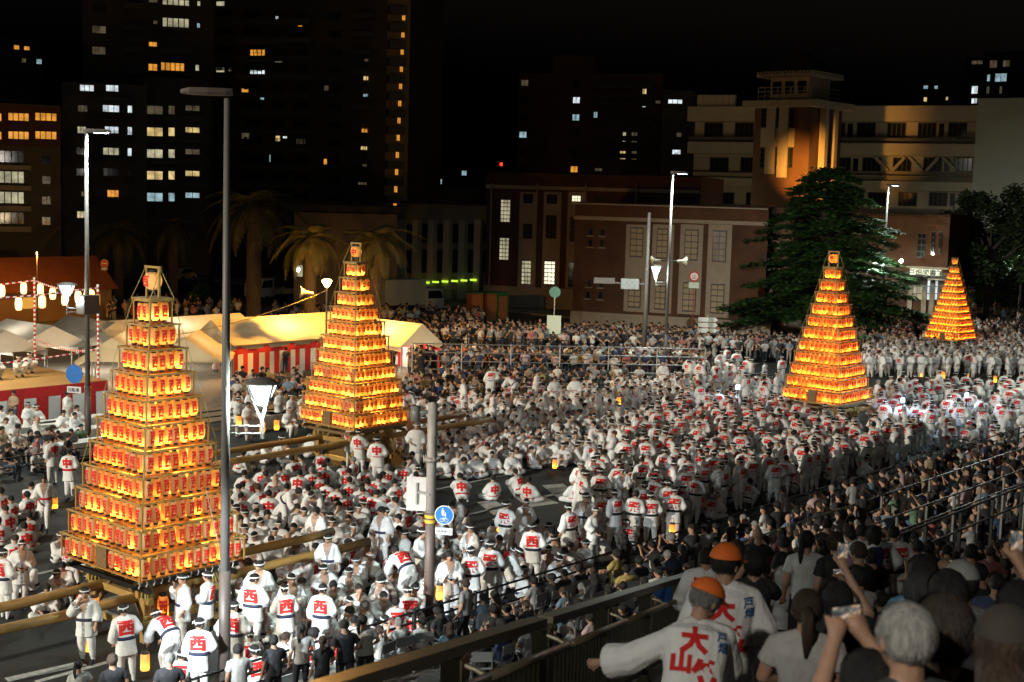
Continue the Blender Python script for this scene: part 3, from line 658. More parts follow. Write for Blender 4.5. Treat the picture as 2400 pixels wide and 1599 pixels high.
c = B.sz(2184, 637); tb = MB(); flat_text(tb, '戸畑図書館', (c[0], -2.2, c[1]), (1, 0, 0), .55, 0, .01, .02); tb.build('sign_lettering', M_DARKM, B.e)
B.pbox('canopy', (2110, 646, 2230, 655), -2.2, 0, M_CONC)
# --- low pillared building behind the palms
B = Bld('pillared_building', 'low pale building with slanted pillars behind the palms', 930, 1139, 128, 124, 478, 10, nmat('beige_wall', (.22, .19, .15), .85, noise=.15, nscale=.5))
for k in range(6):
    B.pbox('pillar', (940 + k * 36, 515, 950 + k * 36, 700), -.8, 0, M_CREAM); B.win((953 + k * 36, 525, 972 + k * 36, 570), M_GLASSD, 2, 2); B.win((953 + k * 36, 585, 972 + k * 36, 640), M_GLASSD, 2, 2)
B.pbox('eave', (925, 470, 1139, 482), -1.6, 10, M_ROOF)
for k in range(7): B.pbox('light_strip', (980 + k * 22, 660 - k * 1.2, 994 + k * 22, 665 - k * 1.2), -.95, -.85, nmat('green_strip_light', (.3, .5, .05), .5, emit=(.55, .9, .05), estr=1.4))
B = Bld('shed', 'low pale shed with gabled roof behind the palms and parked cars', 690, 930, 118, 118, 500, 8, nmat('shed_wall', (.2, .15, .1), .85, noise=.2, nscale=.6))
B.pbox('roof', (680, 478, 940, 500), -1, 8, M_ROOF)
B.win((667 + 30, 620, 680 + 30, 650), W_PALE, 2, 2, -.02)
wl = B.sz(699, 632); lo = MB(); lo.ellip((wl[0], -.15, wl[1]), (.14, .1, .18), 8, 6); lo.build('wall_lamp', nmat('wall_lamp_glass', (.8, .8, .7), .5, emit=(1, .95, .6), estr=30), B.e)

# --- clock-tower of the hall
B = Bld('brick_tower', 'square brick tower with pale columns, lookout cabin and pyramid roof', 1762, 1893, 136, 133, 245, 6.2, M_BRICK)
k4 = lambda l: CO(l, 1600, 0, 2.941)
S0, S1 = 0, B.L; HT = B.H
for (a, c, e) in ((595, 632, 1200), (680, 718, 1225)): B.pbox('column', k4([(a, 700, c, e)])[0], -.32, -.05, M_STONE)
for (a, c) in ((545, 592), (632, 678), (718, 768)): 
    B.win(k4([(a, 745, c, 880)])[0], M_GLASSD, 2, 4, -.02); B.win(k4([(a - 8, 1018, c - 8, 1160)])[0], M_GLASSD, 2, 4, -.02); B.pbox('stone_panel', k4([(a - 4, 884, c, 1015)])[0], -.04, 0, M_STONE)
B.box('slab', -.9, S1 + .9, -.9, 7.1, HT - .3, HT + .35, M_STONE)
for k in range(2): 
    y0 = 1.6 + k * 1.9; B.box('column', S1 + .1, S1 + .75, y0, y0 + .6, HT - 11, HT - .3, M_STONE); B.box('stone_panel', S1, S1 + .05, y0 + .6, y0 + 1.3, HT - 7.5, HT - 5, M_STONE)
zc = HT + .35; hc = abs(B.sz(1830, 165)[1] - B.sz(1830, 222)[1])
B.box('cabin', 1.0, S1 - .9, 1.0, 5.2, zc, zc + hc, M_CREAM)
for k in range(3):
    o = link('window', UW[(2, 1)], B.e, (1.75 + k * (S1 - 3.4) / 2, 1.0, zc + hc * .58), 0, (.95, 1, hc * .5)); link('pane', pane_mesh(M_GLASSD), o)
b = MB()
for k in range(9): b.box(.2 + k * (S1 - .4) / 8 - .03, .2 + k * (S1 - .4) / 8 + .03, .1, .16, zc, zc + 1.3)
for z in (.5, .9, 1.3): b.box(.2, S1 - .2, .1, .16, zc + z - .03, zc + z + .03); b.box(S1 - .26, S1 - .2, .1, 6, zc + z - .03, zc + z + .03); b.box(.2, .26, .1, 6, zc + z - .03, zc + z + .03)
b.build('balcony_railing', M_CREAM, B.e)
B.box('eave', 0, S1, 0, 6.2, zc + hc, zc + hc + .25, M_STONE)
for k in range(16): B.box('eave_block', .1 + k * S1 / 16, .1 + k * S1 / 16 + .2, -.1, 6.3, zc + hc + .25, zc + hc + .5, M_STONE)
b = MB(); cx = S1 / 2; z0 = zc + hc + .5; b.add([(0.2, .2, z0), (S1 - .2, .2, z0), (S1 - .2, 6, z0), (.2, 6, z0), (cx, 3.1, z0 + 2.4)], [(0, 1, 4), (1, 2, 4), (2, 3, 4), (3, 0, 4), (3, 2, 1, 0)]); b.build('roof', M_ROOF, B.e)
TWR = B
fl = empty('floodlight', TWR.A + TWR.x * (TWR.L + 2.2) + TWR.n * 6.5 + Vector((0, 0, HALL.H + .3)))  # unseen floodlight, assumed from the orange light on the tower
tag(fl, 'assumed amber floodlight on the brick hall roof aimed at the tower', 'floodlight')
b = MB(); b.box(-.2, .2, -.2, .2, 0, .5); b.build('housing', M_DARKM, fl)
tp = TWR.A + TWR.x * (TWR.L * .95) + Vector((0, 0, HT - 6.5))
light('lamp', 'SPOT', (0.3, 0, .8), 15000, (1, .42, .06), fl, .2, 52, .9, aim=tp - Vector(fl.location))

wl = atd(2112, 612, 112); t = empty('wall_lamp', wl); tag(t, 'small bright lamp on the brick entrance wing behind the cedar', 'wall lamp')
b = MB(); b.ellip((0, 0, 0), (.16, .16, .16), 8, 6); b.build('globe', nmat('wall_lamp_glass2', (.8, .8, .7), .5, emit=(1, .85, .5), estr=25), t); light('lamp', 'POINT', (-.3, -.4, .2), 500, (1, .6, .2), t, .1)
dl = empty('assumed_stair_lamp', (-3.5, 1.5, 8.7)); tag(dl, 'assumed lamp post at the head of the stair, unseen behind the viewer', 'street lamp')  # unseen lamp, assumed and added to light the nearest people
b = MB(); b.tube([(0, 0, 0), (0, 0, 5.0)], .07, 10); b.build('pole', M_GREYP, dl); b = MB(); b.lathe([(.05, 5.0), (.3, 5.1), (.3, 5.2), (0, 5.3)], 14); b.build('head', M_GREYP, dl); light('lamp', 'POINT', (.45, .2, 4.9), 1900, (1, .95, .85), dl, .15)

for i, (px, d, pw, lab) in enumerate((((1600, 470), 136, 700, 'added yard lamp, unseen behind the dark brick wing'), ((2150, 570), 132, 600, 'added yard lamp, unseen behind the brick entrance wing'))):  # unseen lamps added to brighten the cream building and its gable
    q = atd(px[0], px[1], d); t = empty('added_yard_lamp', (q.x, q.y, 0)); tag(t, lab, 'street lamp')
    b = MB(); b.tube([(0, 0, 0), (0, 0, q.z)], .07, 8); b.build('pole', M_GREYP, t); b = MB(); b.lathe([(.05, q.z), (.2, q.z + .1), (0, q.z + .25)], 10); b.build('globe', M_SODIUM, t); light('lamp', 'POINT', (0, 0, q.z + .5), pw, ((1, .78, .42), (.95, .9, .62))[i], t, .2)
# ------------------------------------------------------------------ street lamps
def street_lamp(label, base, h, head_dir, lit, vdir, v_on=True, led_p=3200, v_p=1600, top=True):
    t = empty('street_lamp', (base[0], base[1], 0)); tag(t, label, 'street lamp', 'street lamps along the road')
    b = MB(); b.tube([(0, 0, 0), (0, 0, 2.55)], [.125, .12], 16, 0); b.tube([(0, 0, 0), (0, 0, .25)], [.19, .15], 16, 0); b.tube([(0, 0, 2.55), (0, 0, h - .1)], [.095, .062], 16, 1)
    b.build('pole', [M_BROWNP, M_GREYP], t, True)
    hd = Vector((*head_dir, 0)).normalized()
    if top:
        b = MB(); sd = Vector((-hd.y, hd.x, 0)); c = Vector((0, 0, h)); prof = [(0, .05), (.12, .11), (.45, .19), (.8, .17), (1.0, .05)]
        vs = []; fs = []
        for (d, wd) in prof:
            for (sx, sz) in ((-1, 0), (-.7, .09), (.7, .09), (1, 0), (.8, -.05), (-.8, -.05)): vs.append(c + hd * (d - .1) + sd * (wd * sx) + Vector((0, 0, sz * (1 if d < .9 else .5))))
        for i in range(len(prof) - 1):
            for k in range(6): fs.append((i * 6 + k, i * 6 + (k + 1) % 6, (i + 1) * 6 + (k + 1) % 6, (i + 1) * 6 + k))
        fs.append((5, 4, 3, 2, 1, 0)); b.add(vs, fs); H = b.build('lamp_head', M_GREYP if lit else M_BROWNP, t)  # unlit head gets the darker paint in place of shade
        if lit:
            p = MB(); q = c + hd * .55 + Vector((0, 0, -.062)); p.add([q + hd * a + sd * e for a, e in ((-.26, -.12), (-.26, .12), (.26, .12), (.26, -.12))], [(0, 1, 2, 3)]); p.build('led_panel', M_LED, H)
            light('lamp', 'AREA', q + Vector((0, 0, -.02)), led_p, (.86, 1.0, .93), H, .4)
    vd = Vector((*vdir, 0)).normalized(); z = 5.45; k = vd * .72
    b = MB(); b.tube([(0, 0, z - .1), (k.x, k.y, z - .1)], .022, 8); b.tube([(0, 0, z + .05), (k.x, k.y, z + .05)], .022, 8); b.build('bracket', M_GREYP, t)
    V = Vector((k.x, k.y, z - .2))
    b = MB(); b.tube([V, V + Vector((0, 0, .35))], .04, 10)
    for q in range(3):
        a = q * 2.094 + .5; b.tube([V + Vector((0, 0, .3)), V + Vector((.34 * math.cos(a), .34 * math.sin(a), 1.12))], .022, 6)
    b.tube([V + Vector((.35 * math.cos(a), .35 * math.sin(a), 1.13)) for a in [2 * math.pi * q / 20 for q in range(21)]], .022, 6); b.lathe([(.0, 1.24), (.2, 1.21), (.36, 1.15)], 16, tuple(V))
    F = b.build('lantern_frame', M_GREYP, t)
    if v_on:
        b = MB(); b.lathe([(.0, .66), (.10, .68), (.28, 1.09), (.0, 1.1)], 16, tuple(V)); G = b.build('lantern_glass', M_VLAMP, F, True); b = MB(); b.ellip(V + Vector((0, 0, .93)), (.17, .17, .1), 10, 6); b.build('bulb', M_VBULB, G, True)
        light('lamp', 'POINT', V + Vector((0, 0, .5)), v_p, (.82, 1.0, .95), F, .12)
    return t
street_lamp('tall lamp post with cold white head and hooded lantern beside the stage', (28.5, 45.4), 12.1, (.7, -.7), True, (-.75, .6), led_p=850, v_p=130)
street_lamp('tall lamp post with unlit head and bright lantern in front of tower', (16.75, 21.75), 12.05, (-.66, .75), False, (.75, -.65), v_p=900)
L4 = street_lamp('tall lit lamp post carrying loudspeakers before the brick hall', (63.8, 43.1), 11.6, (.75, -.66), True, (-.75, .65), led_p=1300, v_p=300)
street_lamp('tall lit lamp post carrying round traffic signs near cedar', (97.0, 46.0), 11.6, (.75, -.66), True, (-.78, .62), led_p=600, v_p=4500)
street_lamp('street lamp by the park path, its post mostly outside the photo', (119, 43.6), 11.6, (.75, -.66), False, (-.75, .65), v_p=900)
# unseen lamps added to brighten the crowd, placed as if the row went on
street_lamp('added street lamp on the near kerb left of the railing, out of frame', (-6, 21.75), 12.05, (.3, .95), True, (.75, -.65), led_p=1500, v_p=200)
street_lamp('added street lamp at the far right corner of the crossing, out of frame', (66, 19.5), 12.05, (.1, .99), True, (.75, -.65), led_p=1200, v_p=200)

def floodlight(label, base, h, aim, power, col, cone, blend=.6):
    t = empty('floodlight', base); tag(t, label, 'floodlight'); d = (Vector(aim) - Vector(base) - Vector((0, 0, h))).normalized()
    b = MB(); b.tube([(0, 0, 0), (0, 0, h - .2)], .04, 8)
    for k in range(3): b.tube([(0, 0, .5), (.4 * math.cos(k * 2.1), .4 * math.sin(k * 2.1), 0)], .02, 6)
    b.build('stand', M_DARKM, t); c = Vector((0, 0, h)); b = MB(); b.bar(c - d * .2, c - d * .02, .5, .35); b.build('housing', M_DARKM, t); b = MB(); b.bar(c - d * .02, c, .44, .3); b.build('lens', M_LED, t)
    light('lamp', 'SPOT', c + d * .03, power, col, t, .25, cone, blend, aim=c + d)
floodlight('assumed work floodlight on a stand at the kerb aimed at the front crowd', (8.6, 18.6, .13), 4.6, (20.6, 22.9, .7), 14000, (.84, .95, 1.0), 34, .8)  # unseen stand, assumed from the bright patch on the front crowd
floodlight('added unseen floodlight for the crowd, far down the street', (-62, 40, 0), 26, (34, 35.5, 0), 340000, (1, .93, .78), 30, .6)  # unseen light added to brighten the crowd on the road

# loudspeakers
def horn(parent, c, d, k=1.0, name='loudspeaker_horn'):
    d = Vector(d).normalized(); c = Vector(c); b = MB(); b.tube([c - d * .18 * k, c - d * .05 * k, c + d * .1 * k, c + d * .3 * k, c + d * .36 * k], [.07 * k, .08 * k, .08 * k, .2 * k, .26 * k], 16, cap=True); return b.build(name, M_CREAM, parent, True)
for s in (-1, 1): horn(L4, (s * .45, -s * .45, 6.7), (s, -s * .8, 0))
b = MB(); b.tube([(-.45, .45, 6.7), (.45, -.45, 6.7)], .03, 6); b.build('loudspeaker_bar', M_DARKM, L4)
# amber lamp with a horn by the tents
P = atd(766, 664, 75); t = empty('street_lamp', (P.x, P.y, 0)); tag(t, 'amber lamp on a thin post with a horn loudspeaker behind tents', 'street lamp')
b = MB(); b.tube([(0, 0, 0), (0, 0, P.z - .2)], [.07, .05], 10); b.tube([(0, 0, P.z - .4), (-.5, .45, P.z - .7)], .03, 6); b.build('pole', M_GREYP, t)
b = MB(); b.lathe([(.1, P.z - .2), (.28, P.z + .12), (.2, P.z + .2), (0, P.z + .22)], 14); b.build('lamp_glass', M_SODIUM, t, True); horn(t, (-.75, .6, P.z - .55), (-.8, .6, .1), 1.3)
light('lamp', 'POINT', (0, 0, P.z + .6), 5500, (1, .45, .06), t, .15)
b = MB(); A = Vector((-.3, .25, P.z - .6)); Bp = Vector((-9, 4, P.z - 2.9)); b.tube([A.lerp(Bp, k / 8) + Vector((0, 0, -.35 * math.sin(math.pi * k / 8))) for k in range(9)], .025, 5); b.build('cable', M_ROPE, t)

# ------------------------------------------------------------------ poles and signs
def disc(mb, c, r, d, mi, th=.02, n=24):
    d = Vector(d).normalized(); c = Vector(c); mb.tube([c - d * th, c], [r, r], n, mi)
TOCAM = Vector((-.76, -.65, 0))
def side_of(d): return Vector((-d.y, d.x, 0))   # reading direction for a viewer that faces -d
# thick brown post with the cycle-path sign
P3 = gp(1004, 1440); t = empty('sign_post', (P3.x, P3.y, 0)); tag(t, 'thick brown post carrying a blue round walking and cycling sign', 'sign post')
b = MB(); b.tube([(0, 0, 0), (0, 0, 2.55)], [.125, .12], 18, 0); b.tube([(0, 0, 2.55), (0, 0, 5.2)], [.12, .12], 18, 1); b.tube([(0, 0, 5.2), (0, 0, 5.24)], [.12, .03], 18, 1)
for q in range(12):
    a = q * math.pi / 6; b.tube([(.19 * math.cos(a), .19 * math.sin(a), 3.78), (.19 * math.cos(a), .19 * math.sin(a), 3.92)], .02, 6, 1)
b.lathe([(.11, 3.82), (.21, 3.82), (.21, 3.87), (.11, 3.87)], 18, mi=1); b.build('pole', [nmat('brown_post_paint', (.15, .11, .095), .5), nmat('beige_post_paint', (.36, .31, .28), .5, noise=.1, nscale=4)], t, True)
F = Vector((-.85, -.53, 0)).normalized(); X = side_of(F)
c = X * .36 + F * .12 + Vector((0, 0, 2.52)); b = MB(); disc(b, c, .235, F, 1); disc(b, c + F * .006, .215, F, 0); sgn = b.build('cycle_path_sign', [M_BLUE, M_WHITE, M_WHITE], t)
b = MB(); n0 = c + F * .012
def S2(x, z): return n0 + X * x + Vector((0, 0, z))
b.ellip(S2(-.03, .155), (.022, .022, .024), 10, 6); b.add([S2(-.065, .12), S2(.005, .12), S2(.0, .0), S2(-.02, -.01), S2(-.04, -.01), S2(-.06, .0)], [(0, 5, 4, 3, 2, 1)]); b.ellip(S2(.03, .06), (.014, .014, .016), 8, 5); b.add([S2(.012, .04), S2(.048, .04), S2(.045, -.03), S2(.015, -.03)], [(0, 3, 2, 1)])
for dx in (-.055, .06): b.tube([S2(dx + .045 * math.cos(a), -.12 + .045 * math.sin(a)) for a in [2 * math.pi * q / 16 for q in range(17)]], .006, 4)
for (p, q) in (((-.055, -.12), (-.02, -.07)), ((-.02, -.07), (.045, -.07)), ((.06, -.12), (.04, -.045)), ((-.02, -.07), (.0, -.12)), ((.0, -.12), (.045, -.07)), ((-.03, -.05), (-.01, -.05))): b.tube([S2(*p), S2(*q)], .006, 4)
b.build('pictogram', M_WHITE, sgn)
b = MB(); c2 = X * .36 + F * .12 + Vector((0, 0, 2.12)); b.add([c2 + X * a + Vector((0, 0, e)) - F * d for d in (0, .02) for a, e in ((-.21, -.085), (.21, -.085), (.21, .085), (-.21, .085))], [(0, 1, 2, 3), (7, 6, 5, 4), (0, 4, 5, 1), (1, 5, 6, 2), (2, 6, 7, 3), (3, 7, 4, 0)]); flat_text(b, '自転車通行可', c2, X, .062, 1, .006, .01); b.build('text_plate', [M_WHITE, M_DARKM], t)
b = MB(); c3 = X * -.36 + F * -.1 + Vector((0, 0, 2.95)); b.add([c3 + X * a + Vector((0, 0, e)) - F * d for d in (0, .02) for a, e in ((-.27, -.42), (.27, -.42), (.27, .42), (-.27, .42))], [(0, 1, 2, 3), (7, 6, 5, 4), (0, 4, 5, 1), (1, 5, 6, 2), (2, 6, 7, 3), (3, 7, 4, 0)]); b.bar(c3 + Vector((0, 0, -.25)) + F * .03, c3 + Vector((0, 0, .28)) + F * .03, .05, .04, 1); b.bar(c3 + Vector((0, 0, .06)) + F * .03, Vector((0, 0, 3.0)) + F * .14, .03, .05, 1); b.build('sign_back', [nmat('sign_back_paint', (.5, .45, .42), .6), M_STEEL], t)
b = MB(); b.tube([c3 * 0 + X * -.05 + Vector((0, 0, 5.0)), X * -.42 + Vector((0, 0, 4.95))], .05, 8); b.tube([X * -.42 + Vector((0, 0, 4.75)), X * -.42 + Vector((0, 0, 5.12))], .12, 12); b.build('camera_arm', M_GREYP, t, True)
for z in (2.45, 2.33): 
    b = MB(); b.lathe([(.142, z - .04), (.146, z), (.142, z + .04)], 16); b.build('sticker_band', nmat('yellow_sticker', (.75, .42, .03), .6), t)
def small_sign(label, px, h, kind, dist=None, r=.3):
    """a post with a sign on top; px = foot of the post"""
    P = gp(*px) if dist is None else atd(px[0], px[1], dist); t = empty('traffic_sign', (P.x, P.y, 0)); tag(t, label, 'traffic sign')
    b = MB(); b.tube([(0, 0, 0), (0, 0, h + r)], .035, 8); b.build('post', M_STEEL if kind != 'stop' else nmat('red_post', (.3, .03, .03), .5), t)
    F = TOCAM.normalized(); X = side_of(F); c = Vector((0, 0, h)) + F * .06
    b = MB()
    if kind == 'noentry':
        disc(b, c, r, F, 1); disc(b, c + F * .005, r * .93, F, 0); q = c + F * .01; b.add([q + X * a + Vector((0, 0, e)) for a, e in ((-r * .65, -r * .14), (r * .65, -r * .14), (r * .65, r * .14), (-r * .65, r * .14))], [(0, 1, 2, 3)], 1)
        b.add([c + X * a + Vector((0, 0, e)) for a, e in ((-r * .8, -r * 1.6), (r * .8, -r * 1.6), (r * .8, -r * 1.1), (-r * .8, -r * 1.1))], [(0, 1, 2, 3)], 1)
    if kind == 'back': disc(b, c, r, F, 2); b2 = MB(); b2.add([Vector((0, 0, h - 2.1)) + F * .06 + X * a + Vector((0, 0, e)) for a, e in ((-.45, -.6), (.45, -.6), (.45, .6), (-.45, .6))], [(0, 1, 2, 3)], 0); b2.build('notice_board', nmat('pale_green_board2', (.6, .72, .6), .6), t)
    if kind == 'stop':
        disc(b, c, r, F, 0); disc(b, c + F * .006, r * .75, F, 1); flat_text(b, '止', c + F * .008, X, r * .9, 0); b.add([c + X * a + Vector((0, 0, e)) for a, e in ((-r, -r * 2.3), (r, -r * 2.3), (r, -r * 1.15), (-r, -r * 1.15))], [(0, 1, 2, 3)], 3)
    if kind == 'arrows':
        for q in range(3):
            z = -q * .36; b.add([c + X * a + Vector((0, 0, e + z)) for a, e in ((-.62, -.14), (.5, -.14), (.65, 0), (.5, .14), (-.62, .14))], [(0, 1, 2, 3, 4)], 1); flat_text(b, ('ウェルとばた', '戸畑図書館', '美術の森')[q], c + Vector((0, 0, z)) + X * -.05, X, .13, 3, .01)
    b.build('sign_face', [M_SRED, M_WHITE, nmat('green_sign_back', (.12, .3, .25), .5), nmat('pale_green_board2', (.6, .72, .6), .6)], t); return t
small_sign('no-entry sign on a post behind the hooded lantern and stage', (246, 745), 4.1, 'noentry')
small_sign('grey-backed round sign over a pale notice board amid standing crowd', (1296, 830), 4.0, 'back', r=.36)
small_sign('red stop-ring sign on a red post before the brick hall', (1620, 815), 4.9, 'stop', r=.35)
small_sign('three stacked white arrow direction boards by the crosswalk', (1655, 835), 2.4, 'arrows')
# mast with a sideways arm
P = gp(1508, 860); t = empty('signal_mast', (P.x, P.y, 0)); tag(t, 'grey mast with a long arm carrying a slatted sign box', 'mast')
hm = 9.3; b = MB(); b.tube([(0, 0, 0), (0, 0, hm)], [.16, .09], 12); b.build('pole', M_GREYP, t, True)
d = Vector((-.6, .75, 0)); b = MB(); b.tube([Vector((0, 0, 5.0)), d * 3.3 + Vector((0, 0, 5.05))], .05, 8); b.build('arm', M_GREYP, t)
b = MB(); b.bar(d * .5 + Vector((0, 0, 5.0)), d * 1.6 + Vector((0, 0, 5.0)), .25, .62); b.build('sign_box', M_STEEL, t); b = MB(); b.bar(d * 2.0 + Vector((0, 0, 5.15)), d * 3.3 + Vector((0, 0, 5.15)), .2, .34); b.build('signal_box', M_GREYP, t)
# round signs and name board on the post by the cedar
t = empty('road_signs', (97.0, 46.0, 0)); tag(t, 'round speed-limit 40 and no-parking signs stacked on lamp post', 'traffic sign')
F = TOCAM.normalized(); X = side_of(F); c = F * .2 + Vector((0, 0, 3.85)) + X * -.1
b = MB(); disc(b, c, .46, F, 0); disc(b, c + F * .006, .35, F, 1); flat_text(b, '40', c + F * .008, X, .36, 2, .01, .02); b.build('speed_sign', [M_SRED, M_WHITE, M_BLUE], t)
c = c + Vector((0, 0, -1.05)); b = MB(); disc(b, c, .46, F, 0); disc(b, c + F * .006, .36, F, 1); b.bar(c + F * .015 + X * -.25 + Vector((0, 0, .25)), c + F * .015 + X * .25 + Vector((0, 0, -.25)), .02, .09, 0); b.build('no_parking_sign', [M_SRED, M_BLUE], t)
b = MB(); q = X * 2.2 + F * .2 + Vector((0, 0, 4.5)); b.bar(q - X * 1.05, q + X * 1.05, .06, .85, 0); flat_text(b, '浅生一号公園前', q + F * .03 + Vector((0, 0, .12)), X, .32, 1, .01); flat_text(b, 'Asou 1 Park', q + F * .03 + Vector((0, 0, -.25)), X, .16, 1, .01); b.tube([Vector((0, 0, 4.7)), X * 1.2 + Vector((0, 0, 4.7))], .04, 6, 2); b.build('name_board', [M_WHITE, M_NAVY, M_GREYP], t)
# small blue round sign on the left lamp post
t = empty('road_signs', (28.5, 45.4, 0)); tag(t, 'blue round sign with small plate on post before red striped stage', 'traffic sign')
F = Vector((-.9, -.4, 0)).normalized(); X = side_of(F); c = F * .2 + X * -.45 + Vector((0, 0, 3.0)); b = MB(); disc(b, c, .36, F, 0); b.tube([c, Vector((0, 0, 3.0))], .03, 6, 2); b.build('blue_sign', [M_BLUE, M_WHITE, M_STEEL], t)
b = MB(); b.bar(c + X * -.3 + Vector((0, 0, -.6)), c + X * .3 + Vector((0, 0, -.6)), .03, .24); flat_text(b, '自転車', c + F * .02 + Vector((0, 0, -.6)), X, .16, 1, .01); b.build('plate', [M_WHITE, M_NAVY], t)
b = MB(); b.box(-.3, .35, -.28, .28, 5.3, 6.0); b.build('control_box', M_BROWNP, t)

# ------------------------------------------------------------------ guard railings
def railing(label, a, b_, z0, h, step, nr, r=.028, pr=.05, mat=M_DARKM, sq=False, name='guard_rail', group=None):
    a = Vector(a); b_ = Vector(b_); d = b_ - a; L = d.length; n = max(1, round(L / step)); t = empty(name, a); tag(t, label, 'railing', group)
    pm = MB(); (pm.box(-pr, pr, -pr, pr, 0, h) if sq else pm.tube([(0, 0, 0), (0, 0, h)], pr, 8)); pm = pm.mesh('post', mat)
    for k in range(n + 1): q = d * (k / n); link('post', pm, t, (q.x, q.y, q.z))
    for k in range(nr):
        z = h - .06 - k * (h - .25) / max(1, nr); g = MB(); g.tube([(0, 0, z), (d.x, d.y, z + d.z)], r, 8); g.build('rail', mat, t)
    return t
railing('long black kerb railing between the white-robed crowd and seated spectators', (11, 20.55, 0.13), (61, 20.55, .13), 0, .95, 2.0, 3)
railing('black roadside railing behind the carrying poles near judges tables', (30, 45.8, 0), (44, 45.8, 0), 0, .95, 2.0, 3)
railing('low black rail edging the seated spectators left of stage', (20, 42.5, 0), (28, 42.5, 0), 0, .9, 2.0, 2)
q0, q1 = gp(965, 893), gp(1650, 905)
railing('tall scaffold-pipe barrier holding back the standing spectators', q0, q1, 0, 2.1, 2.6, 4, .03, .035, M_STEEL, name='pipe_barrier')
railing('waist-high dark fence before the far standing crowd', gp(930, 822), gp(1345, 838), 0, 1.1, 2.5, 4, .025, .04, M_DARKM, name='pipe_barrier')

# ------------------------------------------------------------------ tents
M_CANVY = nmat('cream_canvas', (.72, .62, .42), .85, noise=.1, nscale=1.5, transl=.35, bump=.3, bscale=3)
M_TUBE = nmat('fluorescent_tube', (.9, .9, .9), .5, emit=(1, .98, .9), estr=8)
def tent(label, px, wx, wy, rotz, eave=1.9, ridge=3.0, curtain=False, mat=None, lamp=350, tube=True):
    P = gp(*px); t = empty('marquee_tent', (P.x, P.y, 0), rotz); tag(t, label, 'tent', 'festival marquee tents'); mat = mat or M_WCLOTH
    hx, hy = wx / 2, wy / 2
    for s in (-1, 1):
        b = MB(); nx = max(2, int(wx / 1.2)); vs = []; fs = []
        for i in range(nx + 1):
            x = -hx + wx * i / nx; sag = .05 * (i % 2)
            vs += [(x, s * (hy + .1), eave - .04), (x, s * hy * .5, (eave + ridge) / 2 - sag), (x, 0, ridge)]
        for i in range(nx):
            for j in range(2): fs.append((i * 3 + j, (i + 1) * 3 + j, (i + 1) * 3 + j + 1, i * 3 + j + 1))
        b.add(vs, fs); b.build('roof_panel', mat, t)
        b = MB(); b.add([(s * hx, -hy, eave), (s * hx, hy, eave), (s * hx, 0, ridge)], [(0, 1, 2)]); b.build('gable', mat, t)
        b = MB(); b.box(-hx, hx, s * hy - .01, s * hy + .01, eave - .3, eave); b.build('valance', mat, t)
        for s2 in (-1, 1): b = MB(); b.tube([(s2 * hx, s * hy, 0), (s2 * hx, s * hy, eave)], .03, 6); b.build('leg', M_STEEL, t)
    if curtain:
        for (a, c) in (((-hx, -hy), (hx, -hy)), ((hx, -hy), (hx, hy))):
            a = Vector((*a, 0)); c = Vector((*c, 0)); L = (c - a).length; n = int(L / .35); g = MB(); nrm = Vector(((c - a).y, -(c - a).x, 0)).normalized() * .05
            for k in range(n):
                p = a.lerp(c, k / n); q = a.lerp(c, (k + 1) / n); o0 = nrm * math.sin(k * 1.3); o1 = nrm * math.sin((k + 1) * 1.3)
                g.quad(p + o0 + Vector((0, 0, .05)), q + o1 + Vector((0, 0, .05)), q + o1 + Vector((0, 0, eave * .72)), p + o0 + Vector((0, 0, eave * .72)), k % 2)
                g.quad(p + o0 + Vector((0, 0, eave * .72)), q + o1 + Vector((0, 0, eave * .72)), q + Vector((0, 0, eave - .05)), p + Vector((0, 0, eave - .05)), 0)
            g.build('striped_curtain', [M_REDL, M_WHITE], t)
    if tube: b = MB(); b.box(-.6, .6, -.05, .05, eave + .1, eave + .16); b.build('strip_lamp', M_TUBE, t)
    if lamp: light('lamp', 'POINT', (0, 0, eave - .2), lamp, (1, .88, .65), t, .25)
    return t
tent('long marquee with amber-lit roof and red striped curtain beside signboard', (648, 868), 9.0, 3.6, 0, 1.9, 3.1, True, M_CANVY, 260)
tent('single striped-curtain tent with a pointed gable right of middle tower', (925, 874), 4.2, 3.2, R(90), 1.8, 2.95, True, M_CANVY, 250)
tent('white gabled tent with lit strip behind the stage performers', (215, 875), 4.6, 4.4, R(90), 1.8, 2.95, False, None, 450)
tent('white gabled tent behind the seated drummer on stage', (70, 885), 4.6, 4.4, R(90), 1.8, 2.9, False, None, 300)
tent('white gabled tent leftmost under the string lanterns', (-40, 900), 4.6, 4.4, R(90), 1.8, 2.9, False, None, 250)
tent('white marquee with skylight strip behind the first lantern tower', (400, 868), 9.5, 4.4, 0, 1.9, 2.95, False, None, 350)
tent('low cream tent just right of the stage', (285, 905), 4.4, 3.6, R(45), 1.5, 2.7, False, M_CANVY, 200, False)
tent('low cream tent half hidden by the first lantern tower', (450, 905), 4.4, 3.6, R(45), 1.5, 2.7, False, M_CANVY, 90, False)
P = gp(530, 862); t = empty('banner_sign', (P.x, P.y, 0)); tag(t, 'grey banner sign on two posts reading service centre in Japanese', 'sign')
X = Vector((.65, -.76, 0)); b = MB()
for s in (-1, 1): b.tube([X * s * 1.1, X * s * 1.1 + Vector((0, 0, 2.6))], .03, 6, 2)
c = Vector((0, 0, 2.25)); b.bar(c - X * 1.1, c + X * 1.1, .04, .75, 0); n = X.cross(Vector((0, 0, 1)))
flat_text(b, 'サービスセンター', c + n * .02 + Vector((0, 0, .14)), X, .24, 1, .01, .02); flat_text(b, '紛失・遺失・おとし物', c + n * .02 + Vector((0, 0, -.2)), X, .17, 1, .01, .01)
b.build('banner', [nmat('grey_banner', (.42, .44, .46), .7), M_DARKM, M_STEEL], t)

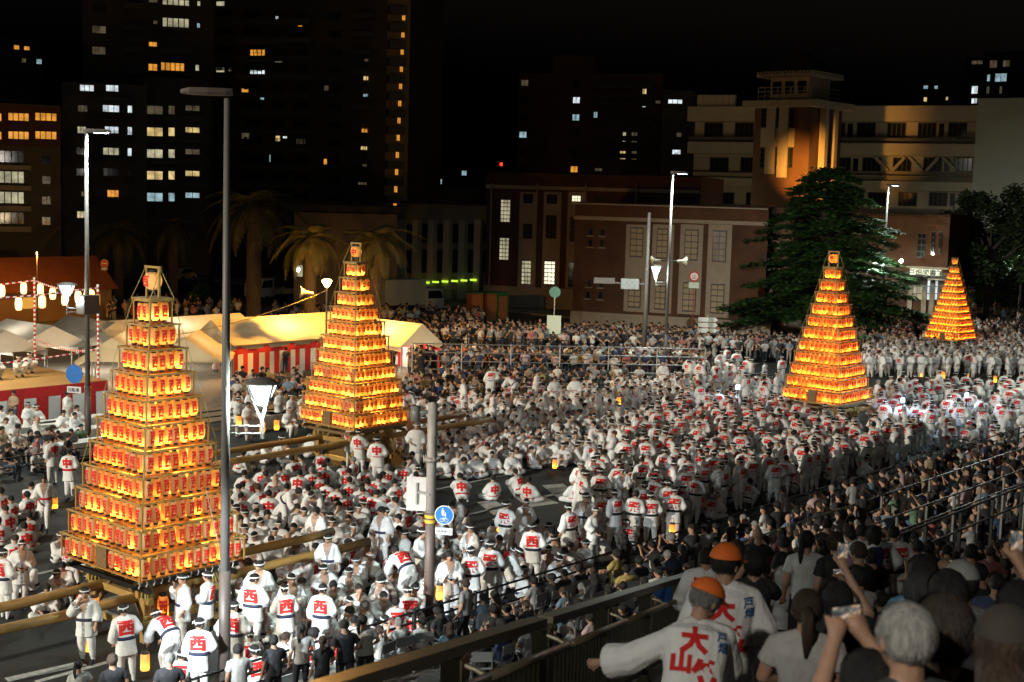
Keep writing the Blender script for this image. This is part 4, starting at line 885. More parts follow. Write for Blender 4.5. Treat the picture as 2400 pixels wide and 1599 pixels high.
# ------------------------------------------------------------------ stage
ST = (20.0, 33.6, 52.0, 58.0); SH = 1.6
t = empty('stage', (ST[0], ST[2], 0)); tag(t, 'raised plywood stage wrapped in red and white striped cloth', 'stage')
b = MB(); b.box(0, ST[1] - ST[0], 0, ST[3] - ST[2], SH - .12, SH); b.build('floor', nmat('plywood', (.48, .30, .12), .6, noise=.2, nscale=2), t)
LX = ST[1] - ST[0]; b = MB(); b.box(0, LX, -.03, 0, SH - .45, SH - .02); b.box(LX, LX + .03, -.03, ST[3] - ST[2], SH - .45, SH - .02); b.build('red_trim', M_REDL, t)
n = 24
for k in range(n):
    g = MB(); x0 = LX * k / n; x1 = LX * (k + 1) / n; y = -.02 + .03 * math.sin(k * 2.1); g.quad((x0, y, 0), (x1, y + .02, 0), (x1, -.02, SH - .45), (x0, -.02, SH - .45)); g.build('striped_cloth', M_WHITE if k % 2 else M_REDL, t)
for k in range(8):
    g = MB(); y0 = (ST[3] - ST[2]) * k / 8; y1 = (ST[3] - ST[2]) * (k + 1) / 8; g.quad((LX + .01, y0, 0), (LX + .03, y1, 0), (LX + .02, y1, SH - .45), (LX + .02, y0, SH - .45)); g.build('striped_cloth', M_WHITE if k % 2 else M_REDL, t)
def striped(parent, pts, r, name):
    b = MB(); 
    for k in range(len(pts) - 1): b.tube([pts[k], pts[k + 1]], r, 6, k % 2)
    b.build(name, [M_REDL, M_WHITE], parent)
hp = 4.2; D = ST[3] - ST[2] - .6; xs = (LX - 9.9, LX - .3)
corners = [Vector((x, y, SH)) for x in xs for y in (.2, D)]
lan = lantern_mesh('string_lantern', M_PAPER_WHITE, False, False, 12)
for c in corners: striped(t, [c + Vector((0, 0, hp * k / 40)) for k in range(41)], .05, 'pole')
for (i, j) in ((0, 2), (1, 3), (2, 3), (0, 1)):
    a, c = corners[i], corners[j]
    for z in ((hp - .15,) + ((1.35,) if (i, j) != (1, 3) else ())): striped(t, [a.lerp(c, k / 60) + Vector((0, 0, z - .25 * math.sin(math.pi * k / 60))) for k in range(61)], .04, 'rope')
    nl = 9 if (i, j) in ((0, 2), (1, 3)) else 5
    for k in range(nl):
        f = (k + .5) / nl; p = a.lerp(c, f) + Vector((0, 0, hp - .15 - .25 * math.sin(math.pi * f) - .62))
        o = link('string_lantern', lan, None, Vector(t.location) + p, 0, (1.35, 1.35, 1.3)); tag(o, 'white paper lantern glowing on the striped rope above the stage', 'lantern', 'string lanterns above the stage')
light('lamp', 'POINT', (LX - 5, 3, SH + 3.6), 900, (1, .78, .45), t, .4)
# judges' tables
def table(label, px, L, rotz):
    P = gp(*px); t = empty('folding_table', (P.x, P.y, 0), rotz); tag(t, label, 'table', 'cloth-covered tables'); b = MB(); b.box(-L / 2, L / 2, -.35, .35, .68, .71); b.build('top', M_WHITE, t)
    b = MB(); b.box(-L / 2, L / 2, -.355, -.345, .12, .69); b.box(-L / 2, L / 2, .345, .355, .12, .69); b.build('cloth', M_WCLOTH, t)
    for s in (-1, 1):
        for s2 in (-1, 1): b = MB(); b.tube([(s * (L / 2 - .1), s2 * .28, 0), (s * (L / 2 - .1), s2 * .28, .7)], .018, 6); b.build('leg', M_STEEL, t)
for i, q in enumerate(((60, 1040), (150, 1052), (175, 1080), (165, 1022), (690, 1000), (620, 1010))):
    table(('white-clothed judges table before the striped stage', 'white-clothed table beyond the black railing by the middle tower')[i > 3], q, 3.2, 0)

# ------------------------------------------------------------------ plants
M_LEAF = nmat('cedar_needles', (.045, .14, .03), .7, noise=.5, nscale=1.5, transl=.2)
M_LEAF2 = nmat('tree_leaves', (.045, .075, .025), .7, noise=.5, nscale=1.2, transl=.25)
M_LEAF3 = nmat('bush_leaves', (.06, .13, .025), .7, noise=.5, nscale=3, transl=.3)
M_BARK = nmat('bark', (.06, .045, .035), .9, noise=.4, nscale=6)
M_PALM = nmat('palm_leaf', (.075, .075, .03), .6, noise=.3, nscale=3, transl=.2)
def leaf_cloud(pts, size, flat=.5, seed=1):
    """one mesh of small bent leaf cards round the given points"""
    g = np.random.default_rng(seed); P = np.asarray(pts, float); n = len(P)
    a = g.uniform(0, 2 * np.pi, n); s = size * g.uniform(.6, 1.3, n); tz = g.normal(0, flat, n)
    dx = np.stack([np.cos(a), np.sin(a), tz * .6], 1); dy = np.stack([-np.sin(a), np.cos(a), g.normal(0, flat, n)], 1)
    V = np.stack([P, P + dx * s[:, None] * .5 + dy * s[:, None] * .28, P + dx * s[:, None], P + dx * s[:, None] * .5 - dy * s[:, None] * .28], 1).reshape(-1, 3)
    F = np.arange(n * 4).reshape(n, 4); return V, F
def cloud_obj(name, V, F, mat, parent):
    me = bpy.data.meshes.new(name); me.from_pydata(V.tolist(), [], F.tolist()); me.materials.append(mat); return link(name, me, parent)
# cedar
P = atd(1925, 700, 104); t = empty('cedar_tree', (P.x, P.y, 0)); tag(t, 'huge dark cedar with layered drooping boughs beside the brick hall', 'tree')
b = MB(); b.tube([(0, 0, 0), (.1, 0, 4), (0, .1, 9), (0, 0, 12.6)], [.55, .45, .25, .04], 10); b.build('trunk', M_BARK, t)
g = np.random.default_rng(5); pts = []; lb = MB()
for k in range(120):
    z = 1.6 + 11 * (k / 120) ** 1.05; rad = max(.6, 7.4 * (1 - (z / 13.4) ** 1.9) + g.normal(0, .6)); a = k * 2.4 + g.normal(0, .3)
    tip = np.array([math.cos(a) * rad, math.sin(a) * rad, z - .10 * rad + g.normal(0, .15)]); root = np.array([0, 0, z])
    lb.tube([tuple(root), tuple(root * .5 + tip * .5 + [0, 0, .25]), tuple(tip)], [.09, .05, .015], 5)
    m = int(480 * (rad / 6.6) + 120); f = g.uniform(.15, 1.02, m) ** .75; spread = .28 + .75 * np.sin(np.clip(f, 0, 1) * 2.6); sd = np.array([-math.sin(a), math.cos(a), 0])
    q = root + (tip - root) * f[:, None] + sd * (g.normal(0, .55, m) * spread)[:, None]; q[:, 2] += .25 * np.sin(f * 3.1) + g.normal(0, .07, m) - .1 * np.abs(g.normal(0, 1, m)); pts.append(q)
lb.build('boughs', M_BARK, t); V, F = leaf_cloud(np.concatenate(pts), .42, .25, 3); cloud_obj('crown', V, F, M_LEAF, t)
def broad(label, base, h, r, mat, n, seed, size=.3, trunk=True, lobes=26, cat='tree', name='broadleaf_tree', z0=.3):
    t = empty(name, (base[0], base[1], 0)); tag(t, label, cat); g = np.random.default_rng(seed)
    if trunk:
        b = MB(); b.tube([(0, 0, 0), (.1, .1, h * .3), (-.1, 0, h * .75)], [r * .08, r * .06, .03], 8)
        for k in range(7): a = k * 2.3; b.tube([(0, 0, h * (.25 + .06 * k)), (math.cos(a) * r * .35, math.sin(a) * r * .35, h * (.4 + .06 * k)), (math.cos(a) * r * .7, math.sin(a) * r * .7, h * (.52 + .05 * k))], [r * .04, r * .025, .02], 6)
        b.build('trunk', M_BARK, t)
    pts = []
    for k in range(lobes):
        z = h * g.uniform(z0, .97); rr = r * math.sqrt(max(.08, 1 - ((z / h - .58) / .48) ** 2)); a = g.uniform(0, 6.28); d = rr * math.sqrt(g.uniform(.1, .9)); lr = r * g.uniform(.2, .38)
        v = g.normal(0, 1, (n // lobes, 3)); v /= np.linalg.norm(v, axis=1)[:, None]; q = v * (lr * g.uniform(.35, 1.05, (len(v), 1))) + [math.cos(a) * d, math.sin(a) * d, z]; q[:, 2] = np.minimum(q[:, 2], h * 1.05); pts.append(q)
    V, F = leaf_cloud(np.concatenate(pts), size, .6, seed); cloud_obj('crown', V, F, mat, t); return t
P = atd(2318, 640, 124); broad('rounded broadleaf tree right of the entrance behind smallest tower', (P.x, P.y), 11.5, 4.0, M_LEAF2, 15000, 11, .36)
P = atd(2440, 560, 128); broad('tall dark tree at the edge of the park beside street lamp', (P.x, P.y), 12, 4.5, M_LEAF2, 9000, 12, .4)
for i, (px, h, r) in enumerate((((488, 735), 2.6, 1.3), ((462, 735), 1.9, 1.0), ((520, 730), 1.5, 1.0))): P = gp(*px); broad(('bright green leafy bush', 'small green bush', 'low green bush')[i] + ' lit amid the dark behind the marquee', (P.x, P.y), h, r, M_LEAF3, 2600, 30 + i, .16, False, 12, 'bush', 'bush', .1)
for i, px in enumerate(((2270, 722), (2350, 720), (2180, 735))): P = gp(*px); broad('low clipped shrub on the park lawn beyond the smallest tower', (P.x, P.y), 1.5, 1.8, M_LEAF3, 2200, 40 + i, .2, False, 10, 'bush', 'bush', .1)['group'] = 'park shrubs'
# palms
def frond_mesh():
    b = MB(); n = 13; pts = []
    for k in range(n + 1): f = k / n; pts.append(Vector((3.4 * (f - .12 * f * f), 0, 1.55 * f - 2.75 * f * f)))
    b.tube(pts, [.05 * (1 - k / n) + .008 for k in range(n + 1)], 4)
    for k in range(2, n + 1):
        p = pts[k]; d = (pts[k] - pts[k - 1]).normalized(); L = .62 * math.sin(math.pi * (.18 + .8 * k / n)) + .1
        for s in (-1, 1):
            for o in (0, .5):
                q = p - d * (o * .26); e = q + Vector((d.x * L * .55, s * L * .8, d.z * L * .55 - .22 * L)); wv = d * .05
                b.quad(q - wv, q + wv, e + wv * .3, e - wv * .3)
    return b.mesh('frond', M_PALM)
FR = frond_mesh()
def palm(label, px, d, zc, skirt=0, k=1.0, nf=30):
    P = atd(px[0], px[1], d); t = empty('palm_tree', (P.x, P.y, 0)); tag(t, label, 'palm tree', 'palms behind the tents'); zc = P.z
    b = MB(); n = 22; b.tube([(0, 0, zc * q / n) for q in range(n + 1)], [(.42 + .03 * (q % 2)) * k * (1.25 if q > n - 3 else 1) for q in range(n + 1)], 12); b.build('trunk', M_BARK, t)
    for q in range(nf):
        o = link('frond', FR, t, (0, 0, zc), q * 2.399, k * (.85 + .3 * rnd.random())); o.rotation_euler = (rnd.uniform(-.2, .2), -R(-35 + 85 * (q / nf)) * 1.0 + .25, q * 2.399)
    for q in range(skirt): o = link('frond', FR, t, (0, 0, zc - .4 - .05 * q), q * 2.0, k * .62); o.rotation_euler = (0, R(62 + rnd.random() * 14), q * 2.0)
palm('tall palm with open crown against the high-rise, left of amber lamp', (596, 485), 94, 0, 0, 1.15)
palm('palm lit amber beside the amber lamp', (728, 560), 84, 0, 4, .85)
palm('palm with shaggy hanging skirt right of the middle lantern tower', (882, 565), 86, 0, 18, .9)
palm('dim palm behind the first lantern tower, beside white lamp post', (405, 530), 118, 0, 10, 1.0)
palm('dim palm by the left lamp post with hanging dead fronds', (276, 545), 116, 0, 10, 1.0)

# ------------------------------------------------------------------ parked vehicles, toilets, containers in the dark
M_CARW = nmat('white_car_paint', (.5, .5, .5), .25); M_CARB = nmat('black_car_paint', (.02, .02, .022), .2); M_TYRE = nmat('tyre', (.01, .01, .01), .9)
def car(label, px, rotz, mat, kind='car'):
    P = gp(*px); t = empty('parked_car' if kind == 'car' else 'parked_truck', (P.x, P.y, 0), rotz); tag(t, label, 'car' if kind == 'car' else 'truck')
    b = MB()
    if kind == 'car':
        side = [(-2.1, .35), (2.1, .35), (2.15, .7), (1.3, .92), (.75, 1.42), (-1.2, 1.45), (-2.0, .98), (-2.15, .75)]; hw = .82
    else:
        side = [(1.0, .5), (2.7, .5), (2.75, 1.2), (2.45, 2.1), (1.0, 2.15)]; hw = .95
    n = len(side); b.add([(x, -hw, z) for x, z in side] + [(x, hw, z) for x, z in side], [tuple(range(n - 1, -1, -1)), tuple(range(n, 2 * n))] + [(k, (k + 1) % n, n + (k + 1) % n, n + k) for k in range(n)]); b.build('body', mat, t)
    if kind == 'box': b = MB(); b.box(-2.9, .95, -1.0, 1.0, .8, 2.9); b.build('cargo_box', M_GREYG, t)
    if kind == 'flat': b = MB(); b.box(-2.6, .95, -.9, .9, .65, .8); b.box(-2.6, .95, -.9, -.86, .8, 1.1); b.box(-2.6, .95, .86, .9, .8, 1.1); b.build('cargo_bed', mat, t)
    wn = [(.7, 1.36), (1.2, .95), (-1.8, .98), (-1.1, 1.4)] if kind == 'car' else [(2.4, 1.95), (2.68, 1.3), (1.2, 1.3), (1.2, 1.95)]
    for s in (-1, 1): b = MB(); b.add([(x, s * (hw + .004), z) for x, z in wn], [(0, 1, 2, 3)]); b.build('side_window', M_GLASSD, t)
    for x in ((-1.3, 1.3) if kind == 'car' else (-1.8, 1.9)):
        for s in (-1, 1): b = MB(); b.lathe([(0, -.1), (.3, -.1), (.32, 0), (.3, .1), (0, .1)], 14, (x, s * (hw - .08), .32), axis='y'); b.build('wheel', M_TYRE, t)
    for s in (-1, 1): b = MB(); b.ellip(((2.12 if kind == 'car' else 2.74), s * hw * .72, .72), (.05, .14, .07), 8, 5); b.build('headlight', M_WHITE, t)
car('black saloon parked beyond the red prefab roof', (30, 668), R(30), M_CARB); car('dark estate car parked behind the red prefab roof', (90, 672), R(30), M_CARB)
car('white car half hidden behind the left lamp post', (205, 680), R(200), M_CARW); car('pale car parked beneath the bush-lined wall', (425, 660), R(30), M_CARW); car('dark car parked past the first tower crown', (470, 690), R(10), M_CARB)
car('small white flatbed truck between two palm trunks', (640, 705), R(190), M_CARW, 'flat'); car('white box truck in the dark right of the skirted palm', (960, 735), R(-15), M_CARW, 'box')
for i, x in enumerate((1112, 1148, 1172)):
    P = gp(x, 752); t = empty('portable_toilet', (P.x, P.y, 0), R(-25)); tag(t, ('orange portable toilet nearest the box truck', 'orange portable toilet in the middle of the row', 'green-sided portable toilet by the hall plinth')[i], 'toilet')
    b = MB(); b.box(-.5, .5, -.5, .5, 0, 2.2); b.build('cabin', nmat('toilet_green', (.02, .16, .04), .5) if i == 2 else nmat('toilet_orange', (.35, .12, .03), .5), t); b = MB(); b.box(-.35, .35, -.53, -.5, .1, 2.0); b.build('door', nmat('toilet_door', (.40, .16, .05), .5), t); b = MB(); b.box(-.54, .54, -.54, .54, 2.2, 2.32); b.build('roof', nmat('toilet_green', (.02, .16, .04)), t)
P = gp(60, 760); t = empty('prefab_hut', (P.x, P.y, 0), R(0)); tag(t, 'long red-brown prefab hut behind the string lanterns', 'hut')
b = MB(); b.box(-14, 7, 0, 5, 0, 2.4); b.build('wall', nmat('tan_wall', (.30, .17, .07), .8, noise=.2, nscale=1), t); b = MB(); b.add([(-14.3, -.5, 2.3), (7.3, -.5, 2.3), (7.3, 2.5, 4.6), (-14.3, 2.5, 4.6), (7.3, 5.5, 2.3), (-14.3, 5.5, 2.3)], [(0, 1, 2, 3), (3, 2, 4, 5), (1, 4, 2), (0, 3, 5)]); b.build('roof', nmat('red_brown_roof', (.22, .07, .035), .7, noise=.2, nscale=1), t)
light('lamp', 'POINT', (-1, -3.5, 5.2), 800, (1, .42, .06), t, .2)  # lamp and post added by the hut, assumed from its orange roof
b = MB(); b.tube([(-1, -3.3, 0), (-1, -3.3, 5.3)], .05, 6); b.build('assumed_lamp_post', M_GREYP, t)
for k in range(4): b = MB(); b.box(-9 + k * 4.4, -7.2 + k * 4.4, -.04, 0, 1.1, 1.9); b.build('window', nmat('hut_window', (.3, .2, .05), .5, emit=(1, .5, .08), estr=.6), t)
# ------------------------------------------------------------------ people: prototypes
M_SKIN = nmat('skin', (.42, .24, .155), .55, noise=.12, nscale=25)
M_TROU = nmat('white_trousers', (.77, .76, .73), .85, noise=.1, nscale=6, bump=.7, bscale=14)
M_HAPPI = nmat('white_happi_cotton', (.80, .79, .76), .85, noise=.07, nscale=5, bump=.9, bscale=11, stretch=(1.6, 1.6, .6))
M_SHOE = nmat('navy_tabi', (.012, .014, .03), .7)
M_HAIR = nmat('hair', (.02, .015, .012), .6, objcol=True, noise=.55, nscale=9, bump=.9, bscale=26, stretch=(5, 5, .8))
M_SHIRT = nmat('shirt_cloth', (.5, .5, .5), .85, objcol=True, noise=.12, nscale=7, bump=.8, bscale=12, stretch=(1.6, 1.6, .6))
M_PANT = nmat('trouser_cloth', (.03, .03, .04), .85, noise=.3, nscale=2)
M_EYE = nmat('eye_dark', (.015, .01, .01), .4)
M_LIP = nmat('lip', (.32, .10, .08), .5)
M_CREST = nmat('happi_red_print', (.62, .018, .015), .85)
M_BAND = nmat('headband_cloth', (.78, .77, .74), .8)
M_SASH = nmat('sash_cloth', (.02, .02, .05), .8, objcol=True)
M_COLL = nmat('printed_collar', (.4, .4, .42), .8, noise=.9, nscale=28)

def J(**k): return {a: Vector(b) for a, b in k.items()}
def pose(kind):
    """joints of a 1.70 m adult facing +Y, standing on z=0"""
    P = J(pel=(0, 0, .93), neck=(0, -.005, 1.41), head=(0, .03, 1.565), shL=(-.18, 0, 1.34), shR=(.18, 0, 1.34), elL=(-.245, -.03, 1.08), elR=(.245, -.03, 1.10),
          wrL=(-.235, .07, .87), wrR=(.235, .07, .87), hpL=(-.09, 0, .92), hpR=(.09, 0, .92), knL=(-.105, .02, .50), knR=(.105, .02, .50),
          anL=(-.11, -.03, .09), anR=(.11, -.03, .09), toL=(-.125, .13, .035), toR=(.125, .13, .035), look=(0, 1, -.08))
    up = lambda **k: P.update(J(**k))
    if kind == 'stand_front': up(elL=(-.25, .02, 1.12), elR=(.25, .02, 1.12), wrL=(-.06, .22, 1.02), wrR=(.06, .22, 1.0))
    if kind == 'stand_turn': up(look=(.6, .8, -.1), wrR=(.16, .2, .98), elR=(.27, .0, 1.13), knL=(-.1, .06, .5), anL=(-.13, .05, .09), toL=(-.15, .2, .035))
    if kind == 'stand_hand': up(elR=(.27, .1, 1.14), wrR=(.06, .19, 1.42), look=(-.3, 1, -.1))
    if kind == 'phone': up(elL=(-.24, .2, 1.2), elR=(.24, .2, 1.2), wrL=(-.07, .36, 1.44), wrR=(.07, .36, 1.44), look=(0, 1, 0))
    if kind == 'phone_high': up(elR=(.27, .16, 1.42), wrR=(.14, .3, 1.68), look=(0, 1, .05))
    if kind == 'walk': up(knL=(-.1, .2, .53), anL=(-.1, .2, .1), toL=(-.11, .36, .05), knR=(.1, -.05, .5), anR=(.1, -.3, .14), toR=(.11, -.16, .035), elL=(-.25, -.12, 1.12), wrL=(-.22, -.08, .88), elR=(.25, .05, 1.11), wrR=(.22, .22, .93), head=(0, .06, 1.575), neck=(0, .03, 1.4), look=(0, 1, -.12))
    if kind == 'bend': up(pel=(0, -.1, .90), neck=(0, .31, 1.2), head=(0, .47, 1.25), shL=(-.185, .27, 1.17), shR=(.185, .27, 1.17), elL=(-.24, .36, .92), elR=(.24, .36, .92), wrL=(-.16, .5, .70), wrR=(.16, .5, .70), hpL=(-.09, -.1, .89), hpR=(.09, -.1, .89), knL=(-.13, .04, .49), knR=(.13, .04, .49), look=(0, .85, -.5))
    if kind == 'crouch': up(pel=(0, -.1, .26), neck=(0, .1, .72), head=(0, .18, .87), shL=(-.185, .07, .68), shR=(.185, .07, .68), elL=(-.25, .24, .52), elR=(.25, .24, .52), wrL=(-.1, .42, .50), wrR=(.1, .42, .50), hpL=(-.09, -.09, .26), hpR=(.09, -.09, .26), knL=(-.19, .28, .47), knR=(.19, .28, .47), anL=(-.15, .04, .09), anR=(.15, .04, .09), toL=(-.17, .2, .035), toR=(.17, .2, .035), look=(.1, 1, -.15))
    if kind in ('cross', 'cross_lean', 'cross_chin', 'cross_turn'):
        up(pel=(0, 0, .13), neck=(0, .0, .61), head=(0, .045, .765), shL=(-.178, 0, .54), shR=(.178, 0, .54), elL=(-.27, .08, .33), elR=(.27, .08, .33), wrL=(-.14, .27, .25), wrR=(.14, .27, .25), hpL=(-.1, .02, .13), hpR=(.1, .02, .13), knL=(-.34, .25, .15), knR=(.34, .25, .15), anL=(.02, .36, .09), anR=(-.04, .30, .07), toL=(.14, .38, .05), toR=(-.16, .33, .045), look=(0, 1, -.1))
        if kind == 'cross_lean': up(neck=(0, .14, .58), head=(0, .23, .735), shL=(-.185, .11, .54), shR=(.185, .11, .54), elL=(-.27, .24, .34), elR=(.27, .24, .34), wrL=(-.1, .4, .27), wrR=(.1, .4, .27), look=(0, 1, -.3))
        if kind == 'cross_chin': up(elR=(.2, .24, .3), wrR=(.05, .19, .62), look=(-.2, 1, -.05), neck=(0, .05, .605), head=(0, .1, .775))
        if kind == 'cross_turn': up(look=(.85, .5, -.05), wrL=(-.3, .1, .2))
    if kind == 'kneesup': up(pel=(0, -.08, .12), neck=(0, .02, .59), head=(0, .08, .76), shL=(-.185, .0, .55), shR=(.185, .0, .55), elL=(-.25, .2, .40), elR=(.25, .2, .40), wrL=(-.05, .40, .38), wrR=(.05, .40, .36), hpL=(-.09, -.06, .12), hpR=(.09, -.06, .12), knL=(-.12, .33, .46), knR=(.12, .33, .46), anL=(-.12, .45, .08), anR=(.12, .45, .08), toL=(-.13, .6, .035), toR=(.13, .6, .035), look=(.05, 1, -.05))
    if kind in ('seat', 'seat_turn', 'seat_phone'):
        up(pel=(0, -.02, .50), neck=(0, -.01, .97), head=(0, .035, 1.125), shL=(-.178, -.01, .90), shR=(.178, -.01, .90), elL=(-.25, .07, .69), elR=(.25, .07, .69), wrL=(-.1, .27, .62), wrR=(.1, .27, .62), hpL=(-.09, .0, .49), hpR=(.09, .0, .49), knL=(-.13, .42, .5), knR=(.13, .42, .5), anL=(-.13, .40, .09), anR=(.13, .40, .09), toL=(-.14, .55, .035), toR=(.14, .55, .035), look=(0, 1, -.05))
        if kind == 'seat_turn': up(look=(-.75, .6, -.05))
        if kind == 'seat_phone': up(elL=(-.24, .18, .76), elR=(.24, .18, .76), wrL=(-.06, .34, 1.0), wrR=(.06, .34, 1.0))
    if kind == 'lean_rail': up(pel=(-.06, -.12, .92), neck=(0, .08, 1.36), head=(.07, .16, 1.50), shL=(-.19, .06, 1.27), shR=(.17, .06, 1.30), elL=(-.40, .2, 1.10), elR=(.24, .2, 1.05), wrL=(-.56, .36, 1.02), wrR=(.14, .40, .98), look=(.8, .5, -.45))
    return P

def sect_loft(mb, secs, n=14):
    vs = []; fs = []
    for (c, x, y, rx, ry) in secs:
        for k in range(n):
            a = 2 * math.pi * k / n; ca, sa = math.cos(a), math.sin(a)
            e = .85  # slightly boxy
            ca = math.copysign(abs(ca) ** e, ca); sa = math.copysign(abs(sa) ** e, sa)
            vs.append(c + x * (rx * ca) + y * (ry * sa))
    for i in range(len(secs) - 1):
        for k in range(n): fs.append((i * n + k, i * n + (k + 1) % n, (i + 1) * n + (k + 1) % n, (i + 1) * n + k))
    fs.append(tuple(range(n - 1, -1, -1))); fs.append(tuple((len(secs) - 1) * n + k for k in range(n)))
    mb.add(vs, fs)
def capsule(mb, a, b, ra, rb_, n=10):
    a = Vector(a); b = Vector(b); d = b - a; L = d.length or 1e-4; d = d / L
    pts = []; rs = []
    for t in (-1, -.8, -.45): pts.append(a + d * (ra * t)); rs.append(ra * math.sqrt(max(0.0016, 1 - t * t)))
    pts += [a, b]; rs += [ra, rb_]
    for t in (.45, .8, 1): pts.append(b + d * (rb_ * t)); rs.append(rb_ * math.sqrt(max(0.0016, 1 - t * t)))
    mb.tube(pts, rs, n)
TORSO = [(-.06, .13, .10), (.0, .158, .118), (.2, .150, .108), (.4, .143, .102), (.6, .158, .112), (.8, .172, .115), (.92, .155, .095), (1.0, .075, .065)]
def frame(P):
    up = (P['neck'] - P['pel']).normalized(); x = (P['shR'] - P['shL']); x = (x - up * x.dot(up)).normalized(); y = up.cross(x).normalized()
    return up, x, y
def headM(P):
    f = P['look'].normalized(); x = f.cross(Vector((0, 0, 1))).normalized(); z = x.cross(f)
    return Matrix((x, f, z)).transposed()
def body_raw(P, girth=1.0, baggy=False):
    mb = MB(); up, x, y = frame(P); L = (P['neck'] - P['pel']).length
    sect_loft(mb, [(P['pel'] + up * (t * L), x, y, rx * girth, ry * girth) for t, rx, ry in TORSO])
    H = P['head']; M = headM(P)
    capsule(mb, P['neck'] - up * .03, H + M @ Vector((0, -.025, -.04)), .062, .055)
    mb.ellip(H + M @ Vector((0, -.012, .03)), (.078, .097, .088), 12, 8, None, M)
    mb.ellip(H + M @ Vector((0, .022, -.045)), (.062, .072, .078), 12, 8, None, M)
    capsule(mb, H + M @ Vector((0, .088, .01)), H + M @ Vector((0, .103, -.025)), .010, .016, 6)
    for s in (-1, 1): mb.ellip(H + M @ Vector((s * .087, -.012, -.012)), (.013, .024, .036), 6, 5, None, M)
    for s in 'LR':
        sg = -1 if s == 'L' else 1
        capsule(mb, P['neck'] + x * (sg * .035) - up * .02, P['sh' + s], .058, .058); capsule(mb, P['sh' + s], P['el' + s], .056, .043); capsule(mb, P['el' + s], P['wr' + s], .043, .028)
        d = (P['wr' + s] - P['el' + s]).normalized(); side = d.cross(y).normalized(); nn = side.cross(d)
        w0 = P['wr' + s]; pc = w0 + d * .045
        capsule(mb, w0, w0 + d * .07 + nn * .0, .028, .034, 8)
        for q in range(4):
            o = side * ((q - 1.5) * .019); ln = (.062, .075, .07, .05)[q]
            b0 = w0 + d * .085 + o; b1 = b0 + d * ln * .55 + nn * .012; b2 = b1 + d * ln * .35 + nn * .028
            capsule(mb, b0, b1, .010, .0095, 6); capsule(mb, b1, b2, .0095, .008, 6)
        capsule(mb, w0 + d * .035 + side * (-sg * .028), w0 + d * .085 + side * (-sg * .05) + nn * .02, .012, .009, 6)
        capsule(mb, P['hp' + s], P['kn' + s], .112 if baggy else .092 * girth, .092 if baggy else .066); capsule(mb, P['kn' + s], P['an' + s] + (P['kn' + s] - P['an' + s]) * (.3 if baggy else 0), .088 if baggy else .062, .066 if baggy else .042); capsule(mb, P['kn' + s], P['an' + s], .058, .044)
        capsule(mb, P['an' + s] - Vector((0, 0, .03)), P['to' + s], .045, .038)
    return mb
def top_raw(P, kind, seated):
    """jacket, shirt or dress over the torso"""
    mb = MB(); up, x, y = frame(P); L = (P['neck'] - P['pel']).length
    e = {'happi': .045, 'shirt': .017, 'dress': .02}[kind]
    S = []
    if kind == 'happi' and not seated:
        S += [(P['pel'] + Vector((0, 0, -.30)), .225, .185), (P['pel'] + Vector((0, 0, -.1)), .2, .16)]
    if kind == 'shirt' and not seated: S += [(P['pel'] + Vector((0, 0, -.06)), .172, .135)]
    if kind == 'dress' and not seated: S += [(P['pel'] + Vector((0, 0, -.62)), .25, .22), (P['pel'] + Vector((0, 0, -.3)), .2, .17)]
    if seated: S += [(P['pel'] - up * .05, .19, .155)]
    for t, rx, ry in TORSO[1:]: S.append((P['pel'] + up * (t * L), rx + e * (1 if t < .97 else .5), ry + e * (1 if t < .97 else .5)))
    sect_loft(mb, [(c, x, y, a, b_) for c, a, b_ in S], 18)
    for s in 'LR':
        sg = -1 if s == 'L' else 1; A, B, C = P['sh' + s], P['el' + s], P['wr' + s]
        capsule(mb, P['neck'] + x * (sg * .035) - up * .025, A, .058 + e * .55, .056 + e * .5)
        if kind == 'happi':
            capsule(mb, A, B, .078, .102); mb.tube([B - (C - B) * .1, B + (C - B) * .66], [.10, .118], 12)
        else:
            k = .55 if kind == 'shirt' else .8
            capsule(mb, A, A + (B - A) * (k - .15), .064, .068); mb.tube([A + (B - A) * (k - .3), A + (B - A) * k], [.07, .076], 12)
    return mb
def band_raw(P, t0, t1, e, seated):
    mb = MB(); up, x, y = frame(P); L = (P['neck'] - P['pel']).length
    rx, ry = .15 + e, .11 + e
    sect_loft(mb, [(P['pel'] + up * (t * L), x, y, rx * (1 + .02 * math.sin(9 * t)), ry) for t in (t0, (t0 + t1) / 2, t1)], 18)
    return mb
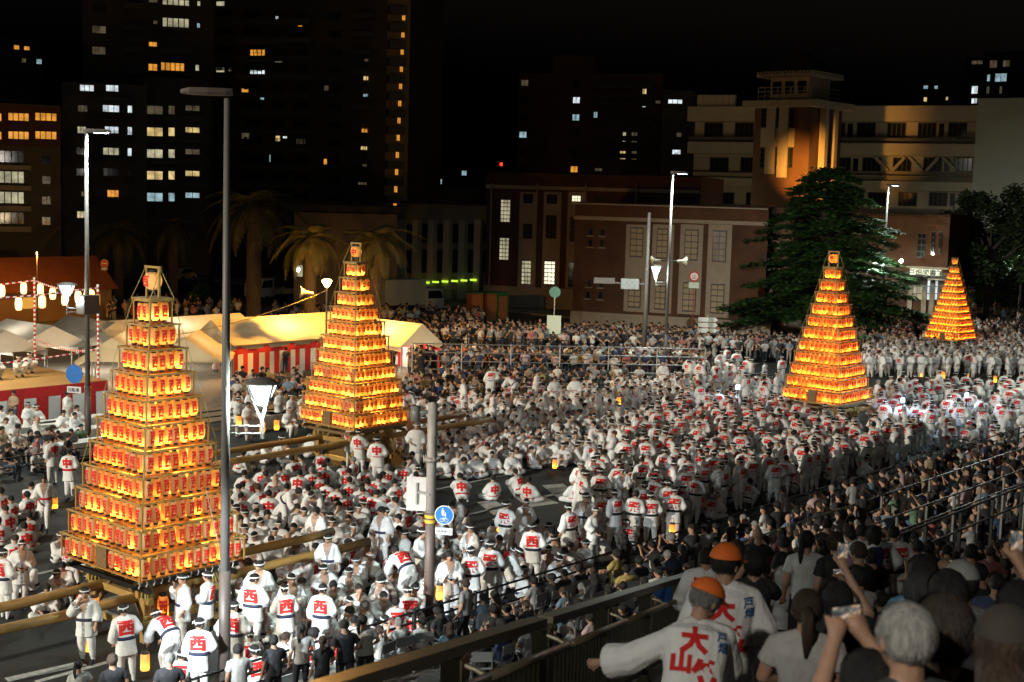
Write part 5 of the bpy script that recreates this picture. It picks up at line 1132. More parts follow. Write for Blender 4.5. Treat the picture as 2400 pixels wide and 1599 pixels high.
def hair_raw(P, style, n=16):
    mb = MB(); H = P['head']; M = headM(P); hr = random.Random(hash(style) % 1000 if not isinstance(style, str) else sum(map(ord, style)))
    vs = []; fs = []; nv = 10 if n < 20 else 16
    low = {'short': -.02, 'crop': .0, 'messy': -.03, 'bob': -.11, 'long': -.13, 'tail': -.03, 'thin': .0}[style]
    puff = {'short': 1.13, 'crop': 1.06, 'messy': 1.22, 'bob': 1.18, 'long': 1.2, 'tail': 1.1, 'thin': 1.04}[style]
    for j in range(nv + 1):
        for k in range(n):
            a = 2 * math.pi * k / n; ca, sa = math.cos(a), math.sin(a)
            zlow = .035 if sa > .55 else (low * .4 - .015 if sa > .0 else low - .045)   # fringe, sides, nape
            tmax = math.acos(max(-1, min(1, (zlow - .02) / .115))); t = tmax * j / nv
            q = puff * (1 + (hr.random() - .5) * (.10 if style == 'messy' else .045))
            p = Vector((.083 * q * math.sin(t) * ca, .104 * q * math.sin(t) * sa - .012, .02 + .098 * q * math.cos(t)))
            if n > 20:
                nz = noise3.noise(p * 22 + Vector((len(style), 3, 1))) * .09 + noise3.noise(p * 55) * .05; p = Vector((p.x * (1 + nz), (p.y + .012) * (1 + nz) - .012, p.z * (1 + nz * .6)))
            vs.append(H + M @ p)
    for j in range(nv):
        for k in range(n): fs.append((j * n + k, (j + 1) * n + k, (j + 1) * n + (k + 1) % n, j * n + (k + 1) % n))
    fs.append(tuple(nv * n + k for k in range(n)))
    mb.add(vs, fs)
    if style == 'tail':
        mb.tube([H + M @ Vector((0, -.1, .03)), H + M @ Vector((0, -.16, 0)), H + M @ Vector((0, -.17, -.12)), H + M @ Vector((0, -.14, -.27))], [.03, .04, .038, .012], 8)
    if style == 'long':
        mb.tube([H + M @ Vector((0, -.05, -.03)), H + M @ Vector((0, -.085, -.14)), H + Vector((0, 0, -.27)) + M @ Vector((0, -.1, 0))], [.095, .095, .06], 12)
    return mb
def strand_hair(P, style):
    """shell of hair covered with a thousand thin locks, for people near the viewer"""
    mb = hair_raw(P, style, 28); H = P['head']; M = headM(P); g = random.Random(len(style) * 7 + 3)
    low = {'short': -.05, 'crop': -.03, 'messy': -.07, 'bob': -.15, 'long': -.30, 'tail': -.05, 'thin': -.03}[style]; puff = {'short': 1.15, 'crop': 1.07, 'messy': 1.24, 'bob': 1.2, 'long': 1.22, 'tail': 1.11, 'thin': 1.05}[style]
    for _ in range(1700):
        a0 = g.uniform(0, 6.283); t0 = g.uniform(0, .9); sw = g.gauss(0, .5 if style == 'messy' else .2); lift = max(-.01, g.gauss(.02, .035 if style == 'messy' else .022)); pts = []; zl = (.05 if math.sin(a0) > .55 else low) + g.gauss(0, .018); nn = 6
        t1 = math.acos(max(-1, min(1, (max(zl, -.085) - .02) / .118)))
        for k in range(nn):
            f = k / (nn - 1); t = t0 + (max(t1, t0 + .3) - t0) * f; a = a0 + sw * f; q = puff * (1.0 + .05 * f + lift * f); p = Vector((.083 * q * math.sin(t) * math.cos(a), .104 * q * math.sin(t) * math.sin(a) - .012, .02 + .098 * q * math.cos(t)))
            if f > .75 and zl < -.09: p.z -= (f - .75) * 4 * (-.085 - zl)
            pts.append(H + M @ p)
        wv = M @ Vector((-math.sin(a0), math.cos(a0), 0)) * .003
        vs = []
        for k, p in enumerate(pts): w2 = wv * (1 - .6 * k / nn); vs += [p - w2, p + w2]
        mb.add(vs, [(2 * k, 2 * k + 1, 2 * k + 3, 2 * k + 2) for k in range(nn - 1)])
    return mb
def face_raw(P):
    mb = MB(); H = P['head']; M = headM(P)
    for s in (-1, 1):
        mb.ellip(H + M @ Vector((s * .031, .082, .014)), (.012, .006, .0055), 6, 4, 0, M)
        mb.ellip(H + M @ Vector((s * .032, .083, .034)), (.018, .006, .004), 6, 4, 0, M)
    mb.ellip(H + M @ Vector((0, .088, -.062)), (.021, .006, .006), 8, 4, 1, M)
    return mb
def headband_raw(P):
    mb = MB(); H = P['head']; M = headM(P); pts = []
    for k in range(19):
        a = 2 * math.pi * k / 18; pts.append(H + M @ Vector((.093 * math.cos(a), .112 * math.sin(a) - .012, .045 + .012 * math.sin(a))))
    mb.tube(pts, .016, 6, cap=False)
    for s in (-1, 1): mb.tube([H + M @ Vector((0, -.122, .035)), H + M @ Vector((s * .05, -.14, .04)), H + M @ Vector((s * .055, -.14, .0))], [.014, .012, .008], 5)
    return mb

_tmp = None
def solid(mb, voxel, smooth=2, dec=None):
    """one continuous surface out of overlapping closed lofts"""
    me = bpy.data.meshes.new('raw'); me.from_pydata(mb.v, [], mb.f)
    o = bpy.data.objects.new('raw', me)
    r = o.modifiers.new('r', 'REMESH'); r.mode = 'VOXEL'; r.voxel_size = voxel; r.adaptivity = 0
    s = o.modifiers.new('s', 'SMOOTH'); s.factor = .5; s.iterations = smooth
    if dec: d = o.modifiers.new('d', 'DECIMATE'); d.ratio = dec
    out = evaluated(o)
    bpy.data.objects.remove(o); bpy.data.meshes.remove(me)
    out.materials.clear()
    return out
def verts_np(me):
    a = np.empty(len(me.vertices) * 3, np.float32); me.vertices.foreach_get('co', a); return a.reshape(-1, 3)
def seg_dist(C, a, b):
    a = np.array(a); d = np.array(b) - a; t = np.clip(((C - a) @ d) / max(d @ d, 1e-9), 0, 1)
    return np.linalg.norm(C - (a + t[:, None] * d), axis=1)
def body_labels(C, P, wear):
    """0 skin, 1 trousers, 2 shoes"""
    segs = [('pel', 'neck', 1), ('neck', 'head', 0), ('head', 'head', 0)]
    for s in 'LR': segs += [('sh' + s, 'el' + s, 0), ('el' + s, 'wr' + s, 0), ('hp' + s, 'kn' + s, 1), ('kn' + s, 'an' + s, 1), ('an' + s, 'to' + s, 2)]
    D = np.stack([seg_dist(C, P[a], P[b_]) for a, b_, _ in segs]); lab = np.array([l for _, _, l in segs])[D.argmin(0)]
    up, x, y = frame(P); t = (C - np.array(P['pel'])) @ np.array(up) / (P['neck'] - P['pel']).length
    lab[(D.argmin(0) == 0) & (t > .6)] = 0
    return lab
def set_mats(me, mats, idx=None, smooth=True):
    for m in mats: me.materials.append(m)
    if idx is not None: me.polygons.foreach_set('material_index', np.asarray(idx, np.int32))
    if smooth: me.polygons.foreach_set('use_smooth', np.ones(len(me.polygons), bool))
    me.update()
def centers(me):
    a = np.empty(len(me.polygons) * 3, np.float32); me.polygons.foreach_get('center', a); return a.reshape(-1, 3)
def join_face(me, mb):
    """append the little eye, brow and mouth shells to a body mesh"""
    bm = bmesh.new(); bm.from_mesh(me); vs = [bm.verts.new(v) for v in mb.v]
    for f, m in zip(mb.f, mb.m):
        try:
            q = bm.faces.new([vs[i] for i in dict.fromkeys(f)]); q.material_index = 3 + m; q.smooth = True
        except ValueError: pass
    bm.to_mesh(me); bm.free()
SEATED = {'cross', 'cross_lean', 'cross_chin', 'cross_turn', 'kneesup', 'seat', 'seat_turn', 'seat_phone', 'crouch'}
PROTO = {}
def proto(kind, part, *arg, vox=.022):
    key = (kind, part, arg, vox)
    if key in PROTO: return PROTO[key]
    P = pose(kind); st = kind in SEATED
    if part == 'body':
        me = solid(body_raw(P, 1.0, arg[0] == 'happi'), vox if vox < .02 else .02); lab = body_labels(centers(me), P, arg)
        set_mats(me, [M_SKIN, M_TROU if arg[0] == 'happi' else M_PANT, M_SHOE, M_EYE, M_LIP], lab); join_face(me, face_raw(P))
    elif part == 'top':
        me = solid(top_raw(P, arg[0], st), vox, 1)
        if arg[0] == 'happi':
            up, x, y = frame(P); C = centers(me) - np.array(P['neck']); X = C @ np.array(x); Y = C @ np.array(y); Z = C @ np.array(up)
            wv = np.clip((Z + .30) * .30, 0, .09); idx = np.zeros(len(C), int); fr = (Y > .03) & (np.abs(X) < .2)
            idx[fr & (np.abs(X) < wv + .03) & (Z < .02)] = 2; idx[fr & (np.abs(X) < wv) & (wv > .012)] = 1
            set_mats(me, [M_HAPPI, M_SKIN, M_COLL], idx)
        else: set_mats(me, [M_SHIRT])
    elif part == 'sash':
        me = solid(band_raw(P, .06, .22, .063, st), .02, 1); set_mats(me, [M_SASH])
    elif part == 'hair':
        me = (strand_hair(P, arg[0]) if len(arg) > 1 else hair_raw(P, arg[0])).mesh('hair', M_HAIR, True)
    elif part == 'headband':
        me = headband_raw(P).mesh('headband', M_BAND, True)
    elif part == 'crest':
        top = proto(kind, 'top', 'happi', vox=vox); bv = BVHTree.FromPolygons([v.co.copy() for v in top.vertices], [tuple(p.vertices) for p in top.polygons])
        up, x, y = frame(P); L = (P['neck'] - P['pel']).length; c = P['pel'] + up * (.60 * L); vs, fs = text_geo(arg[0], .055 if arg[0] == '西' else .075, 6, 6); out = []
        for v in vs:
            o = c + x * (v.x * arg[1]) + up * (v.y * arg[1] * .95); h = bv.ray_cast(o - y * .6, y, 1.0)
            out.append((h[0] if h[0] is not None else o - y * .16) - y * .007)
        m2 = MB(); m2.add(out, fs); me = m2.mesh('crest', M_CREST, True)
    me.name = part; PROTO[key] = me
    return me

def person(kind, loc, yaw, wear, hair='short', haircol=(.015, .012, .01), col=(.5, .5, .5), crest=None, band=False, sash=None, scale=1.0, label='', group=None, vox=.022, skin=None):
    body = link('person', proto(kind, 'body', wear, vox=vox), None, loc, yaw, scale)
    tag(body, label, 'person', group)
    if vox > .015: body.rotation_euler = (rnd.gauss(0, .045), rnd.gauss(0, .035), yaw); body.scale = (scale * rnd.uniform(.94, 1.1), scale * rnd.uniform(.94, 1.1), scale)
    if wear == 'happi':
        top = link('happi', proto(kind, 'top', 'happi', vox=vox), body)
        if crest: link('crest', proto(kind, 'crest', crest, .34, vox=vox), top)
        if sash: s = link('sash', proto(kind, 'sash'), body); s.color = (*sash, 1)
    else:
        top = link(wear, proto(kind, 'top', wear, vox=vox), body); top.color = (*col, 1)
    if hair: h = link('hair', proto(kind, 'hair', hair, 'fine') if vox < .015 else proto(kind, 'hair', hair), body); h.color = (*haircol, 1)
    if band: link('headband', proto(kind, 'headband'), body)
    return body
# ------------------------------------------------------------------ the crowd
SKINC = (.50, .29, .19)
def inpoly(x, y, poly):
    c = False; j = len(poly) - 1
    for i in range(len(poly)):
        (xi, yi), (xj, yj) = poly[i], poly[j]
        if (yi > y) != (yj > y) and x < (xj - xi) * (y - yi) / (yj - yi) + xi: c = not c
        j = i
    return c
BLOCK = []      # (x0,x1,y0,y1) keep-out rectangles in the street plane
for (cx, cy, e, pl) in ((18.45, 26.5, 1.75, (-9, 7)), (34.75, 37.4, 1.7, (-8, 8)), (54.9, 28.4, 1.7, (-4.6, 6.8)), (88.6, 37.4, 1.4, (-5.6, 5.6))):
    BLOCK.append((cx - e, cx + e, cy - e, cy + e))
    for s in (-.75, .75): BLOCK.append((cx + pl[0], cx + pl[1], cy + s - .3, cy + s + .3))
for (x, y) in ((28.5, 45.4), (16.75, 21.75), (63.8, 43.1), (P3.x, P3.y), (97, 46)): BLOCK.append((x - .35, x + .35, y - .35, y + .35))
BLOCK += [(19.8, 33.8, 51.8, 58.2), (-60, 62, 20.2, 20.9)]
CELL = {}
def free(x, y, d, ign=False):
    if not ign:
        for (a, b_, c, e) in BLOCK:
            if a < x < b_ and c < y < e: return False
    k = (int(x // 1), int(y // 1))
    for i in (-1, 0, 1):
        for j in (-1, 0, 1):
            for (px, py) in CELL.get((k[0] + i, k[1] + j), ()):
                if (px - x) ** 2 + (py - y) ** 2 < d * d: return False
    return True
def put(x, y): CELL.setdefault((int(x // 1), int(y // 1)), []).append((x, y))
FOLK = []       # dicts describing everybody
def crowd(zone, poly, dmin, spec, tries=None, world=False, z=0.0):
    """fill a zone (ground outline in photo pixels or metres) with people; spec(x, y) -> description"""
    W = [tuple(gp(px, py, z)[:2]) for px, py in poly] if not world else poly
    x0, x1 = min(p[0] for p in W), max(p[0] for p in W); y0, y1 = min(p[1] for p in W), max(p[1] for p in W)
    area = (x1 - x0) * (y1 - y0); n = 0
    for _ in range(int(tries or area / (dmin * dmin) * 6)):
        x, y = rnd.uniform(x0, x1), rnd.uniform(y0, y1)
        if not inpoly(x, y, W) or not free(x, y, dmin): continue
        put(x, y); d = spec(x, y); d.update(x=x, y=y, z=z + d.get('dz', 0), zone=zone); FOLK.append(d); n += 1
    return n
def pick(*opts):
    r = rnd.random() * sum(w for w, _ in opts)
    for w_, o in opts:
        r -= w_
        if r <= 0: return o
    return opts[-1][1]
BLK = (.012, .010, .009); BRN = (.05, .028, .015); GRY = (.22, .21, .20)
def hairc(): return pick((8, BLK), (1.2, BRN), (1.0, GRY))
def happi(kinds, yaw, spread, crest, sash, back=1.0, band=.5, scale=1.0):
    def f(x, y):
        return dict(wear='happi', kind=pick(*kinds), yaw=yaw + rnd.gauss(0, spread), crest=crest if rnd.random() < back else None, sash=sash if rnd.random() < .85 else None, band=rnd.random() < band, hair=pick((6, 'short'), (4, 'crop'), (2, 'messy'), (.5, 'bob'), (.5, None)), hc=hairc(), scale=scale * rnd.uniform(.95, 1.06))
    return f
SHIRTS = [(3, (.03, .03, .035)), (1.7, (.62, .61, .58)), (1, (.30, .30, .30)), (1, (.04, .06, .14)), (.6, (.35, .28, .18)), (.5, (.15, .22, .3)), (.4, (.35, .12, .12)), (.2, (.42, .32, .1)), (.15, (.12, .22, .13)), (.4, (.55, .4, .4))]
def folk(kinds, yaw, spread, scale=1.0, phone=0):
    def f(x, y):
        woman = rnd.random() < .45; k = pick(*kinds); child = rnd.random() < .08
        return dict(wear='dress' if woman and rnd.random() < .3 and k not in SEATED else 'shirt', kind=k, yaw=yaw + rnd.gauss(0, spread), col=pick(*SHIRTS), hair=pick((3, 'bob'), (3, 'long'), (2, 'tail')) if woman else pick((6, 'short'), (3, 'crop'), (2, 'messy'), (.5, None)), hc=hairc(), scale=scale * rnd.uniform(.93, 1.05) * (.72 if child else (.94 if woman else 1)), child=child)
    return f
def facing(dx, dy): return math.atan2(dy, dx) - math.pi / 2     # yaw that turns +Y to (dx,dy)
TOC = facing(-.76, -.65); AWAY = facing(.76, .65)
SITS = [(5, 'cross'), (3, 'cross_lean'), (2, 'cross_chin'), (2, 'cross_turn'), (3, 'kneesup'), (1, 'crouch')]
STANDS = [(4, 'stand_front'), (3, 'stand_turn'), (1, 'stand_hand'), (1.2, 'walk'), (.7, 'bend')]
NAVYS = (.02, .025, .06); REDS = (.5, .02, .025); BLKS = (.012, .012, .014)
# --- hand-placed people round the first tower
def one(px, kind, yaw, zone, z=0.0, **k):
    P = gp(px[0], px[1], z); d = dict(wear='happi', kind=kind, yaw=yaw, crest='西', sash=NAVYS, band=True, hair='short', hc=BLK, scale=1.0, x=P.x, y=P.y, z=z, zone=zone); d.update(k); put(P.x, P.y); FOLK.append(d)
one((205, 1556), 'stand_hand', TOC - .1, 'lead', note='with a raised hand, standing legs apart beside the carrying poles')
one((45, 1430), 'stand_front', TOC + .5, 't1left'); one((12, 1452), 'stand_turn', facing(.9, .2), 't1left'); one((105, 1245), 'walk', TOC + .2, 't1left', sash=REDS, crest='中', band=False)
one((165, 1172), 'stand_front', AWAY - .2, 't1left', crest='中', sash=REDS, band=False); one((125, 1135), 'stand_turn', AWAY + 1, 't1left', crest='中', sash=REDS, band=False)
one((425, 1520), 'stand_hand', facing(-.9, .3), 'under', note='playing beneath the first tower deck, standing by its leg'); one((478, 1510), 'stand_front', facing(-.6, .8), 'under')
one((300, 1600), 'stand_turn', AWAY + .5, 'kerb1'); one((395, 1590), 'bend', AWAY + .9, 'kerb1'); one((465, 1640), 'stand_turn', AWAY, 'kerb1'); one((420, 1640), 'crouch', AWAY, 'kerb1', crest='西'); one((545, 1590), 'stand_turn', AWAY - .2, 'kerb1')
one((590, 1520), 'stand_turn', AWAY - .3, 'flood'); one((670, 1545), 'stand_front', AWAY + .4, 'flood'); one((750, 1545), 'stand_turn', AWAY - .2, 'flood'); one((700, 1500), 'bend', facing(-.5, -.6), 'flood')
one((1110, 1440), 'stand_turn', AWAY - .1, 'kerb2', crest='飛', sash=BLKS); one((1060, 1450), 'stand_front', TOC + .3, 'kerb2', band=False, crest=None); one((1250, 1370), 'stand_turn', AWAY - .2, 'kerb2'); one((1175, 1410), 'bend', facing(.8, -.6), 'kerb2'); one((1330, 1320), 'stand_turn', AWAY + .7, 'kerb2', crest='飛', sash=BLKS)
one((1140, 1420), 'stand_turn', AWAY, 'kerb2', crest='飛', sash=BLKS); one((1225, 1300), 'stand_front', TOC, 'kerb2'); one((1185, 1310), 'stand_turn', AWAY - .5, 'kerb2', crest='飛', sash=BLKS)
one((1400, 1220), 'stand_turn', AWAY, 'road', crest='飛', sash=BLKS); one((1460, 1215), 'stand_front', TOC - .1, 'road', crest=None, sash=None); one((1445, 1200), 'walk', AWAY - .3, 'road', crest='飛', sash=BLKS)
for px in ((1085, 1180), (1155, 1175), (1215, 1168), (1345, 1180), (1375, 1165), (1240, 1180)): one(px, 'crouch' if rnd.random() < .5 else 'cross', TOC + rnd.uniform(2, 4), 'road', crest='中', sash=REDS, band=False)
for px in ((1685, 890), (1700, 878), (1722, 886), (1830, 905), (1612, 905), (1640, 920)): one(px, 'walk', AWAY + rnd.gauss(0, .5), 'crossing', crest='飛', sash=BLKS)
for px, k in (((845, 1115), 'stand_hand'), ((885, 1135), 'stand_turn'), ((820, 1098), 'stand_front')): one(px, k, AWAY + rnd.gauss(0, .6), 't2', crest='中', sash=REDS)
# stage performers
for (x, y, k, yw) in ((26.6, 55.6, 'stand_front', 2.7), (28.2, 52.9, 'cross', 3.2), (30.0, 54.9, 'crouch', 3.1), (31.1, 55.0, 'crouch', 3.2), (32.0, 55.8, 'crouch', 3.3)): d = dict(wear='happi', kind=k, yaw=yw, crest=None, sash=NAVYS, band=True, hair='short', hc=BLK, scale=1.0, x=x, y=y, z=SH, zone='stage'); FOLK.append(d)
# --- groups
crowd('t1right', [(548, 1245), (760, 1225), (1000, 1260), (1120, 1330), (1090, 1430), (900, 1480), (760, 1540), (640, 1545), (556, 1430)], .57, happi(SITS + [(.4, 'bend'), (.5, 'stand_turn'), (.2, 'stand_front')], TOC - .2, .8, '西', NAVYS, .9, .35))
crowd('flood', [(540, 1400), (760, 1480), (1000, 1440), (1000, 1500), (820, 1570), (640, 1610), (540, 1610)], .54, happi(SITS + [(.5, 'stand_turn')], AWAY, 1.2, '西', NAVYS, 1, .5))
crowd('t2backs', [(548, 1165), (700, 1120), (860, 1118), (1000, 1150), (1010, 1255), (760, 1222), (548, 1240)], .64, happi([(5, 'cross'), (4, 'cross_lean'), (2, 'cross_turn'), (1, 'crouch')], facing(.55, .83), .45, '中', REDS, 1, .1))
crowd('t2front', [(540, 1150), (560, 1125), (690, 1100), (760, 1085), (760, 1050), (640, 1080), (545, 1100)], .8, happi(SITS + [(2, 'stand_front')], TOC, .8, '中', REDS, 1, .4))
crowd('midsit', [(940, 1020), (1010, 985), (1330, 935), (1560, 905), (1640, 945), (1520, 1020), (1370, 1090), (1150, 1120), (960, 1130)], .60, happi(SITS + [(.6, 'stand_turn'), (.3, 'bend')], TOC + .25, .8, '中', REDS, .9, .35))
crowd('midrows', [(905, 985), (1090, 945), (1300, 925), (1340, 935), (1010, 990), (940, 1020)], .8, happi(SITS + [(3, 'stand_turn'), (1, 'bend')], AWAY, .9, '飛', BLKS, 1, .8))
crowd('t3backs', [(1340, 1215), (1385, 1130), (1520, 1030), (1600, 985), (1800, 1000), (1990, 1060), (2160, 1060), (2080, 1105), (1900, 1160), (1700, 1210), (1560, 1285), (1440, 1300)], .56, happi([(6, 'stand_turn'), (3, 'stand_front'), (1.5, 'bend'), (2.5, 'cross_lean'), (2, 'crouch'), (1, 'walk'), (1, 'stand_hand')], facing(.75, .65), .7, '飛', BLKS, 1, .75))
crowd('t3left', [(1560, 905), (1720, 895), (1830, 925), (1850, 990), (1640, 985), (1600, 950)], .68, happi(SITS + STANDS, facing(.9, -.2), 1.0, '飛', BLKS, 1, .75))
crowd('t3right', [(2030, 960), (2120, 945), (2420, 945), (2420, 1045), (2200, 1060), (2060, 1050)], .66, happi([(5, 'stand_turn'), (2, 'stand_front'), (3, 'cross'), (2, 'crouch'), (1, 'bend')], facing(.9, .3), 1.1, '飛', BLKS, 1, .75))
crowd('t4', [(2015, 888), (2420, 890), (2420, 848), (2300, 835), (2030, 842)], .62, happi(STANDS, TOC, 1.3, '天', (.03, .06, .2), 1, .5, .88))
crowd('t4b', [(2100, 842), (2400, 840), (2400, 820), (2130, 822)], .8, happi(STANDS, TOC, 1.3, '天', (.03, .06, .2), 1, .5, .9))
crowd('leftsit', [(0, 1200), (110, 1180), (140, 1230), (60, 1330), (0, 1340)], .75, happi(SITS, AWAY + .3, .6, '中', REDS, 1, .2))
crowd('leftsit2', [(0, 1460), (120, 1330), (190, 1300), (230, 1400), (160, 1450), (60, 1470)], .8, happi(SITS, TOC + .6, .8, '西', NAVYS, 1, .6))
crowd('judges', [(0, 1062), (200, 1045), (205, 1012), (0, 1020)], .95, happi([(3, 'seat'), (1, 'seat_turn'), (.6, 'stand_front')], facing(.2, -1), .4, None, None, 0, .2))
crowd('tables2', [(545, 1040), (720, 1030), (720, 990), (545, 985)], .9, happi([(3, 'seat'), (1, 'stand_front')], facing(0, -1), .5, None, NAVYS, 0, .5))
crowd('centre', [(1000, 1265), (1120, 1262), (1290, 1285), (1420, 1290), (1350, 1390), (1110, 1445), (1010, 1440)], .58, happi(SITS + [(1.5, 'stand_turn'), (.8, 'stand_front'), (.5, 'bend')], TOC + .2, 1.3, '西', NAVYS, 1, .5))
# spectators
crowd('dark_seated', [(905, 985), (1090, 945), (1300, 922), (1500, 910), (1500, 900), (1240, 898), (960, 900), (940, 940)], .56, folk([(4, 'cross'), (2, 'kneesup'), (4, 'seat'), (.5, 'seat_phone')], TOC, .5))
crowd('dark_seated2', [(545, 960), (700, 940), (700, 905), (545, 915)], .6, folk([(4, 'seat'), (3, 'cross'), (1, 'seat_turn')], TOC + .3, .6))
crowd('standing', [(960, 888), (1500, 893), (1660, 893), (1660, 868), (960, 866)], .52, folk([(5, 'stand_front'), (3, 'stand_turn'), (1, 'phone'), (1, 'stand_hand')], TOC, .35))
crowd('standing_far', [(930, 820), (1345, 836), (1600, 842), (1880, 858), (1900, 838), (1600, 815), (1345, 806), (930, 798)], .50, folk([(5, 'stand_front'), (3, 'stand_turn'), (.8, 'phone'), (1, 'stand_hand')], TOC, .35))
crowd('standing_right', [(1960, 838), (2110, 838), (2140, 812), (2420, 815), (2420, 795), (2080, 790), (1960, 815)], .55, folk([(5, 'stand_front'), (3, 'stand_turn'), (1, 'phone')], TOC, .5))
crowd('park', [(2250, 760), (2400, 770), (2400, 745), (2250, 742)], 1.2, folk([(2, 'stand_front'), (2, 'seat')], TOC, .8))
crowd('dusk', [(640, 775), (1130, 790), (1130, 760), (640, 750)], .9, folk([(4, 'stand_front'), (2, 'stand_turn')], TOC, .6))
crowd('dusk2', [(240, 760), (560, 765), (560, 740), (240, 735)], 1.0, folk([(4, 'stand_front'), (2, 'stand_turn')], TOC, .6))
crowd('tentside', [(500, 880), (700, 880), (700, 862), (500, 862)], .8, folk([(5, 'stand_turn'), (2, 'stand_front')], AWAY, .8))
for px in ((917, 880), (970, 890), (985, 895)): one(px, 'stand_turn', AWAY, 'tentside', wear='shirt', col=(.02, .02, .025), crest=None, sash=None, band=False)
crowd('left_spect', [(0, 1130), (60, 1120), (200, 1085), (200, 1055), (0, 1075)], .62, folk([(4, 'seat'), (3, 'cross'), (1, 'seat_turn')], facing(.3, -.9), .6))
crowd('left_stand', [(0, 1010), (80, 1000), (80, 990), (0, 995)], 1.2, folk([(1, 'stand_front')], TOC, .3))
# near pavement: rows of folding chairs behind the kerb railing
NEAR = folk([(5, 'seat'), (2, 'seat_turn'), (1, 'seat_phone')], facing(.15, 1), .28)
for r_ in range(4):
    for k in range(58):
        x = 18.6 + k * .62 + rnd.uniform(-.12, .12); y = 19.75 - r_ * .88 + rnd.uniform(-.1, .1)
        if x < 19.2 + r_ * .4 or rnd.random() < .12 or not free(x, y, .45): continue
        d = NEAR(x, y); put(x, y)
        if rnd.random() < .12: d.update(kind='stand_turn', wear='shirt')
        d.update(x=x, y=y, z=.13, zone='chairs', chair=d['kind'] in SEATED); FOLK.append(d)
for px in ((190, 1730), (640, 1680), (705, 1650), (265, 1745), (750, 1670), (560, 1720), (385, 1745), (810, 1650), (860, 1630)): P = gp(*px, .13); d = NEAR(P.x, P.y); d['col'] = pick((4, (.03, .03, .035)), (2, (.5, .49, .46)), (1, (.3, .28, .2))); d.update(x=P.x, y=P.y, z=.13, zone='chairs', kind='stand_turn', wear='shirt'); FOLK.append(d)

# ------------------------------------------------------------------ raised walkway, grand stair and railings in the foreground
M_BRONZE = nmat('bronze_rail_paint', (.21, .18, .11), .38, metal=.3, noise=.15, nscale=6)
M_SILV = nmat('silver_rail_paint', (.22, .21, .19), .4, metal=.5, noise=.15, nscale=6)
M_GREENR = nmat('green_rail_paint', (.035, .06, .035), .4, noise=.15, nscale=8)
M_DECK = nmat('deck_tile', (.16, .13, .11), .8, noise=.3, nscale=3)
# the broad stair falls away from the viewer along (SA) and is bounded by the balustrade on its left
SANG = math.atan2(.406, .914); SA = Vector((math.cos(SANG), math.sin(SANG))); SB = Vector((-SA.y, SA.x)); SLOPE = .217
def zs(s_): return max(.13, 8.05 - SLOPE * s_)
def zf(u_, w_): return zs(u_ * SA.x + w_ * SA.y)
def sb(s_, b_): return (s_ * SA.x + b_ * SB.x, s_ * SA.y + b_ * SB.y)
st = MB(); n = 58; tr = .14 / SLOPE
for k in range(n): s0 = -2.0 + k * tr; z = zs(s0 + tr * .5); st.box(s0, s0 + tr + .01, -12, 2.85, z - .35, z)
tag(st.build('stairs', M_DECK, None, False, (0, 0, 0), SANG), kind='structure')
t = empty('balustrade', (0, 0, 0), SANG); tag(t, 'dark bronze balustrade with closely spaced uprights down the stair edge', 'railing')
BB = 2.66; POSTS = (2.2, 4.1, 6.0, 7.95, 10.1, 12.3, 14.5, 16.7, 18.9, 21.1, 23.3, 25.5, 27.7, 29.9)
def rz(s_, h_): return (s_, BB, zs(s_) + h_)
for q in POSTS: g = MB(); g.box(q - .075, q + .075, BB - .05, BB + .09, zs(q) - .1, zs(q) + 1.05); g.build('post', M_BRONZE, t)
for k in range(len(POSTS) - 1):
    a, c = POSTS[k] + (.09 if k == 4 else 0), POSTS[k + 1] - (.09 if k == 3 else 0); d2 = Vector((0, .03, 0))
    g = MB(); g.bar(Vector(rz(a, 1.09)) + d2, Vector(rz(c, 1.09)) + d2, .13, .07); g.build('top_rail', M_BRONZE, t)
    g = MB(); g.tube([Vector(rz(a, .93)) - Vector((0, .2, 0)), Vector(rz(c, .93)) - Vector((0, .2, 0))], .03, 10); g.build('hand_rail', M_BRONZE, t, True)
    for hh in (.16, .80): g = MB(); g.bar(Vector(rz(a, hh)) + d2, Vector(rz(c, hh)) + d2, .05, .05); g.build('rail', M_BRONZE, t)
    g = MB(); g.tube([rz(c, 1.0), Vector(rz(c, .97)) - Vector((0, .12, 0)), Vector(rz(c, .93)) - Vector((0, .2, 0))], .02, 8); g.build('bracket', M_BRONZE, t)
bal = MB(); bal.box(-.024, .024, .005, .05, .187, .773); bal = bal.mesh('baluster', M_BRONZE)
q = 2.3
while q < 24:
    if min(abs(q - p_) for p_ in POSTS) > .1: link('baluster', bal, t, (q, BB, zs(q)))
    q += .135
# level silver hand rails beyond the stair
for i, (w_, zt, u0, u1) in enumerate(((11.0, 3.93, 20.5, 40), (14.2, 2.6, 24.5, 46), (18.0, 1.37, 30, 52))):
    t = empty('hand_rail', (u0, w_, 0)); tag(t, ('level silver handrail with square posts crossing the lower stair', 'level silver handrail nearer the pavement', 'low silver handrail on the pavement behind the chair rows')[i], 'railing')
    for k in range(int((u1 - u0) / 1.75) + 1): uu = k * 1.75; z0 = zf(u0 + uu, w_); g = MB(); g.box(uu - .03, uu + .03, -.03, .03, min(z0, zt - .5), zt); g.build('post', M_SILV, t)
    for dz in (0, .42): g = MB(); g.tube([(0, 0, zt - dz), (u1 - u0, 0, zt - dz)], .026, 8); g.build('rail', M_SILV, t)
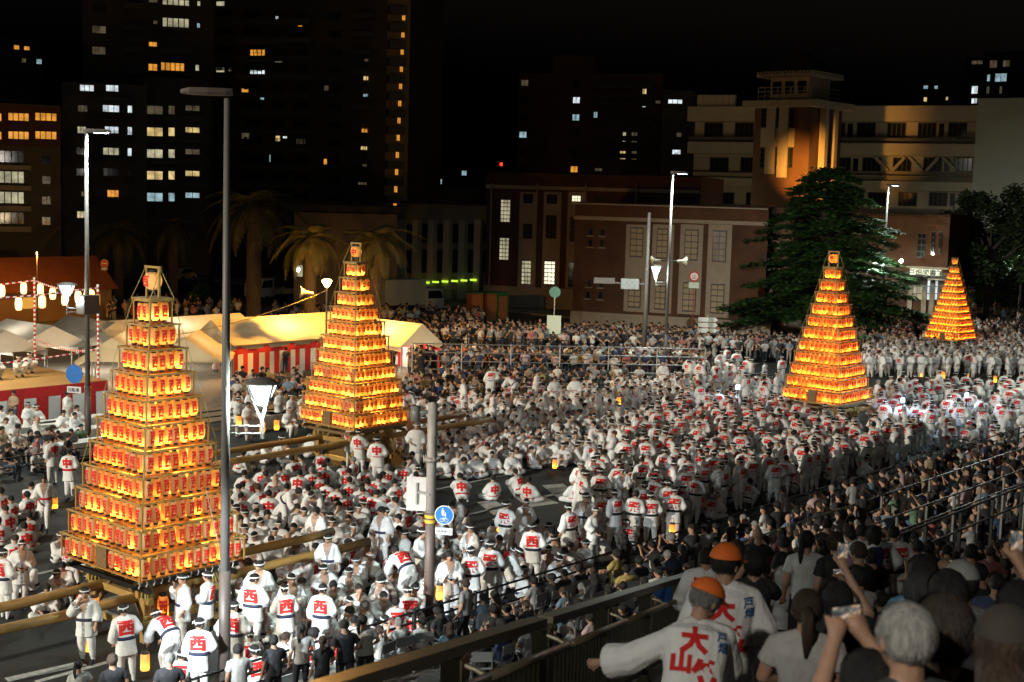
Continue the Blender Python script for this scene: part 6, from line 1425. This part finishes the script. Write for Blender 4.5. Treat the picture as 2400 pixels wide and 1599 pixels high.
# green hoop barriers standing on the stair
for i, (s_, b_, wd) in enumerate(((10.6, .85, .7), (15.5, .1, .75), (12.5, -1.2, .8), (24, 1.0, .8))):
    p_ = sb(s_, b_); t = empty('hoop_barrier', (p_[0], p_[1], zf(*p_) - .05), R(8)); tag(t, ('green hoop barrier beside the ponytailed person', 'green hoop barrier in the middle of the stair crowd', 'green hoop barrier beside the grey hat', 'thin green hoop barrier behind the white blouse')[i], 'barrier', 'green hoop barriers')
    g = MB(); g.box(-wd / 2, -wd / 2 + .06, -.04, .04, 0, 1.06); g.box(wd / 2 - .06, wd / 2, -.04, .04, 0, 1.06); g.box(-wd / 2, wd / 2, -.04, .04, 1.06, 1.14); g.build('hoop', M_GREENR, t)

# ------------------------------------------------------------------ people on the walkway and stair
M_CAP = nmat('orange_cap_cloth', (.80, .16, .02), .75, noise=.1, nscale=40)
def cap_raw(P, back=False, brim=True):
    mb = MB(); H = P['head']; M = headM(P); n = 18; vs = []; fs = []
    for j in range(7):
        t = 1.42 * j / 6
        for k in range(n):
            a = 2 * math.pi * k / n; vs.append(H + M @ Vector((.108 * math.sin(t) * math.cos(a), .132 * math.sin(t) * math.sin(a) - .012, .03 + .12 * math.cos(t))))
    for j in range(6):
        for k in range(n): fs.append((j * n + k, (j + 1) * n + k, (j + 1) * n + (k + 1) % n, j * n + (k + 1) % n))
    mb.add(vs, fs)
    if brim:
        vs = []; m = 9
        for (r, dz) in ((.11, .045), (.205, .018)):
            for k in range(m):
                a = R(35 + 110 * k / (m - 1)); rr = r if r < .12 else .115 + .085 * math.sin(math.pi * (k + .6) / (m + .2)); vs.append(H + M @ Vector((.9 * rr * math.cos(a), rr * math.sin(a) * 1.05 - .005, dz)))
        mb.add(vs, [(k, k + 1, m + k + 1, m + k) for k in range(m - 1)])
    return mb
FGP = []
def fg(px, dist, kind, yaw, wear, label, hair='short', hc=BLK, col=(.03, .03, .035), scale=1.0, cap=None, vox=.011, crest=None, z=None, band=False, sash=None):
    """place a person so that the head shows at the photo pixel, at a distance judged from the size of the head"""
    P = pose(kind); c, s = math.cos(yaw), math.sin(yaw); h = P['head'] * scale; best = None
    for q in range(-16, 17):         # nudge the distance until the feet stand on the floor
        Hd = atd(px[0], px[1], dist * (1 + q * .015)); x = Hd.x - (c * h.x - s * h.y); y = Hd.y - (s * h.x + c * h.y); zz = zf(x, y) if z is None else z; k = (Hd.z - zz) / P['head'].z; e = abs(k / scale - 1) + abs(q) * .006
        if best is None or e < best[0]: best = (e, x, y, zz, k)
    _, x, y, zz, k = best; scale2 = max(.86, min(1.12, k))
    o = person(kind, (x, y, zz), yaw, wear, hair, hc, col, None, band, sash, scale2, label, 'people on the walkway', vox)
    if cap:
        me = cap_raw(P, False).mesh('cap', cap, True); link('cap', me, o)
    if 'phone' in kind: FGP.append((o, kind, {'phone': 'wide phone screen in the hands of the ', 'phone_high': 'upright phone in the raised hand of the '}[kind] + ' '.join(label.split()[:6])))
    put(x, y); return o, P, x, y
VB = facing(.72, .70)
o1, P, x, y = fg((1702, 1322), 10.4, 'stand_turn', facing(.80, .6), 'happi', 'person in orange cap and white happi with red lettering, standing upright at the balustrade', 'crop', cap=M_CAP, vox=.011)
def back_text(owner, kind, items, vox, wear='happi'):
    P = pose(kind); top = proto(kind, 'top', wear, vox=vox); bv = BVHTree.FromPolygons([v.co.copy() for v in top.vertices], [tuple(p.vertices) for p in top.polygons]); up, x, y = frame(P); L = (P['neck'] - P['pel']).length
    for (ch, dx, tt, size, mat, nm) in items:
        c = P['pel'] + up * (tt * L) + x * dx; vs, fs = text_geo(ch, .06 if size > .1 else .03, 6, 6); out = []
        for v in vs:
            q = c + x * (v.x * size) + up * (v.y * size); h = bv.ray_cast(q - y * .7, y, 1.2); out.append((h[0] if h[0] is not None else q - y * .16) - y * .006)
        m2 = MB(); m2.add(out, fs); link(nm, m2.mesh(nm, mat, True), [c_ for c_ in owner.children if c_.name.startswith(wear)][0])
M_BINK = nmat('blue_print', (.02, .12, .3), .85)
LET = [('大', -.03, .78, .18, M_CREST, 'crest'), ('山', -.10, .50, .14, M_CREST, 'crest'), ('笠', .06, .36, .20, M_CREST, 'crest'), ('戸', .145, .86, .07, M_BINK, 'crest'), ('畑', .155, .73, .07, M_BINK, 'crest')]
back_text(o1, 'stand_turn', LET, .011)
o2, P, x, y = fg((1655, 1408), 9.5, 'lean_rail', facing(.72, .70), 'happi', 'person in orange cap and white happi leaning over to the balustrade', cap=M_CAP, vox=.011, hair='crop', hc=GRY)
back_text(o2, 'lean_rail', LET, .011)
FGO = {}; GRS = (.05, .055, .055); DK = (.018, .018, .02)
for a in (
    ((2122, 1482), 5.4, 'phone', facing(.55, .85), 'shirt', 'grey-haired person in dark shirt filming with a compact phone', 'crop', (.40, .38, .35), GRS),
    ((2030, 1600), 5.7, 'stand_front', VB, 'shirt', 'person seen only as a dark crown of hair below the filming hands', 'short', BLK, GRS),
    ((1892, 1428), 9.0, 'stand_front', facing(.85, .5), 'shirt', 'ponytailed person in pale lace top beside the green hoop', 'tail', BRN, (.42, .40, .37)),
    ((1962, 1405), 9.4, 'phone_high', VB, 'shirt', 'dark-haired person lifting a phone one-handed before the ponytail', 'short', BLK, DK),
    ((2160, 1388), 9.4, 'stand_turn', facing(.8, .6), 'shirt', 'person with greying short hair behind the filming hands', 'short', (.05, .05, .05), DK),
    ((2222, 1385), 8.5, 'stand_front', VB, 'shirt', 'person with straight dark bob between hat and grey-haired filmer', 'bob', BLK, DK),
    ((2163, 1338), 11.0, 'stand_front', VB, 'shirt', 'dark-haired person in light blue tee behind the bob-haired head', 'short', BLK, (.12, .28, .40)),
    ((2212, 1468), 5.9, 'stand_front', VB, 'shirt', 'person with big curly brown hair beside the grey-haired filmer', 'messy', (.045, .03, .022), DK, 1.05),
    ((2392, 1305), 8.0, 'phone_high', VB, 'shirt', 'tanned person raising an arm at the right edge of the stair', 'short', BLK, DK),
    ((1958, 1272), 18.0, 'stand_turn', facing(.5, .8), 'shirt', 'person in black tee with pink scarf, head bowed', 'short', BRN, DK),
    ((1890, 1268), 18.2, 'stand_turn', facing(.7, .7), 'shirt', 'person in loose white blouse standing on the stair', 'tail', BLK, (.6, .6, .58)),
    ((1834, 1350), 15.5, 'seat', facing(.3, .95), 'shirt', 'seated person in white hooded top on the stair', 'bob', (.5, .49, .46), (.58, .58, .56)),
    ((1884, 1352), 16.5, 'seat_turn', facing(.3, .95), 'shirt', 'seated person with straight brown bob in pale top', 'bob', BRN, (.45, .5, .55)),
    ((2050, 1205), 23.0, 'stand_turn', facing(-.2, .98), 'shirt', 'person in navy tee with a white towel round the neck', 'bob', BLK, (.015, .03, .10)),
    ((1940, 1215), 29.0, 'stand_turn', VB, 'shirt', 'person in black jersey numbered 42 on the stair', 'crop', BLK, (.015, .013, .013)),
    ((1768, 1322), 13.8, 'phone', facing(.8, .55), 'shirt', 'curly-haired person in black top filming right of orange cap', 'messy', BLK, DK)):
    _o = fg(*a)[0]
    for k_ in ('pink', 'towel', '42'):
        if k_ in a[5]: FGO[k_] = _o
fg((2254, 1340), 10.0, 'stand_front', VB, 'shirt', 'person in pale grey knitted hat beside a green hoop', 'short', BLK, (.2, .2, .19), cap=nmat('grey_hat_cloth', (.30, .30, .27), .9, noise=.15, nscale=30))
fg((2366, 1425), 5.4, 'stand_turn', facing(.5, .85), 'dress', 'person in black dress with dark brown hat at the right edge', 'long', BRN, (.012, .012, .012), cap=nmat('brown_hat_cloth', (.05, .04, .032), .9))
fg((1574, 1335), 15.5, 'seat_turn', facing(.3, .95), 'shirt', 'person in dark cap and bright blue shirt at the balustrade', 'short', BLK, (.01, .06, .2), cap=nmat('navy_cap_cloth', (.012, .018, .05), .8))
def on_person(o, local): return Vector(o.location) + Matrix.Rotation(o.rotation_euler[2], 3, 'Z') @ (Vector(local) * o.scale[0])
g = MB(); rs = random.Random(4)
for k in range(11): g.ellip((rs.uniform(-.02, .2), rs.uniform(-.16, -.08), rs.uniform(-.26, .05)), (.09, .06, .09), 8, 6)
tag(g.build('scarf', nmat('pink_gauze', (.45, .20, .42), .8, noise=.3, nscale=12, bump=.8, bscale=14), None, True, on_person(FGO['pink'], (0, 0, 1.36)), FGO['pink'].rotation_euler[2]), 'bunched pink gauze scarf on the black-shirted shoulder', 'scarf')
g = MB(); g.tube([(-.13, .13, -.36), (-.13, .12, -.08), (-.09, .0, .03), (0, -.07, .05), (.09, .0, .03), (.13, .12, -.08), (.13, .13, -.36)], .045, 8); tag(g.build('towel', M_WHITE, None, True, on_person(FGO['towel'], (0, 0, 1.4)), FGO['towel'].rotation_euler[2]), 'white towel hanging round the navy tee shoulders', 'towel')
back_text(FGO['42'], 'stand_turn', [('42', 0, .66, .2, nmat('orange_print', (.6, .12, .05), .8), 'number')], .011, 'shirt')
for (px, d) in (((2033, 1186), 24.5), ((2080, 1176), 24.5), ((2117, 1184), 25.5), ((1646, 1305), 21)):
    o, P, x, y = fg(px, d, 'stand_turn', VB + rnd.gauss(0, .2), 'happi', {2033: 'white-happi person with flying crest beside the navy tee', 2080: 'headbanded white-happi person with large flying crest on the stair', 2117: 'white-happi person with flying crest right of the headbanded one on stair', 1646: 'white-happi person with flying crest half hidden by the orange cap'}[px[0]], vox=.022, band=px[0] == 2080, sash=BLKS); link('crest', proto('stand_turn', 'crest', '飛', .34), [c for c in o.children if c.name.startswith('happi')][0])
# fill the stair and the pavement beside it
STAIR = folk([(4, 'seat'), (1, 'seat_turn'), (1.2, 'seat_phone'), (2, 'stand_turn'), (1.5, 'stand_front'), (.8, 'phone'), (.3, 'phone_high')], facing(.35, .94), .4)
def stair_fill():
    for r_ in range(30):
        s_ = 11.5 + r_ * .86
        for k in range(22):
            b_ = 2.2 - k * .62 + rnd.uniform(-.15, .15); x, y = sb(s_ + rnd.uniform(-.12, .12), b_)
            if rnd.random() < .2 or not free(x, y, .5): continue
            px, py, _ = proj((x, y, zf(x, y) + 1.3))
            if px > 2450 or (s_ < 17 and px < 1965): continue
            d = STAIR(x, y); put(x, y); z = zf(x, y)
            if d['kind'] in SEATED: z -= .1
            d['col'] = pick((6, DK), (1.2, (.25, .24, .22)), (1, (.05, .07, .14)), (.5, (.5, .5, .48)), (.3, (.3, .12, .12)))
            d.update(x=x, y=y, z=z, zone='stair'); FOLK.append(d)
    for _ in range(160):      # people on the pavement right behind the chair rows
        x, y = rnd.uniform(26, 60), rnd.uniform(14.5, 16.4)
        if not free(x, y, .5) or zf(x, y) > .2: continue
        d = STAIR(x, y); put(x, y); d.update(x=x, y=y, z=.13, zone='pavement'); FOLK.append(d)
stair_fill()
# phones
M_SCREEN = nmat('phone_screen', (.1, .1, .1), .2, emit=(.75, .7, .6), estr=1.2, noise=0)
def screen_mat():
    m = bpy.data.materials.new('phone_picture'); m.use_nodes = True; N = m.node_tree.nodes; L = m.node_tree.links; b = N['Principled BSDF']; tc = N.new('ShaderNodeTexCoord'); nz = N.new('ShaderNodeTexNoise'); nz.inputs['Scale'].default_value = 2.6; nz.inputs['Detail'].default_value = 4; L.new(tc.outputs['Object'], nz.inputs[0])
    cr = N.new('ShaderNodeValToRGB'); e = cr.color_ramp.elements; e[0].position = .38; e[0].color = (.02, .03, .03, 1); e[1].position = .68; e[1].color = (.75, .85, .9, 1); q = e.new(.52); q.color = (.16, .17, .16, 1); q = e.new(.58); q.color = (.6, .34, .15, 1); L.new(nz.outputs[0], cr.inputs[0]); L.new(cr.outputs[0], b.inputs['Emission Color']); b.inputs['Emission Strength'].default_value = .8; b.inputs['Base Color'].default_value = (.02, .02, .02, 1); return m
M_PIC = screen_mat()
PHB = MB(); PHB.box(-.5, .5, -.06, .06, -.5, .5); PHB.quad((-.46, -.065, -.46), (.46, -.065, -.46), (.46, -.065, .46), (-.46, -.065, .46), 1); PHM = PHB.mesh('phone', [M_BLACK, M_PIC])
def give_phone(kind, loc, yaw, sc, lab):
    P = pose(kind); p_ = (P['wrL'] + P['wrR']) / 2 + Vector((0, .05, .09)) if kind != 'phone_high' else P['wrR'] + Vector((-.02, .05, .12))
    o = link('phone', PHM, None, Vector(loc) + Matrix.Rotation(yaw, 3, 'Z') @ (p_ * sc), yaw, (.14, .15, .08) if kind != 'phone_high' else (.075, .15, .15)); o.rotation_euler = (rnd.uniform(-.15, .15), rnd.uniform(-.1, .1), yaw); tag(o, lab, 'phone', 'phones held up to film')
for (o, kind, lab) in FGP: give_phone(kind, o.location, o.rotation_euler[2], o.scale[0], lab)

# ------------------------------------------------------------------ paper hand lanterns carried and set down among the crowd
hb = MB(); hb.lathe([(.0, .03), (.075, .03), (.088, .06), (.09, .2), (.088, .34), (.075, .37), (.0, .37)], 12); hb.ellip((0, 0, .11), (.02, .02, .035), 6, 4, 1); HLM = hb.mesh('hand_lantern', [paper_mat('hand_lantern_paper', (.6, .4, .15), ((1, .36, .03), .75), (1, .55, .15)), M_FLAME], True)
hr_ = MB(); hr_.lathe([(0, 0), (.08, 0), (.08, .035), (0, .035)], 12); HLR = hr_.mesh('rim', M_BLACK); hh_ = MB(); hh_.tube([(-.07, 0, .4), (-.05, 0, .52), (.05, 0, .52), (.07, 0, .4)], .008, 5); HLH = hh_.mesh('handle', M_BLACK)
for i, (px, z, near) in enumerate((((1300, 1100), .1, 'among the seated midfield'), ((1466, 1135), .5, 'held before the cedar-side ranks'), ((1172, 1250), .5, 'beside a headbanded bearer near the sign post'), ((1450, 950), .7, 'swinging beside a bearer in the far rows'), ((1575, 1258), .3, 'low beside the kerb railing ranks'), ((1672, 1200), .2, 'glowing at a bearer hip by the railing'), ((1525, 1225), .3, 'in the ranks facing the cedar-side tower'), ((1030, 1408), .6, 'held by the bearer at the brown sign post'), ((128, 1195), .6, 'carried by the walking bearer left of the first tower'), ((222, 1440), .95, 'held up by the leader at the carrying poles'), ((208, 1530), .1, 'standing on the road behind the leader'), ((340, 1575), .4, 'at the foot of the first tower'), ((2160, 885), .0, 'on the asphalt before the youngsters'), ((2210, 888), .0, 'on the asphalt before the youngsters'), ((2266, 892), .0, 'on the asphalt before the youngsters'), ((2332, 898), .0, 'on the asphalt before the youngsters'), ((2364, 905), .0, 'on the asphalt before the youngsters'), ((1980, 880), .0, 'by the steward with the baton'), ((2052, 1070), .4, 'in the ranks right of the cedar-side tower'), ((648, 1010), .75, 'on the table beyond the railing'), ((615, 1015), .75, 'on the table beyond the railing'), ((560, 1000), .75, 'on the table beyond the railing'), ((1748, 1030), .5, 'hanging at the pole end of the cedar-side tower'), ((1960, 1045), .5, 'hanging at the leg of the cedar-side tower'))):
    q = gp(px[0], px[1], z); o = link('hand_lantern', HLM, None, (q.x, q.y, z), 0, 1.05 if i < 12 else 1.2); link('rim', HLR, o); link('rim', HLR, o, (0, 0, .365)); link('handle', HLH, o)
    tag(o, 'glowing amber paper hand lantern ' + near, 'lantern', 'paper hand lanterns among the crowd')
# cold work lamps, assumed from the bluish light at the cedar-side tower
for i, (px, lab) in enumerate((((2110, 1035), 'assumed cold blue work lamp right of the cedar-side tower'), ((1725, 1000), 'assumed cold blue work lamp left of the cedar-side tower'), ((2260, 1020), 'assumed cold blue work lamp near the far kerb ranks'))):
    q = gp(*px); t = empty('assumed_work_lamp', (q.x, q.y, 0)); tag(t, lab, 'work lamp'); b = MB(); b.tube([(0, 0, 0), (0, 0, 1.7)], .02, 6); b.build('stand', M_DARKM, t); b = MB(); b.box(-.12, .12, -.05, .05, 1.7, 1.9); b.build('head', nmat('blue_led', (.5, .6, .8), .5, emit=(.45, .7, 1), estr=2.5), t); light('lamp', 'POINT', (0, 0, 2.05), (170, 110, 110)[i], (.5, .72, 1.0), t, .1)
# --- who is drawn singly: the largest in view; the others become one crowd each
def in_view(d):
    hz = d['z'] + .8 * d['scale']; x, y, z = proj((d['x'], d['y'], hz)); return z > 0 and -40 < x < 2440 and y < 1660, z
cand = []
for d in FOLK:
    ok, z = in_view(d); d['dist'] = z
    if ok: cand.append(d)
cand.sort(key=lambda d: d['dist'] * (1.25 if d['kind'] in SEATED else 1.0))
_st = [d for d in cand if d['zone'] in ('stair', 'pavement')]; _late = set(id(d) for d in _st[64:])
cand = [d for d in cand if id(d) not in _late] + [d for d in cand if id(d) in _late]
N_SINGLE = 292
POSE_W = {'cross': 'sitting cross-legged', 'cross_lean': 'sitting hunched forward', 'cross_chin': 'sitting with hand to face', 'cross_turn': 'sitting with head turned', 'kneesup': 'sitting hugging raised knees', 'crouch': 'squatting', 'stand_front': 'standing with hands clasped', 'stand_turn': 'standing with head turned', 'stand_hand': 'standing with hand to mouth', 'walk': 'walking', 'bend': 'bending over', 'seat': 'seated upright', 'seat_turn': 'seated looking aside', 'seat_phone': 'seated filming with raised hands', 'phone': 'standing with raised phone', 'phone_high': 'holding phone overhead'}
ZONE_W = {'lead': 'beside the first tower', 't1left': 'left of the first tower', 'under': 'under the first tower', 'kerb1': 'at the first tower foot', 'flood': 'in the floodlit patch', 'kerb2': 'by the brown sign post', 'centre': 'by the road gap', 'road': 'on the painted road gap', 'crossing': 'near crosswalk', 't2': 'at the middle tower', 'stage': 'on the stage', 't1right': 'behind the pole ends', 't2backs': 'before the middle tower', 't2front': 'left of middle tower', 'midsit': 'in the seated midfield', 'midrows': 'at the spectators edge', 't3backs': 'in the cedar-side ranks', 't3left': 'left of cedar-side tower', 't3right': 'right of cedar-side tower', 'leftsit': 'beyond the pole at left', 'leftsit2': 'behind the left poles', 'judges': 'at judges tables', 'tables2': 'at railing tables', 'chairs': 'behind the kerb railing', 'left_spect': 'before the judges', 'left_stand': 'by the stage skirt'}
ZONE_W.update(stair='on the stair', pavement='behind the chair rows')
def colname(c):
    best = min(((.03, .03, .035, 'black'), (.62, .61, .58, 'white'), (.3, .3, .3, 'grey'), (.04, .06, .14, 'navy'), (.35, .28, .18, 'tan'), (.15, .22, .3, 'pale blue'), (.35, .12, .12, 'dull red'), (.5, .38, .1, 'yellow'), (.2, .35, .2, 'green'), (.55, .4, .4, 'pink')), key=lambda q: sum((q[i] - c[i]) ** 2 for i in range(3)))
    return best[3]
def label_of(d):
    hr = {None: 'bald', 'short': '', 'crop': 'crop-haired', 'messy': 'tousled', 'bob': 'bob-haired', 'long': 'long-haired', 'tail': 'ponytailed'}[d['hair']]
    if d['hc'] == GRY and d['hair']: hr = 'grey-' + (hr if 'haired' in hr else 'haired')
    if d.get('note'): return 'person in white happi ' + d['note']
    if d['wear'] == 'happi':
        s = ('headbanded ' if d['band'] else '') + hr; cr = {'西': 'west-crest', '中': 'middle-crest', '飛': 'flying-crest', '天': 'heaven-crest', None: 'plain'}[d['crest']]
        return ' '.join(f"{s} person in {cr} white happi {POSE_W[d['kind']]} {ZONE_W.get(d['zone'], 'in the crowd')}".split())
    return ' '.join(f"{hr} {'small ' if d.get('child') else ''}person in {colname(d['col'])} {d['wear']} {POSE_W[d['kind']]} {ZONE_W.get(d['zone'], 'in the crowd')}".split())
CHAIR = None
def chair_mesh():
    global CHAIR
    if CHAIR: return CHAIR
    fr = MB()
    for s in (-1, 1): fr.tube([(s * .21, .24, 0), (s * .21, -.16, .46), (s * .21, -.22, .82)], .012, 6); fr.tube([(s * .2, -.26, 0), (s * .2, .2, .44)], .012, 6)
    fr.tube([(-.21, -.22, .82), (.21, -.22, .82)], .012, 6)
    st = MB(); st.box(-.2, .2, -.18, .22, .44, .465); bk = MB(); bk.box(-.2, .2, -.225, -.2, .62, .82); m = nmat('chair_vinyl', (.25, .27, .28), .5)
    CHAIR = (fr.mesh('frame', M_STEEL), st.mesh('seat', m), bk.mesh('backrest', m)); return CHAIR
nch = 0
for d in cand[:N_SINGLE]:
    person(d['kind'], (d['x'], d['y'], d['z']), d['yaw'], d['wear'], d['hair'], d['hc'], d.get('col', (.5, .5, .5)), d.get('crest'), d.get('band', False), d.get('sash'), d['scale'], label_of(d), {'happi': 'white-robed festival bearers', 'shirt': 'spectators in everyday clothes', 'dress': 'spectators in everyday clothes'}[d['wear']])
    if d['kind'] in ('phone', 'seat_phone', 'phone_high'): give_phone(d['kind'], (d['x'], d['y'], d['z']), d['yaw'], d['scale'], 'lit phone held up by the ' + label_of(d).split(' in ')[0] + ' in ' + colname(d.get('col', (1, 1, 1))) + ' ' + d['wear'] + ' ' + ZONE_W.get(d['zone'], ''))
    if d.get('chair'):
        f, s_, bk_ = chair_mesh(); c = link('folding_chair', f, None, (d['x'], d['y'], d['z']), d['yaw']); link('seat', s_, c); link('backrest', bk_, c)
        tag(c, 'folding chair under the ' + label_of(d).replace(' behind the kerb railing', ''), 'chair', 'folding chairs behind the kerb railing'); nch += 1
# low-detail copies for the rest
LOW = {}
def low(kind, part, arg):
    key = (kind, part, arg)
    if key in LOW: return LOW[key]
    P = pose(kind); st = kind in SEATED
    if part == 'body': me = solid(body_raw(P, 1.0, arg == 'happi'), .035, 1, .2)
    elif part == 'top': me = solid(top_raw(P, arg, st), .04, 1, .25)
    elif part == 'hair': me = hair_raw(P, arg, 8).mesh('low', M_HAIR)
    elif part == 'headband': me = headband_raw(P).mesh('low', M_BAND)
    elif part == 'sash': me = solid(band_raw(P, .06, .22, .066, st), .05, 1, .4)
    elif part == 'crest': me = proto(kind, 'crest', arg, .34)
    V = verts_np(me); me.calc_loop_triangles(); T = np.empty(len(me.loop_triangles) * 3, np.int32); me.loop_triangles.foreach_get('vertices', T)
    lab = body_labels(V, P, None) if part == 'body' else None
    LOW[key] = (V, T.reshape(-1, 3), lab); return LOW[key]
def mass(name, label, members):
    Vs, Ts, Cs = [], [], []; o = 0
    for d in members:
        c, s = math.cos(d['yaw']), math.sin(d['yaw']); M = np.array([[c, -s, 0], [s, c, 0], [0, 0, 1]]) @ np.array([[1, 0, rnd.gauss(0, .05)], [0, 1, rnd.gauss(0, .05)], [0, 0, 1]]) * d['scale'] * np.array([rnd.uniform(.94, 1.1), rnd.uniform(.94, 1.1), 1]); off = np.array([d['x'], d['y'], d['z']])
        hp = d['wear'] == 'happi'; tone = rnd.uniform(.8, 1.1)
        tr = (.75, .74, .71) if hp else pick((3, (.03, .03, .04)), (1, (.25, .23, .2)), (1.2, (.06, .09, .16)))
        parts = [('body', d['wear'], None), ('top', d['wear'], (.79 * tone, .78 * tone, .75 * tone) if hp else d['col'])]
        if d['hair']: parts.append(('hair', d['hair'], d['hc']))
        if hp and d['band']: parts.append(('headband', '', (.76, .75, .72)))
        if hp and d['sash']: parts.append(('sash', '', d['sash']))
        if hp and d['crest']: parts.append(('crest', d['crest'], (.62, .018, .015)))
        for (p, a, col) in parts:
            V, T, lab = low(d['kind'], p, a); Vs.append(V @ M.T + off); Ts.append(T + o); o += len(V)
            if p == 'body': C = np.array([SKINC, tr, (.02, .02, .03)])[lab] * (tone if True else 1)
            else: C = np.tile(np.array(col), (len(V), 1))
            Cs.append(C)
    V = np.concatenate(Vs); T = np.concatenate(Ts); C = np.concatenate(Cs); me = bpy.data.meshes.new(name)
    me.vertices.add(len(V)); me.vertices.foreach_set('co', V.astype(np.float32).ravel()); me.loops.add(len(T) * 3); me.loops.foreach_set('vertex_index', T.astype(np.int32).ravel())
    me.polygons.add(len(T)); me.polygons.foreach_set('loop_start', np.arange(0, len(T) * 3, 3, dtype=np.int32)); me.polygons.foreach_set('use_smooth', np.ones(len(T), bool))
    at = me.color_attributes.new('Col', 'FLOAT_COLOR', 'POINT'); at.data.foreach_set('color', np.concatenate([C, np.ones((len(C), 1))], 1).astype(np.float32).ravel())
    me.materials.append(nmat('crowd_cloth', (.5, .5, .5), .85, attr='Col', noise=.15, nscale=6)); me.update(); me.validate()
    ob = link(name, me); tag(ob, label, 'crowd', None, 'stuff'); return len(T)
rest = cand[N_SINGLE:]
nt = [mass('crowd', 'mass of white-robed bearers sitting and standing around the far towers', [d for d in rest if d['wear'] == 'happi']),
      mass('crowd', 'mass of spectators in everyday clothes beyond the road and along the kerb', [d for d in rest if d['wear'] != 'happi'])]
print('FOLK', len(FOLK), 'in view', len(cand), 'mass tris', nt, 'chairs', nch, 'single dist', cand[N_SINGLE - 1]['dist'])
